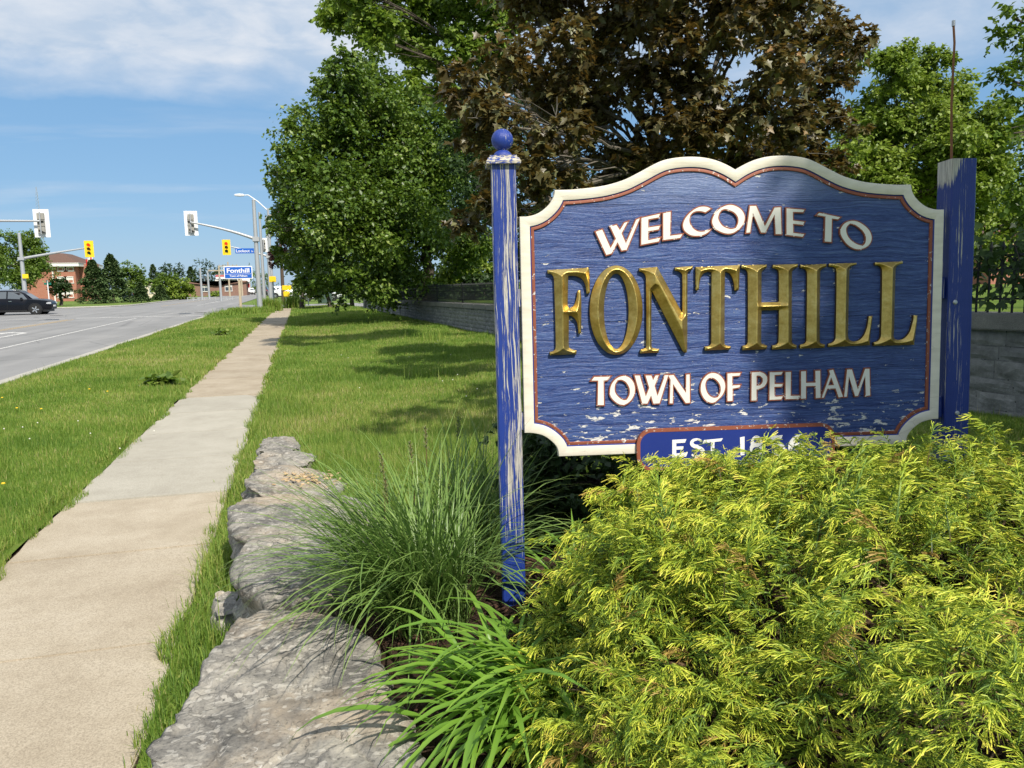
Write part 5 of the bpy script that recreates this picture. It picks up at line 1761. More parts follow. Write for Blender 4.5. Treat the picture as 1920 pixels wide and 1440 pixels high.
for q in (4.6, 7.6, 22.0, 26, 30, 34, 38, 42, 46):
    t = float(wall_top(q))
    MB().box((0.2, q, t + 0.34), (0.05, 0.05, 0.72)).build('fence_post', IRONP, fence)


# ================================================================== TREES
LEAF_SIMPLE = (np.array([(0, 0, 0), (0.36, 0.45, 0.10), (0, 1.0, -0.05), (-0.36, 0.45, 0.10)]), np.array([(0, 1, 2), (0, 2, 3)]))
_half = [(0.0, 0.0), (0.32, -0.08), (0.26, 0.12), (0.56, 0.30), (0.24, 0.46)]
_out = _half + [(0.0, 1.0)] + [(-a, b) for a, b in _half[:0:-1]]
LEAF_MAPLE = (np.array([(0, 0.32, -0.06)] + [(a, b, 0.10 * abs(a) - 0.10 * b * b) for a, b in _out]),
              np.array([(0, 1 + k, 1 + (k + 1) % len(_out)) for k in range(len(_out))]))
_h5 = [(0.0, 0.0), (0.34, 0.05), (0.50, 0.40), (0.22, 0.46)]
_o5 = _h5 + [(0.0, 1.0)] + [(-a, b) for a, b in _h5[:0:-1]]
LEAF_LOBED = (np.array([(0, 0.3, -0.05)] + [(a, b, 0.12 * abs(a) - 0.06 * b) for a, b in _o5]), np.array([(0, 1 + k, 1 + (k + 1) % len(_o5)) for k in range(len(_o5))]))


def unit(a):
    return a / np.maximum(np.linalg.norm(a, axis=-1, keepdims=True), 1e-9)


def leaf_arrays(shape, pos, nrm, tip, size):
    BV, BF = shape
    n = unit(nrm)
    t = unit(tip - n * (tip * n).sum(-1, keepdims=True))
    s = np.cross(t, n)
    V = pos[:, None, :] + size[:, None, None] * (BV[None, :, 0:1] * s[:, None, :] + BV[None, :, 1:2] * t[:, None, :] + BV[None, :, 2:3] * n[:, None, :])
    k = len(BV)
    F = (np.arange(len(pos))[:, None, None] * k + BF[None]).reshape(-1, 3)
    return V.reshape(-1, 3), F


def crown_points(blobs, n, r, cl=9, spread=0.30, shell=0.45):
    """clustered leaf positions through the blobs, denser towards their outside"""
    B = np.array([b[:3] for b in blobs]); R = np.array([b[3] for b in blobs])
    w = R ** 2.2
    # clumps: every blob carries smaller boughs near its surface
    per = 14
    sb, sr, st = [], [], []
    for c_, R_ in zip(B, R):
        d_ = unit(r.normal(size=(per, 3)) + np.array([0, 0, 0.15]))
        f_ = r.uniform(0.35, 1.08, per)
        sb.append(c_ + d_ * (R_ * f_)[:, None] * np.array([1, 1, 0.9])); sr.append(R_ * r.uniform(0.26, 0.50, per)); st.append(r.random(per))
    sb, sr, st = np.vstack(sb), np.concatenate(sr), np.concatenate(st)
    nc = max(1, n // cl)
    w = sr ** 2
    k = r.choice(len(sr), nc, p=w / w.sum())
    # a shoot grows outward from inside its bough and carries cl leaves
    d = unit(r.normal(size=(nc, 3)) + np.array([0, 0, 0.35]))
    a = sb[k] + d * (sr[k] * r.uniform(0.1, 0.75, nc))[:, None] * np.array([1, 1, 0.7])
    ln = np.clip(sr[k] * r.uniform(0.35, 0.9, nc), 0.12, 0.9)
    t = np.tile(np.linspace(0.1, 1, cl), nc)
    bend = r.normal(size=(nc, 3)) * 0.25
    dd = np.repeat(d + bend, cl, 0)
    L = np.repeat(ln, cl)
    pos = np.repeat(a, cl, 0) + dd * (L * t)[:, None] + np.array([0, 0, -0.18]) * (L * t * t)[:, None] + r.normal(size=(nc * cl, 3)) * spread * 0.35 * L[:, None]
    out = unit(dd + r.normal(size=dd.shape) * 0.5)
    return pos, out, np.clip(np.repeat(0.55 * st[k] + 0.45 * r.random(nc), cl), 0, 1), a


def limb(a, b, r0, r1, rr, n=6, sag=0.1):
    a, b = Vector(a), Vector(b)
    L = (b - a).length
    pts = []
    for i in range(n + 1):
        t = i / n
        p = a.lerp(b, t)
        p.z += sag * L * math.sin(t * math.pi) * 0.5
        w = 0.05 * L * math.sin(t * math.pi)
        pts.append(p + Vector((rr.uniform(-w, w), rr.uniform(-w, w), rr.uniform(-w, w) * 0.6)))
    return pts, [r0 + (r1 - r0) * (i / n) ** 0.8 for i in range(n + 1)]


def tree(label, base, fork, r0, blobs, n_leaf, size, leaf_mat, shape=LEAF_SIMPLE, seed=1, name='broadleaf_tree', cat='tree', group=None, cl=9, spread=0.30, shell=0.45,
         up=0.7, twigs=3, bark=None, tint=(0.5, 0.18), droop=0.4, parts_leaf=0, dead=0, branch_n=None):
    bark = bark or BARK
    r = np.random.default_rng(seed); rr = random.Random(seed)
    base = np.array(base, float)
    root = empty(name, base, 0, label, cat, group)
    f = Vector(fork) - Vector(base)
    mb = MB()
    pts, rad = limb((0, 0, -0.15), f, r0, r0 * 0.72, rr, 6, 0.0)
    rad[0] *= 1.35
    mb.tube(pts, rad, 10)
    lb = [(b[0] - base[0], b[1] - base[1], b[2] - base[2], b[3]) for b in blobs]
    trunk = mb.build('trunk', bark, root, smooth=True)
    for b in lb:
        c = Vector(b[:3])
        st = f.lerp(Vector((0, 0, f.z)), rr.uniform(0.0, 0.25))
        br = MB()
        p, q = limb(st, c, r0 * rr.uniform(0.18, 0.34), 0.010 + 0.006 * b[3], rr, 7, 0.12)
        br.tube(p, q, 6)
        for k in range(twigs):
            u = rr.uniform(0.45, 1.0)
            s_ = p[min(len(p) - 1, int(u * (len(p) - 1)))]
            d = Vector(unit(r.normal(size=3)))
            e = c + d * b[3] * rr.uniform(0.5, 0.95)
            p2, q2 = limb(s_, e, 0.012 + 0.012 * b[3], 0.004, rr, 4, 0.1)
            br.tube(p2, q2, 4)
        br.build('branch', bark, root)
    pos, out, cr_, cc = crown_points(lb, n_leaf, r, cl, spread, shell)
    n = len(pos)
    nrm = out * 0.55 + np.array([0, 0, up]) + r.normal(size=(n, 3)) * 0.55
    tip = out + r.normal(size=(n, 3)) * 0.7 + np.array([0, 0, -droop])
    sz = size * r.uniform(0.6, 1.25, n)
    ti = np.clip(tint[0] + (cr_ - 0.5) * 2.2 * tint[1] + r.normal(0, tint[1] * 0.7, n), 0, 1)
    if parts_leaf:
        wp = pos + base - CAM
        z = wp @ FW
        u = np.abs(wp @ RT / z); v = wp @ UP / z
        score = np.linalg.norm(wp, axis=1) + np.where((z > 0) & (u < 0.66) & (v < 0.5) & (v > -0.1), 0, 1e3)
        pick = np.argsort(score)[:parts_leaf]
        BV, BF = shape
        me = mesh_np('leaf', BV, BF, leaf_mat, False, {'tint': ('POINT', np.full(len(BV), tint[0]))})
        me2 = mesh_np('leaf', BV, BF, leaf_mat, False, {'tint': ('POINT', np.full(len(BV), min(1, tint[0] + 0.3)))})
        for i in pick:
            nn = unit(nrm[i]); t = unit(tip[i] - nn * (tip[i] @ nn)); s = np.cross(t, nn)
            o = link('leaf', me2 if ti[i] > tint[0] + 0.12 else me, root)
            o.matrix_local = Matrix(((s[0] * sz[i], t[0] * sz[i], nn[0] * sz[i], pos[i][0]), (s[1] * sz[i], t[1] * sz[i], nn[1] * sz[i], pos[i][1]),
                                     (s[2] * sz[i], t[2] * sz[i], nn[2] * sz[i], pos[i][2]), (0, 0, 0, 1)))
        m_ = np.ones(n, bool); m_[pick] = False
        pos, nrm, tip, sz, ti = pos[m_], nrm[m_], tip[m_], sz[m_], ti[m_]
    V, F = leaf_arrays(shape, pos, nrm, tip, sz)
    o = link('crown', mesh_np('crown', V, F, leaf_mat, False, {'tint': ('POINT', np.repeat(ti, len(shape[0])))}), root)
    if parts_leaf:
        o['kind'] = 'stuff'
    if dead:
        mbd = MB()
        for k in range(dead):
            b = lb[rr.randrange(len(lb))]
            c = Vector(b[:3]); d = Vector(unit(r.normal(size=3) + np.array([0, -0.8, 0.4])))
            p2, q2 = limb(c + d * b[3] * 0.3, c + d * b[3] * rr.uniform(0.9, 1.25), 0.008, 0.002, rr, 5, 0.05)
            mbd.tube(p2, q2, 4)
            for e in range(4):
                s_ = p2[rr.randrange(2, 5)]
                p3, q3 = limb(s_, s_ + Vector(unit(r.normal(size=3))) * b[3] * 0.35, 0.006, 0.002, rr, 3, 0)
                mbd.tube(p3, q3, 3)
        o = mbd.build('dead_twigs', plain('dead_grey_twig', (0.22, 0.20, 0.175), 0.9, 0, 0.3, 20), root)
        o['kind'] = 'stuff'
    return root


def B(spec, Y, dY=1.5, seed=0):
    """crown blobs from outline positions at distance Y; radius measured the same way"""
    rr = random.Random(seed)
    out = []
    for x, y, r_ in spec:
        yy = Y + rr.uniform(-dY, dY)
        p = at(x, y, yy)
        dep = (p - CAM) @ FW
        out.append((p[0], p[1], p[2], r_ * dep / FPX))
    return out


G_MAPLE = tinted('maple_leaf_green', [(0.0, (0.05, 0.095, 0.013)), (0.4, (0.092, 0.16, 0.02)), (0.75, (0.15, 0.225, 0.034)), (1.0, (0.25, 0.31, 0.07))], 0.42, 0.30, (0.24, 0.38, 0.02), 0.45)
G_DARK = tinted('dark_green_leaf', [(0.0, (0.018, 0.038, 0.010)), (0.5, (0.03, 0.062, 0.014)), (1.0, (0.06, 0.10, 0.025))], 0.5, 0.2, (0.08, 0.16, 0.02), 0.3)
G_LIGHT = tinted('light_green_leaf', [(0.0, (0.08, 0.14, 0.018)), (0.5, (0.15, 0.235, 0.03)), (1.0, (0.27, 0.34, 0.06))], 0.45, 0.35, (0.28, 0.42, 0.03), 0.4)
G_YEL = tinted('yellow_green_leaf', [(0.0, (0.095, 0.155, 0.018)), (0.5, (0.19, 0.27, 0.035)), (1.0, (0.32, 0.385, 0.07))], 0.45, 0.35, (0.26, 0.38, 0.03), 0.4)
PURPLE = tinted('bronze_maple_leaf', [(0.0, (0.038, 0.031, 0.012)), (0.3, (0.080, 0.062, 0.020)), (0.55, (0.118, 0.108, 0.038)), (0.75, (0.19, 0.195, 0.085)), (0.9, (0.235, 0.135, 0.04)), (1.0, (0.40, 0.22, 0.075))],  # grey-green stop is leaf sheen put into the colour
                0.40, 0.26, (0.30, 0.165, 0.02), 0.45)
DPURPLE = tinted('dark_purple_leaf', [(0.0, (0.014, 0.008, 0.009)), (1.0, (0.05, 0.022, 0.022))], 0.5, 0.2, (0.10, 0.03, 0.03), 0.3)
GREYBARK = material('grey_bark', lambda h: bsdf(h, h.ramp(h.noise(h.mapping(world_co(h), (5, 5, 1.2)), 2.0, 6.0, 0.65), [(0.3, (0.08, 0.07, 0.057)), (0.55, (0.15, 0.135, 0.11)), (0.75, (0.25, 0.23, 0.19))]), 0.95, 0,
                                                bump(h, h.noise(h.mapping(world_co(h), (12, 12, 2.5)), 2.0, 5.0), 0.8, 0.04), 0.15))

# big green maple standing over the wall
t1 = at(803, 545, 34)
tree('large dark green maple overhanging the lawn, left of the bronze maple', (t1[0], 34, 0.8), at(800, 440, 34), 0.30,
     B([(640, 190, 72), (700, 175, 68), (760, 205, 70), (600, 270, 78), (690, 290, 105), (790, 290, 90), (570, 350, 58), (545, 390, 42), (650, 390, 105), (760, 400, 105), (850, 340, 80), (560, 455, 48),
        (610, 480, 68), (690, 480, 78), (770, 480, 72), (850, 440, 62), (590, 530, 40), (660, 535, 45), (525, 345, 26), (540, 300, 28), (640, 130, 35), (720, 380, 120), (640, 330, 100), (800, 350, 100), (830, 240, 70), (710, 240, 80), (560, 320, 40), (880, 480, 50), (720, 540, 45), (530, 430, 26), (512, 322, 14), (516, 428, 16), (548, 240, 18), (565, 212, 16), (600, 165, 22), (655, 108, 18), (700, 112, 22), (520, 470, 16), (535, 395, 20)], 33.5, 2.6, 1), 125000, 0.175, G_MAPLE, LEAF_SIMPLE, 101, cl=7, spread=0.4, tint=(0.42, 0.32))
# light, airy tree whose boughs reach in at the top
tree('tall pale green tree with airy boughs above the green maple', (7.4, 18.5, 1.0), (6.2, 18.0, 4.6), 0.24,
     B([(635, 35, 42), (690, 15, 48), (715, 75, 45), (660, -30, 50), (770, 50, 55), (795, 115, 42), (840, 20, 55), (865, 95, 45), (920, 40, 55), (930, 120, 40), (750, -40, 60), (880, -60, 60), (830, 170, 26), (775, 160, 22), (960, -20, 60)], 17, 1.0, 2),
     26000, 0.125, G_LIGHT, LEAF_SIMPLE, 102, cl=7, spread=0.26, shell=0.6, tint=(0.5, 0.25), twigs=5)
# dark evergreen mass filling behind
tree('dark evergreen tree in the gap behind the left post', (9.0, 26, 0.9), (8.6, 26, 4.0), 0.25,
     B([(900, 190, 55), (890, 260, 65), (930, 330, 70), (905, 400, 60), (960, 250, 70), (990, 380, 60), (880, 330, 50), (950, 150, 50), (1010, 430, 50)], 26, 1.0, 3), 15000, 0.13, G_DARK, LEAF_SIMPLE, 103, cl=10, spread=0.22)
# bronze-leaved maple right behind the sign
tree('bronze-leaved maple rising right behind the welcome sign', (6.75, 12.6, 1.1), (6.35, 12.4, 3.2), 0.22,
     B([(870, 175, 48), (925, 230, 62), (880, 420, 34), (915, 385, 34), (990, 320, 62), (1010, 120, 95), (1000, 15, 80), (1130, 60, 105), (1120, 210, 105), (1060, 350, 50), (1180, 310, 62), (1260, 130, 115), (1280, 265, 90),
        (1400, 60, 115), (1400, 200, 115), (1460, 300, 70), (1520, 95, 85), (1535, 220, 75), (1555, 310, 42), (1590, 75, 34), (1240, -60, 130), (1450, -70, 120), (1050, -70, 120), (1340, 340, 50), (960, 410, 40), (1040, 260, 60), (1160, 380, 40), (1240, 330, 55), (1400, 310, 60), (1500, 350, 45), (930, 320, 45)], 11.6, 1.5, 4),
     43000, 0.122, PURPLE, LEAF_MAPLE, 104, name='maple_tree', cl=6, spread=0.17, shell=0.5, tint=(0.42, 0.26), droop=0.9, twigs=4, bark=GREYBARK, parts_leaf=300, dead=16, up=0.9)
# sunlit trees on the right
tree('sunlit yellow-green tree behind the right sign post', (14.6, 17, 1.2), (14.5, 17, 3.2), 0.22,
     B([(1660, 150, 62), (1725, 150, 62), (1615, 250, 55), (1700, 255, 85), (1785, 195, 52), (1800, 300, 75), (1850, 245, 48), (1650, 350, 65), (1745, 370, 65), (1850, 370, 55), (1610, 360, 45), (1880, 320, 30), (1690, 105, 28), (1760, 260, 80), (1660, 290, 80), (1720, 330, 80), (1830, 330, 50), (1590, 300, 40)], 16.5, 1.2, 5),
     80000, 0.115, G_YEL, LEAF_SIMPLE, 105, cl=8, spread=0.24, tint=(0.5, 0.2))
tree('dark-leaved tree at the right edge with a bough hanging in', (10.8, 7.6, 1.2), (10.4, 7.6, 3.4), 0.2,
     B([(1905, 35, 38), (1925, 100, 40), (1890, 150, 28), (1935, 190, 40), (1900, 250, 22), (1940, 290, 36), (1915, 360, 30), (1945, 420, 36), (1985, 60, 70), (2010, 200, 80), (2000, 330, 70), (1900, 470, 26), (2080, 100, 100)], 8.2, 0.5, 6),
     8000, 0.085, G_MAPLE, LEAF_SIMPLE, 106, cl=7, spread=0.24, tint=(0.4, 0.2))
# fillers farther back in the burial ground
k = 0
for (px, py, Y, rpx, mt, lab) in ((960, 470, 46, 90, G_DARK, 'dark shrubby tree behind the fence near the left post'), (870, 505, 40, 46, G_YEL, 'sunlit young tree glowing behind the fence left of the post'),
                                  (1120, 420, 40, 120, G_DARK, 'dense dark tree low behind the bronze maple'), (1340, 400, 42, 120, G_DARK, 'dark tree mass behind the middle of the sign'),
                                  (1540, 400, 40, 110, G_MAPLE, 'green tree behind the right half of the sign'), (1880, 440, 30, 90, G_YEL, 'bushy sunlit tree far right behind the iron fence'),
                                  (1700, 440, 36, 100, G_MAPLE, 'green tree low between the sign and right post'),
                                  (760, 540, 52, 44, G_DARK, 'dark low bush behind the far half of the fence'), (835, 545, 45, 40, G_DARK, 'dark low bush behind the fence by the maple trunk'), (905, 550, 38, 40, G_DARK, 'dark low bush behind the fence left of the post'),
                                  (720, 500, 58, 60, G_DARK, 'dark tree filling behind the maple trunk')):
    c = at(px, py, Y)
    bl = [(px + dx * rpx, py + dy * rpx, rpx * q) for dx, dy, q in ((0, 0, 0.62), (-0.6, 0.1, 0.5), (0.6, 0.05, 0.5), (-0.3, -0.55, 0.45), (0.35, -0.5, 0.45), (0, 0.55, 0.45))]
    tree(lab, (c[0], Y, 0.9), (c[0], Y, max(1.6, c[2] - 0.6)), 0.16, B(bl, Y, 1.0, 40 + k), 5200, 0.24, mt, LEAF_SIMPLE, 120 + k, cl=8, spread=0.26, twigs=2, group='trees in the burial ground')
    k += 1
# purple tree farther down the road and street trees beyond
for (px, py, Y, rpx, mt, lab, nl) in ((545, 475, 58, 40, DPURPLE, 'dark purple tree beyond the green maple, by the street poles', 6000), (600, 530, 56, 40, G_DARK, 'dark tree at the far end of the wall', 5000),
                                      (690, 530, 55, 46, G_DARK, 'dark leafy tree over the end of the stone wall', 5000), (640, 470, 60, 80, G_DARK, 'tall shaded tree behind the green maple', 6000)):
    c = at(px, py, Y)
    bl = [(px + dx * rpx, py + dy * rpx, rpx * q) for dx, dy, q in ((0, 0, 0.62), (-0.5, 0.1, 0.5), (0.6, 0.05, 0.5), (-0.25, -0.6, 0.45), (0.35, -0.6, 0.45), (0, 0.45, 0.45))]
    tree(lab, (c[0] + 0.6, Y, 0.0), (c[0] + 0.4, Y, max(1.4, c[2] - 0.8)), 0.16, B(bl, Y, 1.0, 60 + k), nl, 0.24, mt, LEAF_SIMPLE, 140 + k, cl=8, spread=0.26, twigs=2)
    k += 1
# tree standing beside the photographer: it shades the right part of the sign
SHADE_TREE = True
if SHADE_TREE:
    s = np.array(to_sun)
    def on_sun(u, v, t):
        return SP + SU * u + SV * v + s * t
    bl = []
    for (u, v, t, r_) in ((1.45, 0.15, 10.6, 0.36), (1.75, -0.05, 10.9, 0.5), (2.1, -0.35, 11.0, 0.55), (1.55, -0.6, 10.8, 0.36), (1.95, 0.35, 11.4, 0.55), (2.5, 0.1, 11.3, 0.7), (2.7, -0.6, 11.0, 0.7), (3.1, 0.4, 11.6, 0.8), (1.35, -0.2, 10.6, 0.3), (1.55, -0.3, 10.7, 0.4), (1.65, 0.25, 10.7, 0.36), (1.9, -0.75, 10.8, 0.4), (1.75, -0.4, 11.2, 0.45), (2.0, 0.0, 11.6, 0.5)):
        p = on_sun(u, v, t)
        bl.append((p[0], p[1], p[2], r_))
    for (x, y, t, r_) in ((0.75, 8.3, 6.6, 0.42), (1.3, 9.2, 6.7, 0.5), (1.9, 8.4, 6.6, 0.6), (2.2, 10.1, 6.8, 0.55), (2.9, 11.0, 6.9, 0.6), (3.1, 9.2, 6.7, 0.7), (1.7, 7.3, 6.4, 0.5), (2.6, 7.2, 6.4, 0.6), (3.9, 10.2, 6.8, 0.8), (3.8, 8.0, 6.6, 0.8), (3.3, 4.2, 9.4, 0.6), (4.2, 4.6, 9.6, 0.8), (5.2, 5.2, 9.8, 0.9), (5.6, 4.2, 9.6, 0.9), (4.6, 5.9, 9.4, 0.8), (5.9, 6.4, 9.6, 0.9), (4.4, 3.6, 9.5, 0.7)):
        p = np.array((x, y, 0.15)) + s * t
        bl.append((p[0], p[1], p[2], r_))
    tree('leafy tree beside the photographer, outside the photo on the right', (6.6, -2.0, 1.0), (6.0, -2.4, 5.6), 0.20, bl, 36000, 0.10, G_MAPLE, LEAF_SIMPLE, 160, cl=8, spread=0.28, shell=0.7)

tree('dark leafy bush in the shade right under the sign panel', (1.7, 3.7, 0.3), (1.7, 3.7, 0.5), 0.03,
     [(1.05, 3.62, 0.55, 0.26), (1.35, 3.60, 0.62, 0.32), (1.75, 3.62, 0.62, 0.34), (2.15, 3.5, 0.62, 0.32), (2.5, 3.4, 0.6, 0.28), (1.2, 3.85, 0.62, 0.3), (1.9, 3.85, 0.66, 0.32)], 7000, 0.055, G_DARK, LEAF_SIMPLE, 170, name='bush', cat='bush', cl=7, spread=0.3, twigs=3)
# vines on the near fence
r = np.random.default_rng(33)
vine = empty('vine', (6.1, 5.4, 1.25), 0, 'dark green vine leaves climbing the iron fence at the right edge', 'vine')
n = 900
yy = r.uniform(4.6, 7.6, n)
loc = np.stack([-0.0 + r.normal(0, 0.05, n) + 0.0, yy - 5.4, 0.12 + np.abs(r.normal(0.32, 0.22, n))], -1)
loc[:, 0] += (wall_x(yy) + 0.2 - 6.1)
V, F = leaf_arrays(LEAF_LOBED, loc, r.normal(size=(n, 3)) * 0.6 + np.array([-0.8, -0.3, 0.4]), r.normal(size=(n, 3)) * 0.5 + np.array([0, 0, -1.0]), r.uniform(0.05, 0.11, n))
o = link('vine_leaves', mesh_np('vine_leaves', V, F, G_DARK, False, {'tint': ('POINT', np.repeat(np.clip(r.normal(0.6, 0.25, n), 0, 1), len(LEAF_LOBED[0])))}), vine)
o['kind'] = 'stuff'
mb = MB()
for q in range(6):
    y0 = -0.7 + q * 0.5
    mb.tube([(wall_x(5.4 + y0) + 0.2 - 6.1 + 0.02 * math.sin(5 * t), y0 + 0.1 * math.sin(4 * t + q), 0.05 + 0.65 * t) for t in np.linspace(0, 1, 9)], 0.006, 4)
mb.build('vine_stems', BARK, vine)


# ================================================================== STREET THINGS
GALV = plain('galvanised_pole', (0.40, 0.415, 0.43), 0.5, 0.35, 0.15, 1.5)
YEL = plain('signal_yellow', (0.80, 0.55, 0.02), 0.4, 0, 0.05)
WHITEP = plain('white_enamel', (0.72, 0.73, 0.74), 0.45, 0, 0.05)
GREYP = plain('grey_housing', (0.30, 0.29, 0.26), 0.5, 0, 0.1)
BLACKP = plain('black_plastic', (0.012, 0.012, 0.013), 0.45, 0, 0.1)
BLUES = plain('blue_sign_sheet', (0.012, 0.105, 0.47), 0.4, 0, 0.05)
WHITES = plain('white_sign_sheet', (0.80, 0.80, 0.80), 0.4, 0, 0.03)
WOODP = plain('pale_wood_post', (0.42, 0.35, 0.25), 0.85, 0, 0.2, 8)
REDLIT = material('lit_red_lens', lambda h: h.n('ShaderNodeEmission', {'Color': (1.0, 0.05, 0.02, 1), 'Strength': 1.1}).outputs[0])
LENS = {'red': REDLIT, 'amber': plain('unlit_amber_lens', (0.10, 0.055, 0.01), 0.3), 'green': plain('unlit_green_lens', (0.012, 0.05, 0.035), 0.3)}


def text_mesh(body, width, height, depth, bold=0.0):
    cu = bpy.data.curves.new('lettering', 'FONT')
    cu.body = body
    cu.align_x, cu.align_y = 'CENTER', 'CENTER'
    cu.extrude = depth
    cu.offset = bold
    o = bpy.data.objects.new('lettering', cu)
    COL.objects.link(o)
    dg = bpy.context.evaluated_depsgraph_get()
    me = bpy.data.meshes.new_from_object(o.evaluated_get(dg))
    bpy.data.objects.remove(o)
    bpy.data.curves.remove(cu)
    co = np.empty(len(me.vertices) * 3, np.float32)
    me.vertices.foreach_get('co', co)
    co = co.reshape(-1, 3)
    lo, hi = co.min(0), co.max(0)
    c = (lo + hi) / 2
    out = np.stack([(co[:, 0] - c[0]) / (hi[0] - lo[0]) * width, -(co[:, 2] - c[2]), (co[:, 1] - c[1]) / (hi[1] - lo[1]) * height], -1)
    me.vertices.foreach_set('co', out.astype(np.float32).ravel())
    me.update()
    return me


def put_text(name, body, width, height, loc, mat, parent, bold=0.0):
    me = text_mesh(body, width, height, 0.004, bold)
    me.materials.clear()
    me.materials.append(mat)
    return link(name, me, parent, loc)


def signal_head(parent, loc, face, s=1.0, lit=True):
    """face -1 looks at the camera, +1 shows its back"""
    f = face
    hb = MB()
    for k in range(3):
        hb.box((0, 0.10 * -f, (1 - k) * 0.34 * s), (0.32 * s, 0.2, 0.33 * s))
    head = hb.build('signal_head', YEL if f < 0 else GREYP, parent, bevel=0.02)
    head.location = loc
    bb = MB().prism([(-0.36 * s, -0.70 * s), (0.36 * s, -0.70 * s), (0.36 * s, 0.70 * s), (-0.36 * s, 0.70 * s)], -0.01, 0.01, Matrix.Rotation(math.pi / 2, 3, 'X')).build('backboard', YEL if f < 0 else WHITEP, head, bevel=0.004)
    bb.location = (0, 0.02 * -f, 0)
    for k, cn in enumerate(('red', 'amber', 'green')):
        z = (1 - k) * 0.34 * s
        y = f * 0.012
        MB().lathe([(0, 0), (0.12 * s, f * 0.003), (0.13 * s, 0.0)], 16, (0, y, z), 'y').build('lens', LENS[cn], head)
        vis = MB()
        V, F = [], []
        for i in range(11):
            a = math.radians(-20 + 22 * i)
            for rr_ in (0.145 * s,):
                V += [(rr_ * math.cos(a), 0, rr_ * math.sin(a) + z), (rr_ * math.cos(a), f * 0.22 * s, rr_ * math.sin(a) + z)]
        F = [(2 * i, 2 * i + 1, 2 * i + 3, 2 * i + 2) for i in range(10)]
        vis.add(V, F).build('visor', YEL if f < 0 else GREYP, head)
    if f > 0:
        MB().tube([(0, -0.26, 0.55 * s), (0, -0.28, 0), (0, -0.26, -0.55 * s)], 0.035, 6).build('bracket', GALV, head)
        MB().box((0.0, -0.24, 0.1), (0.3 * s, 0.06, 0.06)).build('bracket', BLACKP, head)
        MB().box((0.05, -0.24, -0.42 * s), (0.34 * s, 0.06, 0.05), Matrix.Rotation(0.5, 3, 'Y')).build('bracket', BLACKP, head)
    return head


def mast(label, base, height, r0, arm_to=None, arm_z=None, heads=(), name='traffic_signal', cat='traffic light', bow=0.35):
    root = empty(name, base, 0, label, cat)
    MB().tube([(0, 0, 0), (0, 0, height)], [r0, r0 * 0.62], 14).build('pole', GALV, root, smooth=True)
    MB().lathe([(r0 * 1.7, 0), (r0 * 1.7, 0.03), (r0 * 1.25, 0.05), (r0 * 1.2, 0.3), (r0, 0.34)], 14).build('base_plate', GALV, root)
    MB().lathe([(r0 * 0.7, height), (r0 * 0.66, height + 0.03), (0.0, height + 0.06)], 12).build('pole_cap', GALV, root)
    if arm_to:
        dx, dy, dz = arm_to[0] - base[0], arm_to[1] - base[1], arm_to[2] - base[2] - arm_z
        pts = [(dx * t, dy * t, arm_z + dz * t + bow * math.sin(t * math.pi / 2) * (1 - t) * 0.8) for t in np.linspace(0, 1, 9)]
        MB().tube(pts, np.linspace(r0 * 0.62, r0 * 0.32, 9), 10).build('arm', GALV, root, smooth=True)
        MB().box((0, 0, arm_z), (r0 * 2.4, r0 * 2.4, 0.3)).build('arm_clamp', GALV, root, bevel=0.02)
    for loc, face, s in heads:
        signal_head(root, (loc[0] - base[0], loc[1] - base[1], loc[2] - base[2]), face, s)
    return root


a = at(357, 418, 52)
mast('nearest galvanised signal pole on the right verge with white-backed head on a long arm', (-2.55, 52, -0.03), 7.05, 0.17, (a[0], 52, a[2] + 0.05), 5.05 - 0.42, [((a[0], 52.35, a[2]), 1, 1.08)])
b = at(425, 464, 66)
p2 = mast('signal pole behind the nearest one, its yellow signal showing red beside a street name', (-2.35, 66, -0.03), 7.2, 0.16, (b[0] + 0.35, 66, b[2] + 0.05), 4.05, [((b[0], 65.8, b[2]), -1, 0.86)], bow=0.15)
c = at(459, 470.5, 66)
o = MB().box((0, 0, 0), (1.42, 0.03, 0.40)).build('name_plate', BLUES, p2, bevel=0.006)
o.location = (c[0] + 2.35, -0.12, c[2] + 0.03)
put_text('lettering', 'Lookout', 1.02, 0.23, (-0.13, -0.022, 0.0), WHITES, o, 0.01)
put_text('lettering', 'St', 0.14, 0.12, (0.56, -0.022, -0.04), WHITES, o, 0.01)
pz = at(507, 442, 57.4)
p3 = mast('plain galvanised pole between the two signal poles', (-2.48, 57.4, -0.03), 6.75, 0.13, None, None, name='steel_pole', cat='pole')
signal_head(p3, (0.15, 0.3, pz[2] - 0.6), 1, 0.7)
# street light
lt = at(442, 366, 71)
root = empty('street_light', (-2.35, 71, -0.03), 0, 'street light with a curved arm reaching over the road', 'street light')
top = at(509, 390, 71)[2]
MB().tube([(0, 0, 0), (0, 0, top)], [0.14, 0.09], 12).build('pole', GALV, root, smooth=True)
dx = lt[0] + 2.35
MB().tube([(0, 0, top - 0.2), (dx * 0.3, 0, top + 0.55), (dx * 0.6, 0, top + 1.1), (dx * 0.8, 0, lt[2] + 0.03), (dx * 0.92, 0, lt[2] + 0.05)], [0.05, 0.05, 0.045, 0.04, 0.035], 8).build('arm', WHITEP, root)
MB().lathe([(0, 0), (0.09, 0.1), (0.13, 0.45), (0.10, 0.8), (0, 0.85)], 10, (dx - 0.15, 0, lt[2] + 0.04), 'x').build('lamp_head', WHITEP, root)
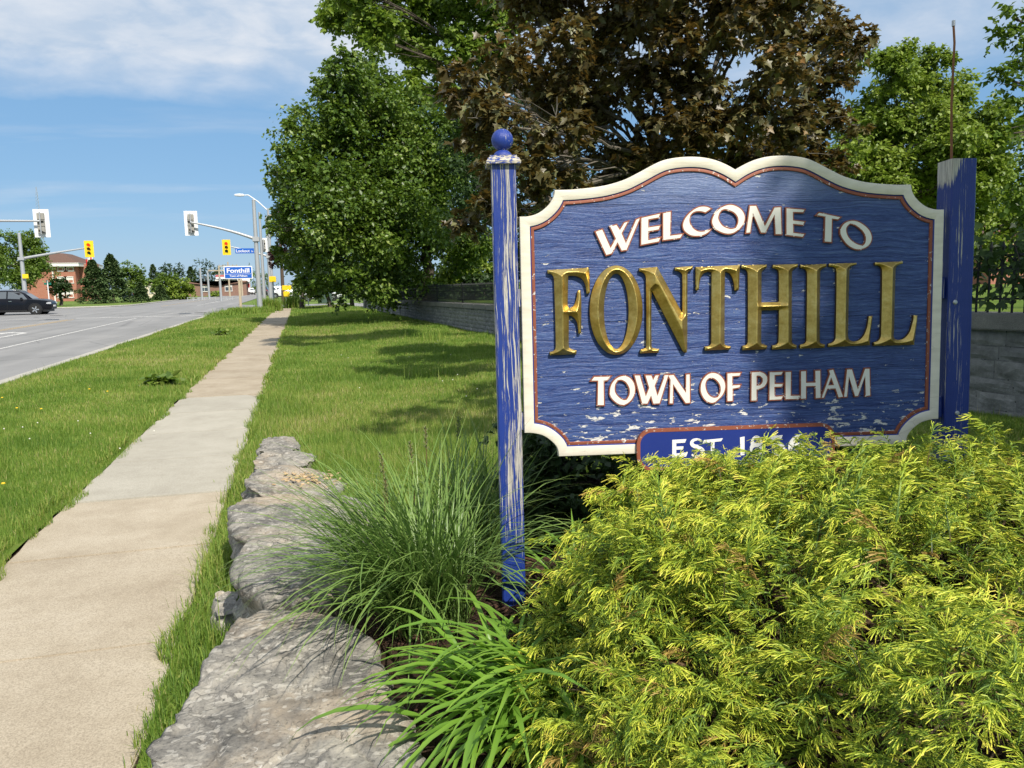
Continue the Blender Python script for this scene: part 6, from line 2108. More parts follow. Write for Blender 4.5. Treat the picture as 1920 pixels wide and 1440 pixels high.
# wooden utility pole and crossing signals beside the sidewalk
root = empty('utility_pole', (-1.55, 74, -0.03), 0, 'dark wooden pole at the end of the sidewalk', 'pole')
MB().tube([(0, 0, 0), (0.05, 0, 8.6)], [0.17, 0.11], 10).build('pole', plain('creosoted_wood', (0.085, 0.06, 0.04), 0.9, 0, 0.3, 4), root)
MB().box((0.05, 0, 8.0), (1.9, 0.1, 0.12)).build('crossarm', WOODP, root)
for i, (px, py, Y, lab) in enumerate(((537, 548, 68, 'yellow crossing signal boxes on a short post at the sidewalk end'), (511, 520, 63, 'small yellow crossing button box on a slim post by the poles'))):
    q = at(px, py, Y)
    root = empty('crossing_signal', (q[0], Y, -0.05), 0, lab, 'crossing signal')
    MB().tube([(0, 0, 0), (0, 0, q[2] + 0.2)], 0.06, 8).build('post', GALV, root)
    MB().box((0, -0.12, q[2] - 0.1), (0.5, 0.22, 0.45)).build('signal_box', YEL, root, bevel=0.03)
    if not i:
        MB().box((0.05, -0.12, q[2] + 0.42), (0.75, 0.2, 0.42)).build('signal_box', YEL, root, bevel=0.03)

# town name sign on a wooden post
fp = at(419, 499, 50); fq = at(474, 521, 50)
fx, fz = (fp[0] + fq[0]) / 2, (fp[2] + fq[2]) / 2
fw, fh = fq[0] - fp[0], fp[2] - fq[2] + 0.04
root = empty('town_sign', (fx + 0.1, 50, -0.03), 0, 'blue and white town name sign on a pale wooden post at the kerb', 'sign')
MB().box((-0.08, 0.09, fz / 2 - 0.1), (0.14, 0.14, fz + 0.3)).build('post', WOODP, root, bevel=0.008)
bd = MB().box((0, 0, 0), (fw, 0.03, fh)).build('board', WHITES, root, bevel=0.006)
bd.location = (-0.1, -0.01, fz)
MB().box((0, -0.018, 0), (fw - 0.10, 0.012, fh - 0.10)).build('blue_face', BLUES, bd)
put_text('lettering', 'Fonthill', 1.30, 0.27, (0, -0.028, 0.12), WHITES, bd, 0.022)
MB().box((0, -0.026, -0.09), (fw - 0.16, 0.006, 0.016)).build('rule_line', WHITES, bd)
put_text('lettering', 'Town of Pelham', 1.02, 0.12, (0, -0.028, -0.20), WHITES, bd, 0.014)

# left-hand signals
la = at(75, 418, 47)
mast('signal whose white back hangs from an arm entering at the left edge', (-21.5, 47, -0.1), 6.6, 0.17, (la[0], 47, la[2] + 0.1), 5.35, [((la[0], 47.3, la[2]), 1, 1.06)], bow=0.1)
lb = at(168, 467, 82); lp = at(52, 555, 82)
p4 = mast('slim pole behind the black car with a yellow red-lit signal on its arm', (lp[0] - 0.2, 82, -0.1), at(45, 438, 82)[2] + 0.1, 0.22, (lb[0] - 0.3, 82, lb[2] + 0.1), at(50, 483, 82)[2], [((lb[0], 81.8, lb[2]), -1, 1.1)], bow=0.1)
q = at(50, 518, 82)
MB().box((q[0] - lp[0] + 0.2, -0.35, q[2] + 0.1), (0.5, 0.04, 0.4)).build('yellow_plate', YEL, p4)
q = at(89, 530, 84)
root = empty('street_name_post', (q[0], 84, -0.1), 0, 'green street name blade on a white post in front of the brick building', 'sign')
MB().tube([(0, 0, 0), (0, 0, q[2] + 0.3)], 0.05, 8).build('post', WHITEP, root)
MB().box((0, 0, q[2]), (0.62, 0.03, 0.2)).build('name_blade', plain('green_sign_sheet', (0.01, 0.14, 0.10), 0.4), root)
MB().box((0, 0, q[2] + 0.24), (0.03, 0.6, 0.2)).build('name_blade', plain('green_sign_sheet', (0.01, 0.14, 0.10), 0.4), root)

# lattice radio mast
q0, q1 = at(82, 500, 300), at(77, 350, 300)
root = empty('radio_mast', (q0[0], 300, -0.1), 0, 'thin lattice radio mast rising behind the left trees', 'mast')
mb = MB()
Hm = q1[2]
for sx, sy in ((-1, -0.6), (1, -0.6), (0, 1.0)):
    mb.tube([(sx * 1.8, sy * 1.8, 0), (sx * 0.5, sy * 0.5, Hm * 0.8), (sx * 0.1, sy * 0.1, Hm)], 0.045, 4)
for k in range(34):
    z = Hm * 0.95 * k / 34
    w = 1.8 - 1.55 * z / Hm
    mb.tube([(-w, -0.6 * w, z), (w, -0.6 * w, z + Hm / 34)], 0.025, 3)
    mb.tube([(w, -0.6 * w, z), (0, w, z + Hm / 34)], 0.025, 3)
mb.build('lattice', plain('mast_steel', (0.38, 0.40, 0.44), 0.6, 0.2), root)


# ------------------------------------------------------------------ cars
def carpaint(name, col, met=0.3):
    return material(name, lambda h: bsdf(h, col, 0.28, met, None, 0.5, **{'Coat Weight': 0.5, 'Coat Roughness': 0.06}))


GLASS_D = plain('dark_car_glass', (0.09, 0.105, 0.12), 0.05, 0.0, 0.05, 1.0, 0.8)
TYRE = plain('tyre_rubber', (0.018, 0.018, 0.018), 0.85, 0, 0.2)
RIM = plain('alloy_rim', (0.55, 0.56, 0.58), 0.3, 0.8, 0.05)
CHROME = plain('chrome_trim', (0.62, 0.63, 0.65), 0.18, 0.95, 0.03)
HEADL = plain('headlight_glass', (0.55, 0.57, 0.60), 0.1, 0.2, 0.05)
TAILL = plain('tail_light', (0.30, 0.012, 0.012), 0.2)


def car(label, loc, rotz, paint, suv=True, group=None, scale=1.0):
    root = empty('parked_car' if group else 'car', loc, rotz, label, 'car', group)
    root.scale = (scale,) * 3
    H = 1.72 if suv else 1.46
    belt = 1.09 if suv else 0.93
    # station: x, half width, bottom, belt height, roof half width, roof height
    S = [(-2.36, 0.80, 0.42, belt - 0.12, 0.74, belt - 0.06), (-2.28, 0.90, 0.34, belt, 0.76, belt + 0.05), (-2.10, 0.93, 0.28, belt + 0.03, 0.66, H - 0.30), (-1.86, 0.945, 0.27, belt + 0.03, 0.64, H - 0.06),
         (-1.3, 0.95, 0.26, belt + 0.01, 0.66, H), (-0.4, 0.95, 0.25, belt, 0.67, H + 0.015), (0.42, 0.95, 0.25, belt - 0.01, 0.65, H - 0.02), (0.78, 0.95, 0.25, belt - 0.02, 0.64, H - 0.24),
         (1.08, 0.945, 0.26, belt - 0.03, 0.68, belt + 0.12), (1.22, 0.94, 0.26, belt - 0.03, 0.80, belt + 0.03), (1.7, 0.93, 0.27, belt - 0.06, 0.78, belt - 0.01), (2.1, 0.88, 0.30, belt - 0.11, 0.70, belt - 0.07),
         (2.30, 0.76, 0.36, belt - 0.20, 0.60, belt - 0.16), (2.38, 0.66, 0.42, belt - 0.36, 0.55, belt - 0.32)]
    V, F = [], []
    for x, w, zb, zl, wr, zr in S:
        half = [(w * 0.86, zb), (w * 0.985, zb + 0.12), (w, (zb + zl) / 2), (w * 0.985, zl), (wr, zr - 0.02 if zr > zl else zr), (wr * 0.7, zr + 0.015)]
        ring = [(x, -y, z) for y, z in half] + [(x, y, z) for y, z in half[::-1]]
        V += ring
    n = 12
    for i in range(len(S) - 1):
        F += [(i * n + k, i * n + (k + 1) % n, (i + 1) * n + (k + 1) % n, (i + 1) * n + k) for k in range(n)]
    F += [tuple(range(n))[::-1], tuple((len(S) - 1) * n + k for k in range(n))]
    body = MB().add(V, F).build('body', paint, root, smooth=True)
    for sd in (-1, 1):
        def sw(xs, z0, z1):
            # side glass: quads standing a few millimetres proud of the greenhouse side
            out = []
            for (x, t) in xs:
                i = max(k for k in range(len(S)) if S[k][0] <= x)
                i = min(i, len(S) - 2)
                u = (x - S[i][0]) / (S[i + 1][0] - S[i][0])
                g = [S[i][q] * (1 - u) + S[i + 1][q] * u for q in range(6)]
                y = g[1] * 0.985 + (g[4] - g[1] * 0.985) * t
                z = g[3] + (g[5] - 0.02 - g[3]) * t
                out.append((x, sd * (y + 0.012), z + 0.004))
            return out
        for xs in ([(-1.98, 0.12), (-1.30, 0.10), (-1.30, 0.86), (-1.80, 0.84)], [(-1.22, 0.10), (-0.36, 0.10), (-0.36, 0.88), (-1.22, 0.87)], [(-0.27, 0.10), (0.96, 0.10), (0.66, 0.80), (0.40, 0.88), (-0.27, 0.88)]):
            P = sw(xs, 0, 0)
            MB().add(P, [tuple(range(len(P)))]).build('window', GLASS_D, root)
        MB().box((-0.1, sd * 0.955, 0.30), (2.0, 0.03, 0.09)).build('sill_trim', BLACKP, root)
        MB().box((0.62, sd * 1.03, belt + 0.07), (0.14, 0.17, 0.13)).build('mirror', paint, root, bevel=0.03)
        for x in (-1.15, -0.12):
            MB().box((x, sd * 0.965, belt - 0.12), (0.2, 0.03, 0.035)).build('door_handle', CHROME, root)
        for x in (-0.32, 0.72):
            MB().box((x, sd * 0.949, 0.62), (0.012, 0.012, 0.66)).build('door_gap', BLACKP, root)
        for x in (-1.42, 1.42):
            wroot = empty('wheel'); wroot.parent = root; wroot.location = (x, sd * 0.865, 0.36)
            MB().lathe([(0.20, -0.11), (0.33, -0.115), (0.362, -0.08), (0.362, 0.08), (0.33, 0.115), (0.20, 0.11)], 28, (0, 0, 0), 'y').build('tyre', TYRE, wroot, smooth=True)
            rim = MB().lathe([(0.0, -0.06), (0.235, -0.06), (0.245, -0.105), (0.225, -0.10), (0.225, 0.10), (0.245, 0.105), (0.235, 0.06), (0.0, 0.06)], 28, (0, 0, 0), 'y')
            rim.build('wheel_well', BLACKP, wroot)
            sp = MB()
            for k in range(5):
                M = Matrix.Rotation(k * 2 * math.pi / 5 + 0.3, 3, 'Y')
                sp.box(M @ Vector((0, sd * 0.105, 0.125)), (0.075, 0.03, 0.22), M)
            sp.lathe([(0.0, 0.07), (0.05, 0.07), (0.05, 0.105), (0.0, 0.108)], 12, (0, 0, 0) if sd > 0 else (0, -0.175, 0), 'y')
            sp.build('rim', RIM, wroot)
            V, F = [], []
            for i in range(15):
                a_ = math.radians(-10 + 200 * i / 14)
                V += [(x + 0.40 * math.cos(a_), sd * 0.90, 0.36 + 0.40 * math.sin(a_)), (x + 0.40 * math.cos(a_), sd * 0.962, 0.36 + 0.40 * math.sin(a_)),
                      (x + 0.46 * math.cos(a_), sd * 0.958, 0.36 + 0.46 * math.sin(a_))]
                if i:
                    p = 3 * i
                    F += [(p - 3, p - 2, p + 1, p), (p - 2, p - 1, p + 2, p + 1)]
            MB().add(V, F).build('arch_trim', BLACKP, root)
            MB().lathe([(0.0, sd * 0.80), (0.415, sd * 0.80), (0.415, sd * 0.953), (0.0, sd * 0.953)], 24, (x, 0, 0.36), 'y').build('wheel_housing', BLACKP, root)
        MB().box((2.20, sd * 0.70, belt - 0.30), (0.34, 0.26, 0.15), Matrix.Rotation(sd * -0.45, 3, 'Z')).build('headlight', HEADL, root, bevel=0.03)
        MB().box((-2.27, sd * 0.76, belt - 0.10), (0.14, 0.24, 0.30)).build('tail_light', TAILL, root, bevel=0.02)
        MB().tube([(-1.7, sd * 0.60, H + 0.02), (-1.5, sd * 0.61, H + 0.06), (0.0, sd * 0.62, H + 0.07), (0.2, sd * 0.61, H + 0.01)], 0.018, 6).build('roof_rail', CHROME, root)
    def pane(i, j, lo, hi, name):
        P = []
        for k, t in ((i, lo), (j, hi)):
            x, w, zb, zl, wr, zr = S[k]
            P.append((x, wr * 0.92, zr))
        (x0, w0, z0), (x1, w1, z1) = P
        nx, nz = (z1 - z0), -(x1 - x0)
        L = math.hypot(nx, nz)
        s_ = 0.02 if nz > 0 or True else 0
        ox, oz = abs(nx) / L * 0.02 * (1 if x0 < x1 and name == 'windscreen' else -1), abs(nz) / L * 0.02
        V = [(x0 + ox, -w0, z0 + oz), (x0 + ox, w0, z0 + oz), (x1 + ox, w1, z1 + oz), (x1 + ox, -w1, z1 + oz)]
        MB().add(V, [(0, 1, 2, 3)]).build(name, GLASS_D, root)
    pane(7, 9, 0, 0, 'windscreen')
    pane(1, 3, 0, 0, 'rear_window')
    MB().box((0, 0, 0.27), (4.3, 1.66, 0.16)).build('underbody', BLACKP, root)
    MB().box((2.37, 0, belt - 0.42), (0.06, 0.95, 0.15)).build('grille', BLACKP, root, bevel=0.02)
    MB().box((2.36, 0, 0.44), (0.05, 1.2, 0.14)).build('lower_grille', BLACKP, root, bevel=0.02)
    MB().box((2.40, 0, 0.60), (0.02, 0.5, 0.12)).build('number_plate', WHITES, root)
    return root


BLACKCAR = material('black_car_paint', lambda h: bsdf(h, (0.004, 0.0045, 0.008), 0.22, 0.0, None, 0.35))
cq = at(103, 587, 65)
car('black sport utility car crossing the junction at the left edge', (cq[0] - 2.45, 65.0, -0.13), 0.0, BLACKCAR, True, None, 1.03)
far_cars = [((-6.5, 150), 1.5, (0.02, 0.02, 0.024), True, 'dark car far down the road by the gas station'), ((-10.5, 178), -1.5, (0.70, 0.70, 0.70), False, 'white car far down the road'),
            ((-2.2, 118), 0.1, (0.65, 0.66, 0.68), True, 'white parked car seen between the signal poles'), ((-23.5, 125), 1.3, (0.10, 0.13, 0.17), True, 'blue-grey car parked among the left conifers'),
            ((2.2, 92), 0.0, (0.68, 0.69, 0.70), False, 'pale parked car beyond the end of the lawn'), ((-12.5, 190), 0.2, (0.33, 0.03, 0.03), False, 'red car parked in front of the gas station')]
for i, ((x, y), rz, col, suv, lab) in enumerate(far_cars):
    car(lab, (x, y, -0.14), rz, carpaint('car_paint_%d' % i, col, 0.1), suv, 'cars parked in the distance')

# ------------------------------------------------------------------ buildings
def m_brick(c1, c2):
    def f(h):
        co = obj_co(h)
        sp = h.n('ShaderNodeSeparateXYZ', {0: co})
        v = h.n('ShaderNodeCombineXYZ', {'X': h.math('ADD', sp.outputs['X'], sp.outputs['Y']), 'Y': sp.outputs['Z'], 'Z': 0.0}).outputs[0]
        b_ = h.n('ShaderNodeTexBrick', {'Vector': v, 'Scale': 1.0, 'Color1': (*c1, 1), 'Color2': (*c2, 1), 'Mortar': (0.30, 0.25, 0.21, 1), 'Mortar Size': 0.008, 'Brick Width': 0.22, 'Row Height': 0.075})
        return bsdf(h, h.mix(h.math('MULTIPLY', h.noise(co, 1.2, 4.0), 0.3), b_.outputs[0], tuple(q * 0.7 for q in c1)), 0.9, 0, None, 0.2)
    return f


BRICK = material('red_brick', m_brick((0.36, 0.125, 0.075), (0.44, 0.17, 0.105)))
BROWNB = material('brown_brick', m_brick((0.20, 0.10, 0.075), (0.26, 0.14, 0.10)))
ROOFB = plain('brown_shingles', (0.13, 0.075, 0.055), 0.95, 0, 0.25, 4.0)
TRIMW = plain('white_trim', (0.72, 0.70, 0.66), 0.6, 0, 0.05)
PANE = plain('window_glass', (0.06, 0.08, 0.10), 0.08, 0, 0.3, 0.5, 0.8)
BLIND = plain('window_blind', (0.62, 0.62, 0.58), 0.8, 0, 0.05)


def window(parent, x, y, z, w, h_, blind=0.5):
    f = MB()
    for bx, bz, bw, bh in ((0, h_ / 2, w + 0.16, 0.1), (0, -h_ / 2, w + 0.22, 0.12), (-w / 2, 0, 0.09, h_), (w / 2, 0, 0.09, h_), (0, 0, 0.05, h_)):
        f.box((x + bx, y - 0.04, z + bz), (bw, 0.12, bh))
    o = f.build('window', TRIMW, parent)
    MB().box((x, y + 0.02, z), (w - 0.02, 0.03, h_ - 0.02)).build('pane', PANE, o)
    if blind:
        MB().box((x, y - 0.005, z + h_ * (1 - blind) / 2), (w - 0.1, 0.012, h_ * blind - 0.06)).build('blind', BLIND, o)


YB = 135
q = at(98, 566, YB); q2 = at(146, 566, YB)
zt = at(120, 492, YB)[2]; zr = at(120, 478, YB)[2]
root = empty('brick_building', (q[0] - 4, YB, -0.15), 0, 'three-storey red brick building with brown hip roof behind the left trees', 'building')
Wd = q2[0] - q[0] + 4
MB().box((Wd / 2, 7, zt / 2), (Wd, 14, zt)).build('wall', BRICK, root)
MB().add([(-0.8, -0.8, zt), (Wd + 0.8, -0.8, zt), (Wd + 0.8, 14.8, zt), (-0.8, 14.8, zt), (3.0, 4.5, zr + 0.6), (Wd - 2.6, 4.5, zr + 0.6), (Wd - 2.6, 9.5, zr + 0.6), (3.0, 9.5, zr + 0.6)],
         [(0, 1, 5, 4), (1, 2, 6, 5), (2, 3, 7, 6), (3, 0, 4, 7), (4, 5, 6, 7)]).build('roof', ROOFB, root)
MB().box((Wd / 2, 7, zt - 0.2), (Wd + 1.5, 15.5, 0.55)).build('fascia', TRIMW, root)
MB().box((Wd + 0.7, 5.4, zt / 2), (1.6, 6.0, zt)).build('wing', BRICK, root)
for py, wdw in ((502, 1), (525, 1), (552, 1)):
    z = at(118, py, YB)[2] + 0.15
    for px in (107, 117, 129):
        x = at(px, py, YB)[0] - root.location.x
        if px != 107:
            window(root, x, -0.0, z, 1.25, 1.0, 0.55)
MB().box((at(100, 520, YB)[0] - root.location.x, -0.08, zt / 2), (0.18, 0.12, zt)).build('downpipe', TRIMW, root)
# flag
q = at(157, 480, 128); q3 = at(159, 498, 128)
root = empty('flag_pole', (q[0] + 1.1, 128, -0.15), 0, 'red and white flag on a pole beside the brick building', 'flag')
MB().tube([(0, 0, 0), (0, 0, q[2] + 1)], 0.07, 6).build('pole', WHITEP, root)
V, F = [], []
REDF = plain('flag_red', (0.55, 0.03, 0.035), 0.8)
for (x0, x1, mt) in ((-0.9, -0.65, REDF), (-0.65, -0.25, TRIMW), (-0.25, 0.0, REDF)):
    V = []
    for k in range(5):
        x = x0 + (x1 - x0) * k / 4
        V += [(x, 0.12 * math.sin(x * 5), q[2] + 0.1 + x * 0.5), (x, 0.12 * math.sin(x * 5 + 0.6), q[2] - 0.75 + x * 0.8)]
    MB().add(V, [(2 * k, 2 * k + 1, 2 * k + 3, 2 * k + 2) for k in range(4)]).build('flag_band', mt, root)


def gable(label, x0, x1, Y, dep, zw, zr, wm, rm, name='house'):
    root = empty(name, (x0, Y, -0.15), 0, label, 'house')
    w = x1 - x0
    MB().box((w / 2, dep / 2, zw / 2), (w, dep, zw)).build('wall', wm, root)
    MB().add([(0, 0, zw), (w, 0, zw), (w / 2, 0, zr), (0, dep, zw), (w, dep, zw), (w / 2, dep, zr)], [(0, 1, 2), (3, 5, 4)]).build('gable', wm, root)
    MB().add([(-0.4, -0.4, zw - 0.25), (w / 2, -0.4, zr + 0.1), (w / 2, dep + 0.4, zr + 0.1), (-0.4, dep + 0.4, zw - 0.25), (w + 0.4, -0.4, zw - 0.25), (w + 0.4, dep + 0.4, zw - 0.25)], [(0, 1, 2, 3), (1, 4, 5, 2)]).build('roof', rm, root)
    for k in range(2):
        window(root, w * (0.3 + 0.4 * k), -0.02, zw * 0.5, min(1.3, w * 0.2), 1.1, 0.3)
    return root


a0, a1 = at(263, 560, 150), at(293, 560, 150)
gable('white gabled house half hidden by the left hedge', a0[0], a1[0], 150, 9, 2.9, at(275, 533, 150)[2], plain('cream_siding', (0.62, 0.55, 0.42), 0.8), ROOFB)
a0, a1 = at(350, 560, 165), at(374, 560, 165)
br = gable('brown brick bungalow with low grey roof far across the junction', a0[0], a1[0] + 9, 165, 10, 3.0, at(358, 536, 165)[2], BROWNB, plain('grey_shingles', (0.17, 0.135, 0.115), 0.95))
a0, a1 = at(408, 545, 175), at(455, 545, 175)
root = empty('gas_station', (a0[0], 175, -0.15), 0, 'gas station with white and red canopy beyond the junction', 'building')
w = a1[0] - a0[0]
CANR = plain('canopy_red', (0.42, 0.03, 0.035), 0.5)
MB().box((w / 2, 2, 3.9), (w, 8, 0.8)).build('canopy', WHITES, root)
MB().box((w / 2, -2.03, 4.1), (w + 0.05, 0.06, 0.3)).build('canopy_stripe', CANR, root)
for x in (0.6, w - 0.6):
    MB().box((x, 0, 1.9), (0.3, 0.3, 3.5)).build('column', WHITES, root)
MB().box((w / 2, 9, 1.7), (w + 2, 6, 3.4)).build('shop', TRIMW, root)
MB().box((w / 2, 5.96, 1.5), (w * 0.7, 0.06, 1.8)).build('shop_window', PANE, root)
a0 = at(458, 545, 170)
root = empty('price_sign', (a0[0], 170, -0.15), 0, 'white and red roadside price sign beyond the junction', 'sign')
MB().box((0, 0, 2.4), (2.4, 0.3, 3.4)).build('sign_box', WHITES, root)
MB().box((0, -0.17, 2.0), (2.3, 0.06, 0.8)).build('sign_band', CANR, root)
MB().box((0, 0, 0.4), (1.4, 0.25, 0.9)).build('plinth', KERB, root)
a0 = at(1895, 548, 42)
root = gable('red brick house glimpsed through the fence at the right edge', a0[0] - 4, a0[0] + 8, 40, 8, 3.4, 5.0, BRICK, ROOFB)
root.location.z = 0.8

# utility poles beyond the junction
for i, (px, py, Y, arms) in enumerate(((375, 503, 118, 0), (389, 508, 124, 0), (410, 499, 140, 1), (427, 491, 150, 1), (452, 512, 160, 0), (412, 520, 105, 0))):
    q = at(px, py, Y)
    root = empty('utility_pole', (q[0], Y, -0.15), 0, ['white lamp pole left of the pair beyond the junction', 'white lamp pole right of the pair beyond the junction', 'wooden power pole with one crossarm beyond the junction',
                                                      'tallest wooden power pole with crossarm, behind the town sign', 'slim grey pole behind the town sign board', 'pale pole just left of the town sign'][i], 'pole')
    MB().tube([(0, 0, 0), (0, 0, q[2] + 0.15)], [0.17, 0.12], 8).build('pole', GALV if i in (0, 1, 5) else WOODP, root)
    if arms:
        MB().box((0, 0, q[2] - 0.6), (3.4, 0.14, 0.16)).build('crossarm', WOODP, root)
        for sx in (-1.5, -0.8, 0.8, 1.5):
            MB().lathe([(0.05, 0), (0.08, 0.1), (0.05, 0.25)], 6, (sx, 0, q[2] - 0.52)).build('insulator', GREYP, root)
# low white railing in front of the far shops
q0, q1 = at(352, 566, 112), at(436, 566, 112)
root = empty('railing', (q0[0], 112, -0.15), 0, 'low pale railing along the far side of the junction', 'railing')
L = q1[0] - q0[0]
for z in (0.2, 0.45):
    MB().box((L / 2, 0, z), (L, 0.05, 0.05)).build('rail', GALV, root)
for k in range(9):
    MB().box((L * k / 8, 0.0, 0.24), (0.07, 0.07, 0.50)).build('post', GALV, root)


# ------------------------------------------------------------------ distant vegetation
def conifer(label, x, Y, h_, rad, n, mat, seed, group='conifers across the junction'):
    r = np.random.default_rng(seed)
    root = empty('conifer', (x, Y, -0.15), 0, label, 'tree', group)
    MB().tube([(0, 0, 0), (0, 0, h_ * 0.97)], [0.03 * h_, 0.01], 7).build('trunk', BARK, root)
    t = r.random(n) ** 0.75
    br_ = r.integers(0, 26, n)
    lay_ = (1 + 0.25 * np.sin(t * h_ * 5.0)) * (0.75 + 0.5 * np.random.default_rng(seed + 9).random(26)[br_])
    az = br_ * 2.4 + r.normal(0, 0.22, n) + np.floor(t * 9) * 1.1
    lob = 1 + 0.15 * np.sin(az * 5 + t * 9)
    rr_ = rad * (1 - t) ** 0.82 * lay_ * lob * np.sqrt(r.uniform(0.35, 1.0, n)) + 0.03
    pos = np.stack([rr_ * np.cos(az), rr_ * np.sin(az), 0.25 + t * (h_ - 0.25) - 0.12 * rr_], -1)
    out = np.stack([np.cos(az), np.sin(az), np.full(n, -0.35)], -1)
    V, F = leaf_arrays(LEAF_SIMPLE, pos, np.array([0, 0, 1.0]) + r.normal(size=(n, 3)) * 0.5, out + r.normal(size=(n, 3)) * 0.35, r.uniform(0.25, 0.55, n) * (h_ / 9) ** 0.5)
    link('crown', mesh_np('crown', V, F, mat, False, {'tint': ('POINT', np.repeat(np.clip(r.normal(0.5, 0.22, n), 0, 1), 4))}), root)
    return root


SPRUCE = tinted('spruce_needles', [(0.0, (0.03, 0.06, 0.022)), (0.5, (0.065, 0.11, 0.036)), (1.0, (0.12, 0.17, 0.06))], 0.7, 0.1, (0.06, 0.10, 0.03), 0.2)
for i, (px, top, Y, wpx, lab) in enumerate(((172, 488, 108, 62, 'broad spruce left of the conifer group, next to the brick building'), (206, 478, 112, 66, 'tallest pointed spruce in the left conifer group'), (262, 530, 108, 34, 'small low spruce right of the conifer group'),
                                            (286, 496, 210, 30, 'tall far spruce above the left hedge'), (357, 500, 190, 34, 'dark far spruce behind the brown bungalow'), (300, 535, 116, 26, 'short spruce in front of the left hedge'))):
    q = at(px, top, Y); q0 = at(px - wpx / 2, 560, Y); q1 = at(px + wpx / 2, 560, Y)
    conifer(lab, q[0], Y, q[2] + 0.15, (q1[0] - q0[0]) / 2, 5200 if Y < 150 else 2500, SPRUCE, 200 + i)
far = [(34, 492, 96, 62, G_MAPLE, 'big round green tree behind the black car', 22000), (-25, 500, 90, 50, G_MAPLE, 'green tree cut by the left edge', 4000), (242, 525, 118, 34, G_MAPLE, 'green tree right of the tallest spruce', 5000), (112, 540, 100, 22, G_DARK, 'small bushy tree before the brick building', 2500),
       (312, 540, 128, 30, G_MAPLE, 'rounded hedge tree in the middle of the left hedge', 4500), (338, 545, 126, 26, G_YEL, 'light green bush at the right end of the left hedge', 3500), (320, 518, 200, 30, G_DARK, 'far dark tree above the hedge', 3000), (385, 520, 215, 36, G_DARK, 'far dark tree behind the lamp poles', 3000),
       (425, 535, 230, 40, G_DARK, 'far tree line behind the gas station', 3000), (480, 535, 220, 40, G_MAPLE, 'far green tree behind the signal poles', 3000), (265, 545, 190, 30, G_MAPLE, 'far green tree behind the white house', 2500), (403, 556, 150, 12, G_YEL, 'small young tree before the gas station', 1500)]
for i, (px, py, Y, rpx, mt, lab, nl) in enumerate(far):
    c = at(px, py, Y)
    bl = [(px + dx * rpx, py + dy * rpx, rpx * q) for dx, dy, q in ((0, 0, 0.62), (-0.55, 0.15, 0.48), (0.55, 0.1, 0.5), (-0.25, -0.5, 0.45), (0.3, -0.5, 0.42), (0, 0.5, 0.5), (-0.6, -0.25, 0.3), (0.62, -0.25, 0.3))]
    tree(lab, (c[0], Y, -0.15), (c[0], Y, max(0.8, c[2] - 0.4)), 0.2, B(bl, Y, 0.6, 300 + i), nl, 0.0024 * Y if Y < 120 else 0.36, mt, LEAF_SIMPLE, 320 + i, cl=7, spread=0.2, twigs=1, group='trees in the distance')

# weeds and tall grass tufts
r = np.random.default_rng(90)
def tuft(label, x, y, z, n, h0, spread, broad=False, seed=0):
    r = np.random.default_rng(seed)
    root = empty('weed_tuft' if not broad else 'broadleaf_weed', (x, y, z), 0, label, 'weed')
    pts = np.stack([r.normal(0, spread, n), r.normal(0, spread, n), np.zeros(n)], -1)
    d = math.hypot(x, y)
    if broad:
        ang = r.uniform(0, 6.28, n)
        lean = r.uniform(0.1, 0.75, n)
        hh = h0 * r.uniform(0.5, 1.0, n)
        out = np.stack([np.cos(ang), np.sin(ang), 1.4 - lean], -1)
        V, F = leaf_arrays(LEAF_SIMPLE, pts * 0.4 + np.stack([0 * ang, 0 * ang, hh * r.uniform(0, 0.7, n)], -1), np.array([0, 0, 1.0]) + r.normal(size=(n, 3)) * 0.35, out, hh * 0.9)
        o = link('leaves', mesh_np('leaves', V, F, G_MAPLE, False, {'tint': ('POINT', np.repeat(r.random(n), 4))}), root)
    else:
        V, F = blades(pts, h0 * r.uniform(0.5, 1.1, n), np.maximum(0.004, 0.00055 * d) * np.ones(n), np.clip(np.abs(r.normal(0.3, 0.2, n)), 0, 0.9), r.uniform(0, 6.28, n), seg=2)
        o = link('blades', mesh_np('blades', V, F, GRASS, False, {'tint': ('POINT', np.repeat(np.clip(r.normal(0.4, 0.2, n), 0, 1), 5))}), root)
    o['kind'] = 'stuff'


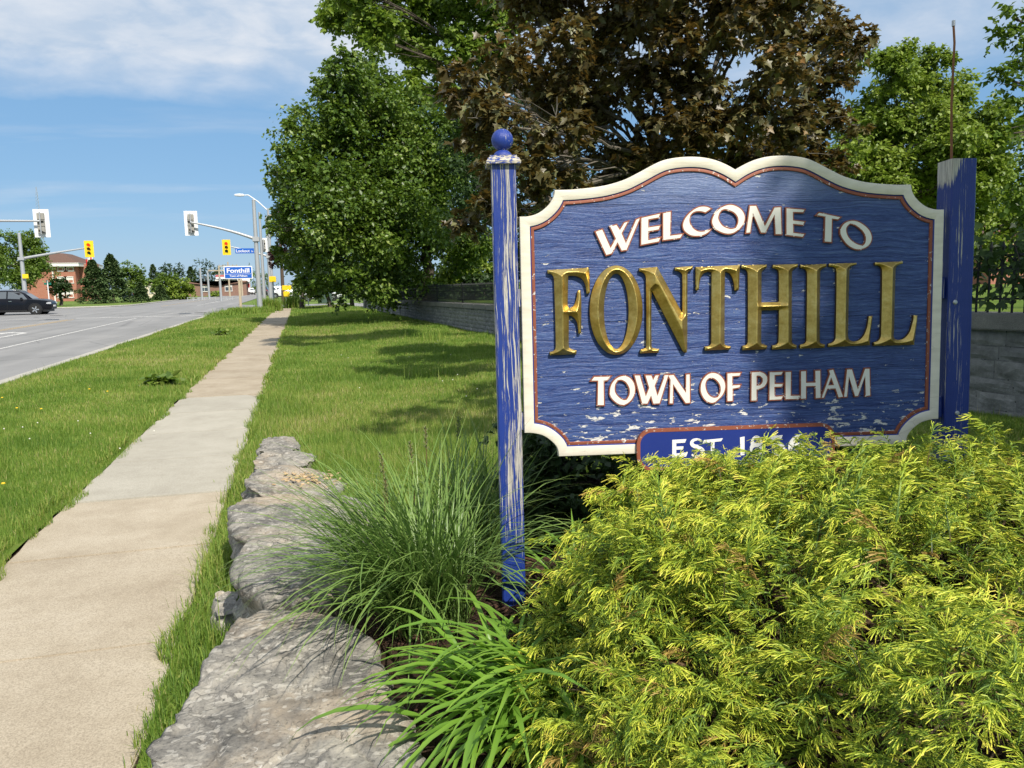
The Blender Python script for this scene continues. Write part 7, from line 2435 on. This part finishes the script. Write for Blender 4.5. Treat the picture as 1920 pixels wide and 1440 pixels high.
tuft('broad-leaved green weed standing in the roadside verge', -2.32, 13.95, 0.03, 150, 0.22, 0.30, True, 1)
tuft('second smaller weed further along the verge', -2.6, 27.5, 0.03, 90, 0.24, 0.34, True, 2)
for i, (x, y, nn, hh, sp, lab) in enumerate(((-3.4, 48.5, 1400, 0.5, 0.45, 'tall grass around the town sign post'), (-2.4, 50.5, 1000, 0.45, 0.3, 'tall grass at the foot of the nearest signal pole'), (-2.05, 54.0, 1600, 0.9, 0.3, 'dark bushy weeds right of the signal pole foot'),
                                             (-4.3, 46.5, 900, 0.32, 0.35, 'rough grass at the kerb before the junction'), (3.4, 21.0, 160, 0.35, 0.25, 'long grass tuft on the lawn near the wall'), (2.1, 13.0, 160, 0.3, 0.2, 'grass tuft on the near lawn'),
                                             (-0.55, 60.0, 500, 1.1, 0.35, 'dark bush right of the sidewalk end'))):
    tuft(lab, x, y, 0.0 if x < 0 else float(lawn_z(x, y)), nn, hh, sp, False, 10 + i)
# dandelions and clover heads
mb = MB(); mb2 = MB()
for k in range(90):
    if k < 12:
        x, y = r.uniform(-4.6, -2.2), r.uniform(6, 14)
        mb.lathe([(0, 0), (0.016, 0.004), (0.014, 0.012), (0, 0.016)], 8, (x, y, float(verge_z(x, y)) + 0.06))
    else:
        x, y = r.normal(-3.0, 0.45), r.normal(9.0, 0.8)
        if k % 2:
            continue
        if k > 60:
            x, y = r.uniform(0.5, 3.5), r.uniform(9, 20)
            z = float(lawn_z(x, y)) + 0.12
        else:
            z = float(verge_z(x, y)) + 0.055
        mb2.lathe([(0, 0), (0.008, 0.003), (0.007, 0.010), (0, 0.014)], 6, (x, y, z))
setp(mb.build('dandelions', plain('dandelion_yellow', (0.75, 0.50, 0.02), 0.7)), 'small yellow dandelion heads in the verge', 'flowers', kind='stuff')
setp(mb2.build('clover_flowers', plain('clover_white', (0.70, 0.68, 0.60), 0.8)), 'tiny white clover heads in the grass', 'flowers', kind='stuff')
# utility cabinet and marker post past the end of the lawn
q = at(618, 566, 66)
root = empty('utility_cabinet', (q[0], 78.5, -0.1), 0, 'green utility cabinet past the end of the lawn', 'cabinet')
MB().box((0, 0, 0.55), (1.3, 0.8, 1.1)).build('housing', plain('cabinet_green', (0.05, 0.085, 0.065), 0.5), root, bevel=0.03)
MB().box((0, 0, 1.13), (1.4, 0.9, 0.07)).build('lid', plain('cabinet_green', (0.05, 0.085, 0.065), 0.5), root, bevel=0.02)
q = at(578, 560, 63)
root = empty('marker_post', (q[0], 63, 0), 0, 'slim white marker post at the end of the lawn', 'post')
MB().tube([(0, 0, 0), (0, 0, 1.55)], 0.045, 8).build('post', WHITEP, root)
MB().lathe([(0.046, 1.3), (0.05, 1.31), (0.05, 1.45), (0.046, 1.46)], 8).build('reflector_band', CANR, root)
# strip of driveway concrete beyond the lawn
sheet('driveway', [(-0.7, 64.2), (14, 64.2), (14, 66.0), (-0.7, 65.6)], -0.125, SLAB_GREY)
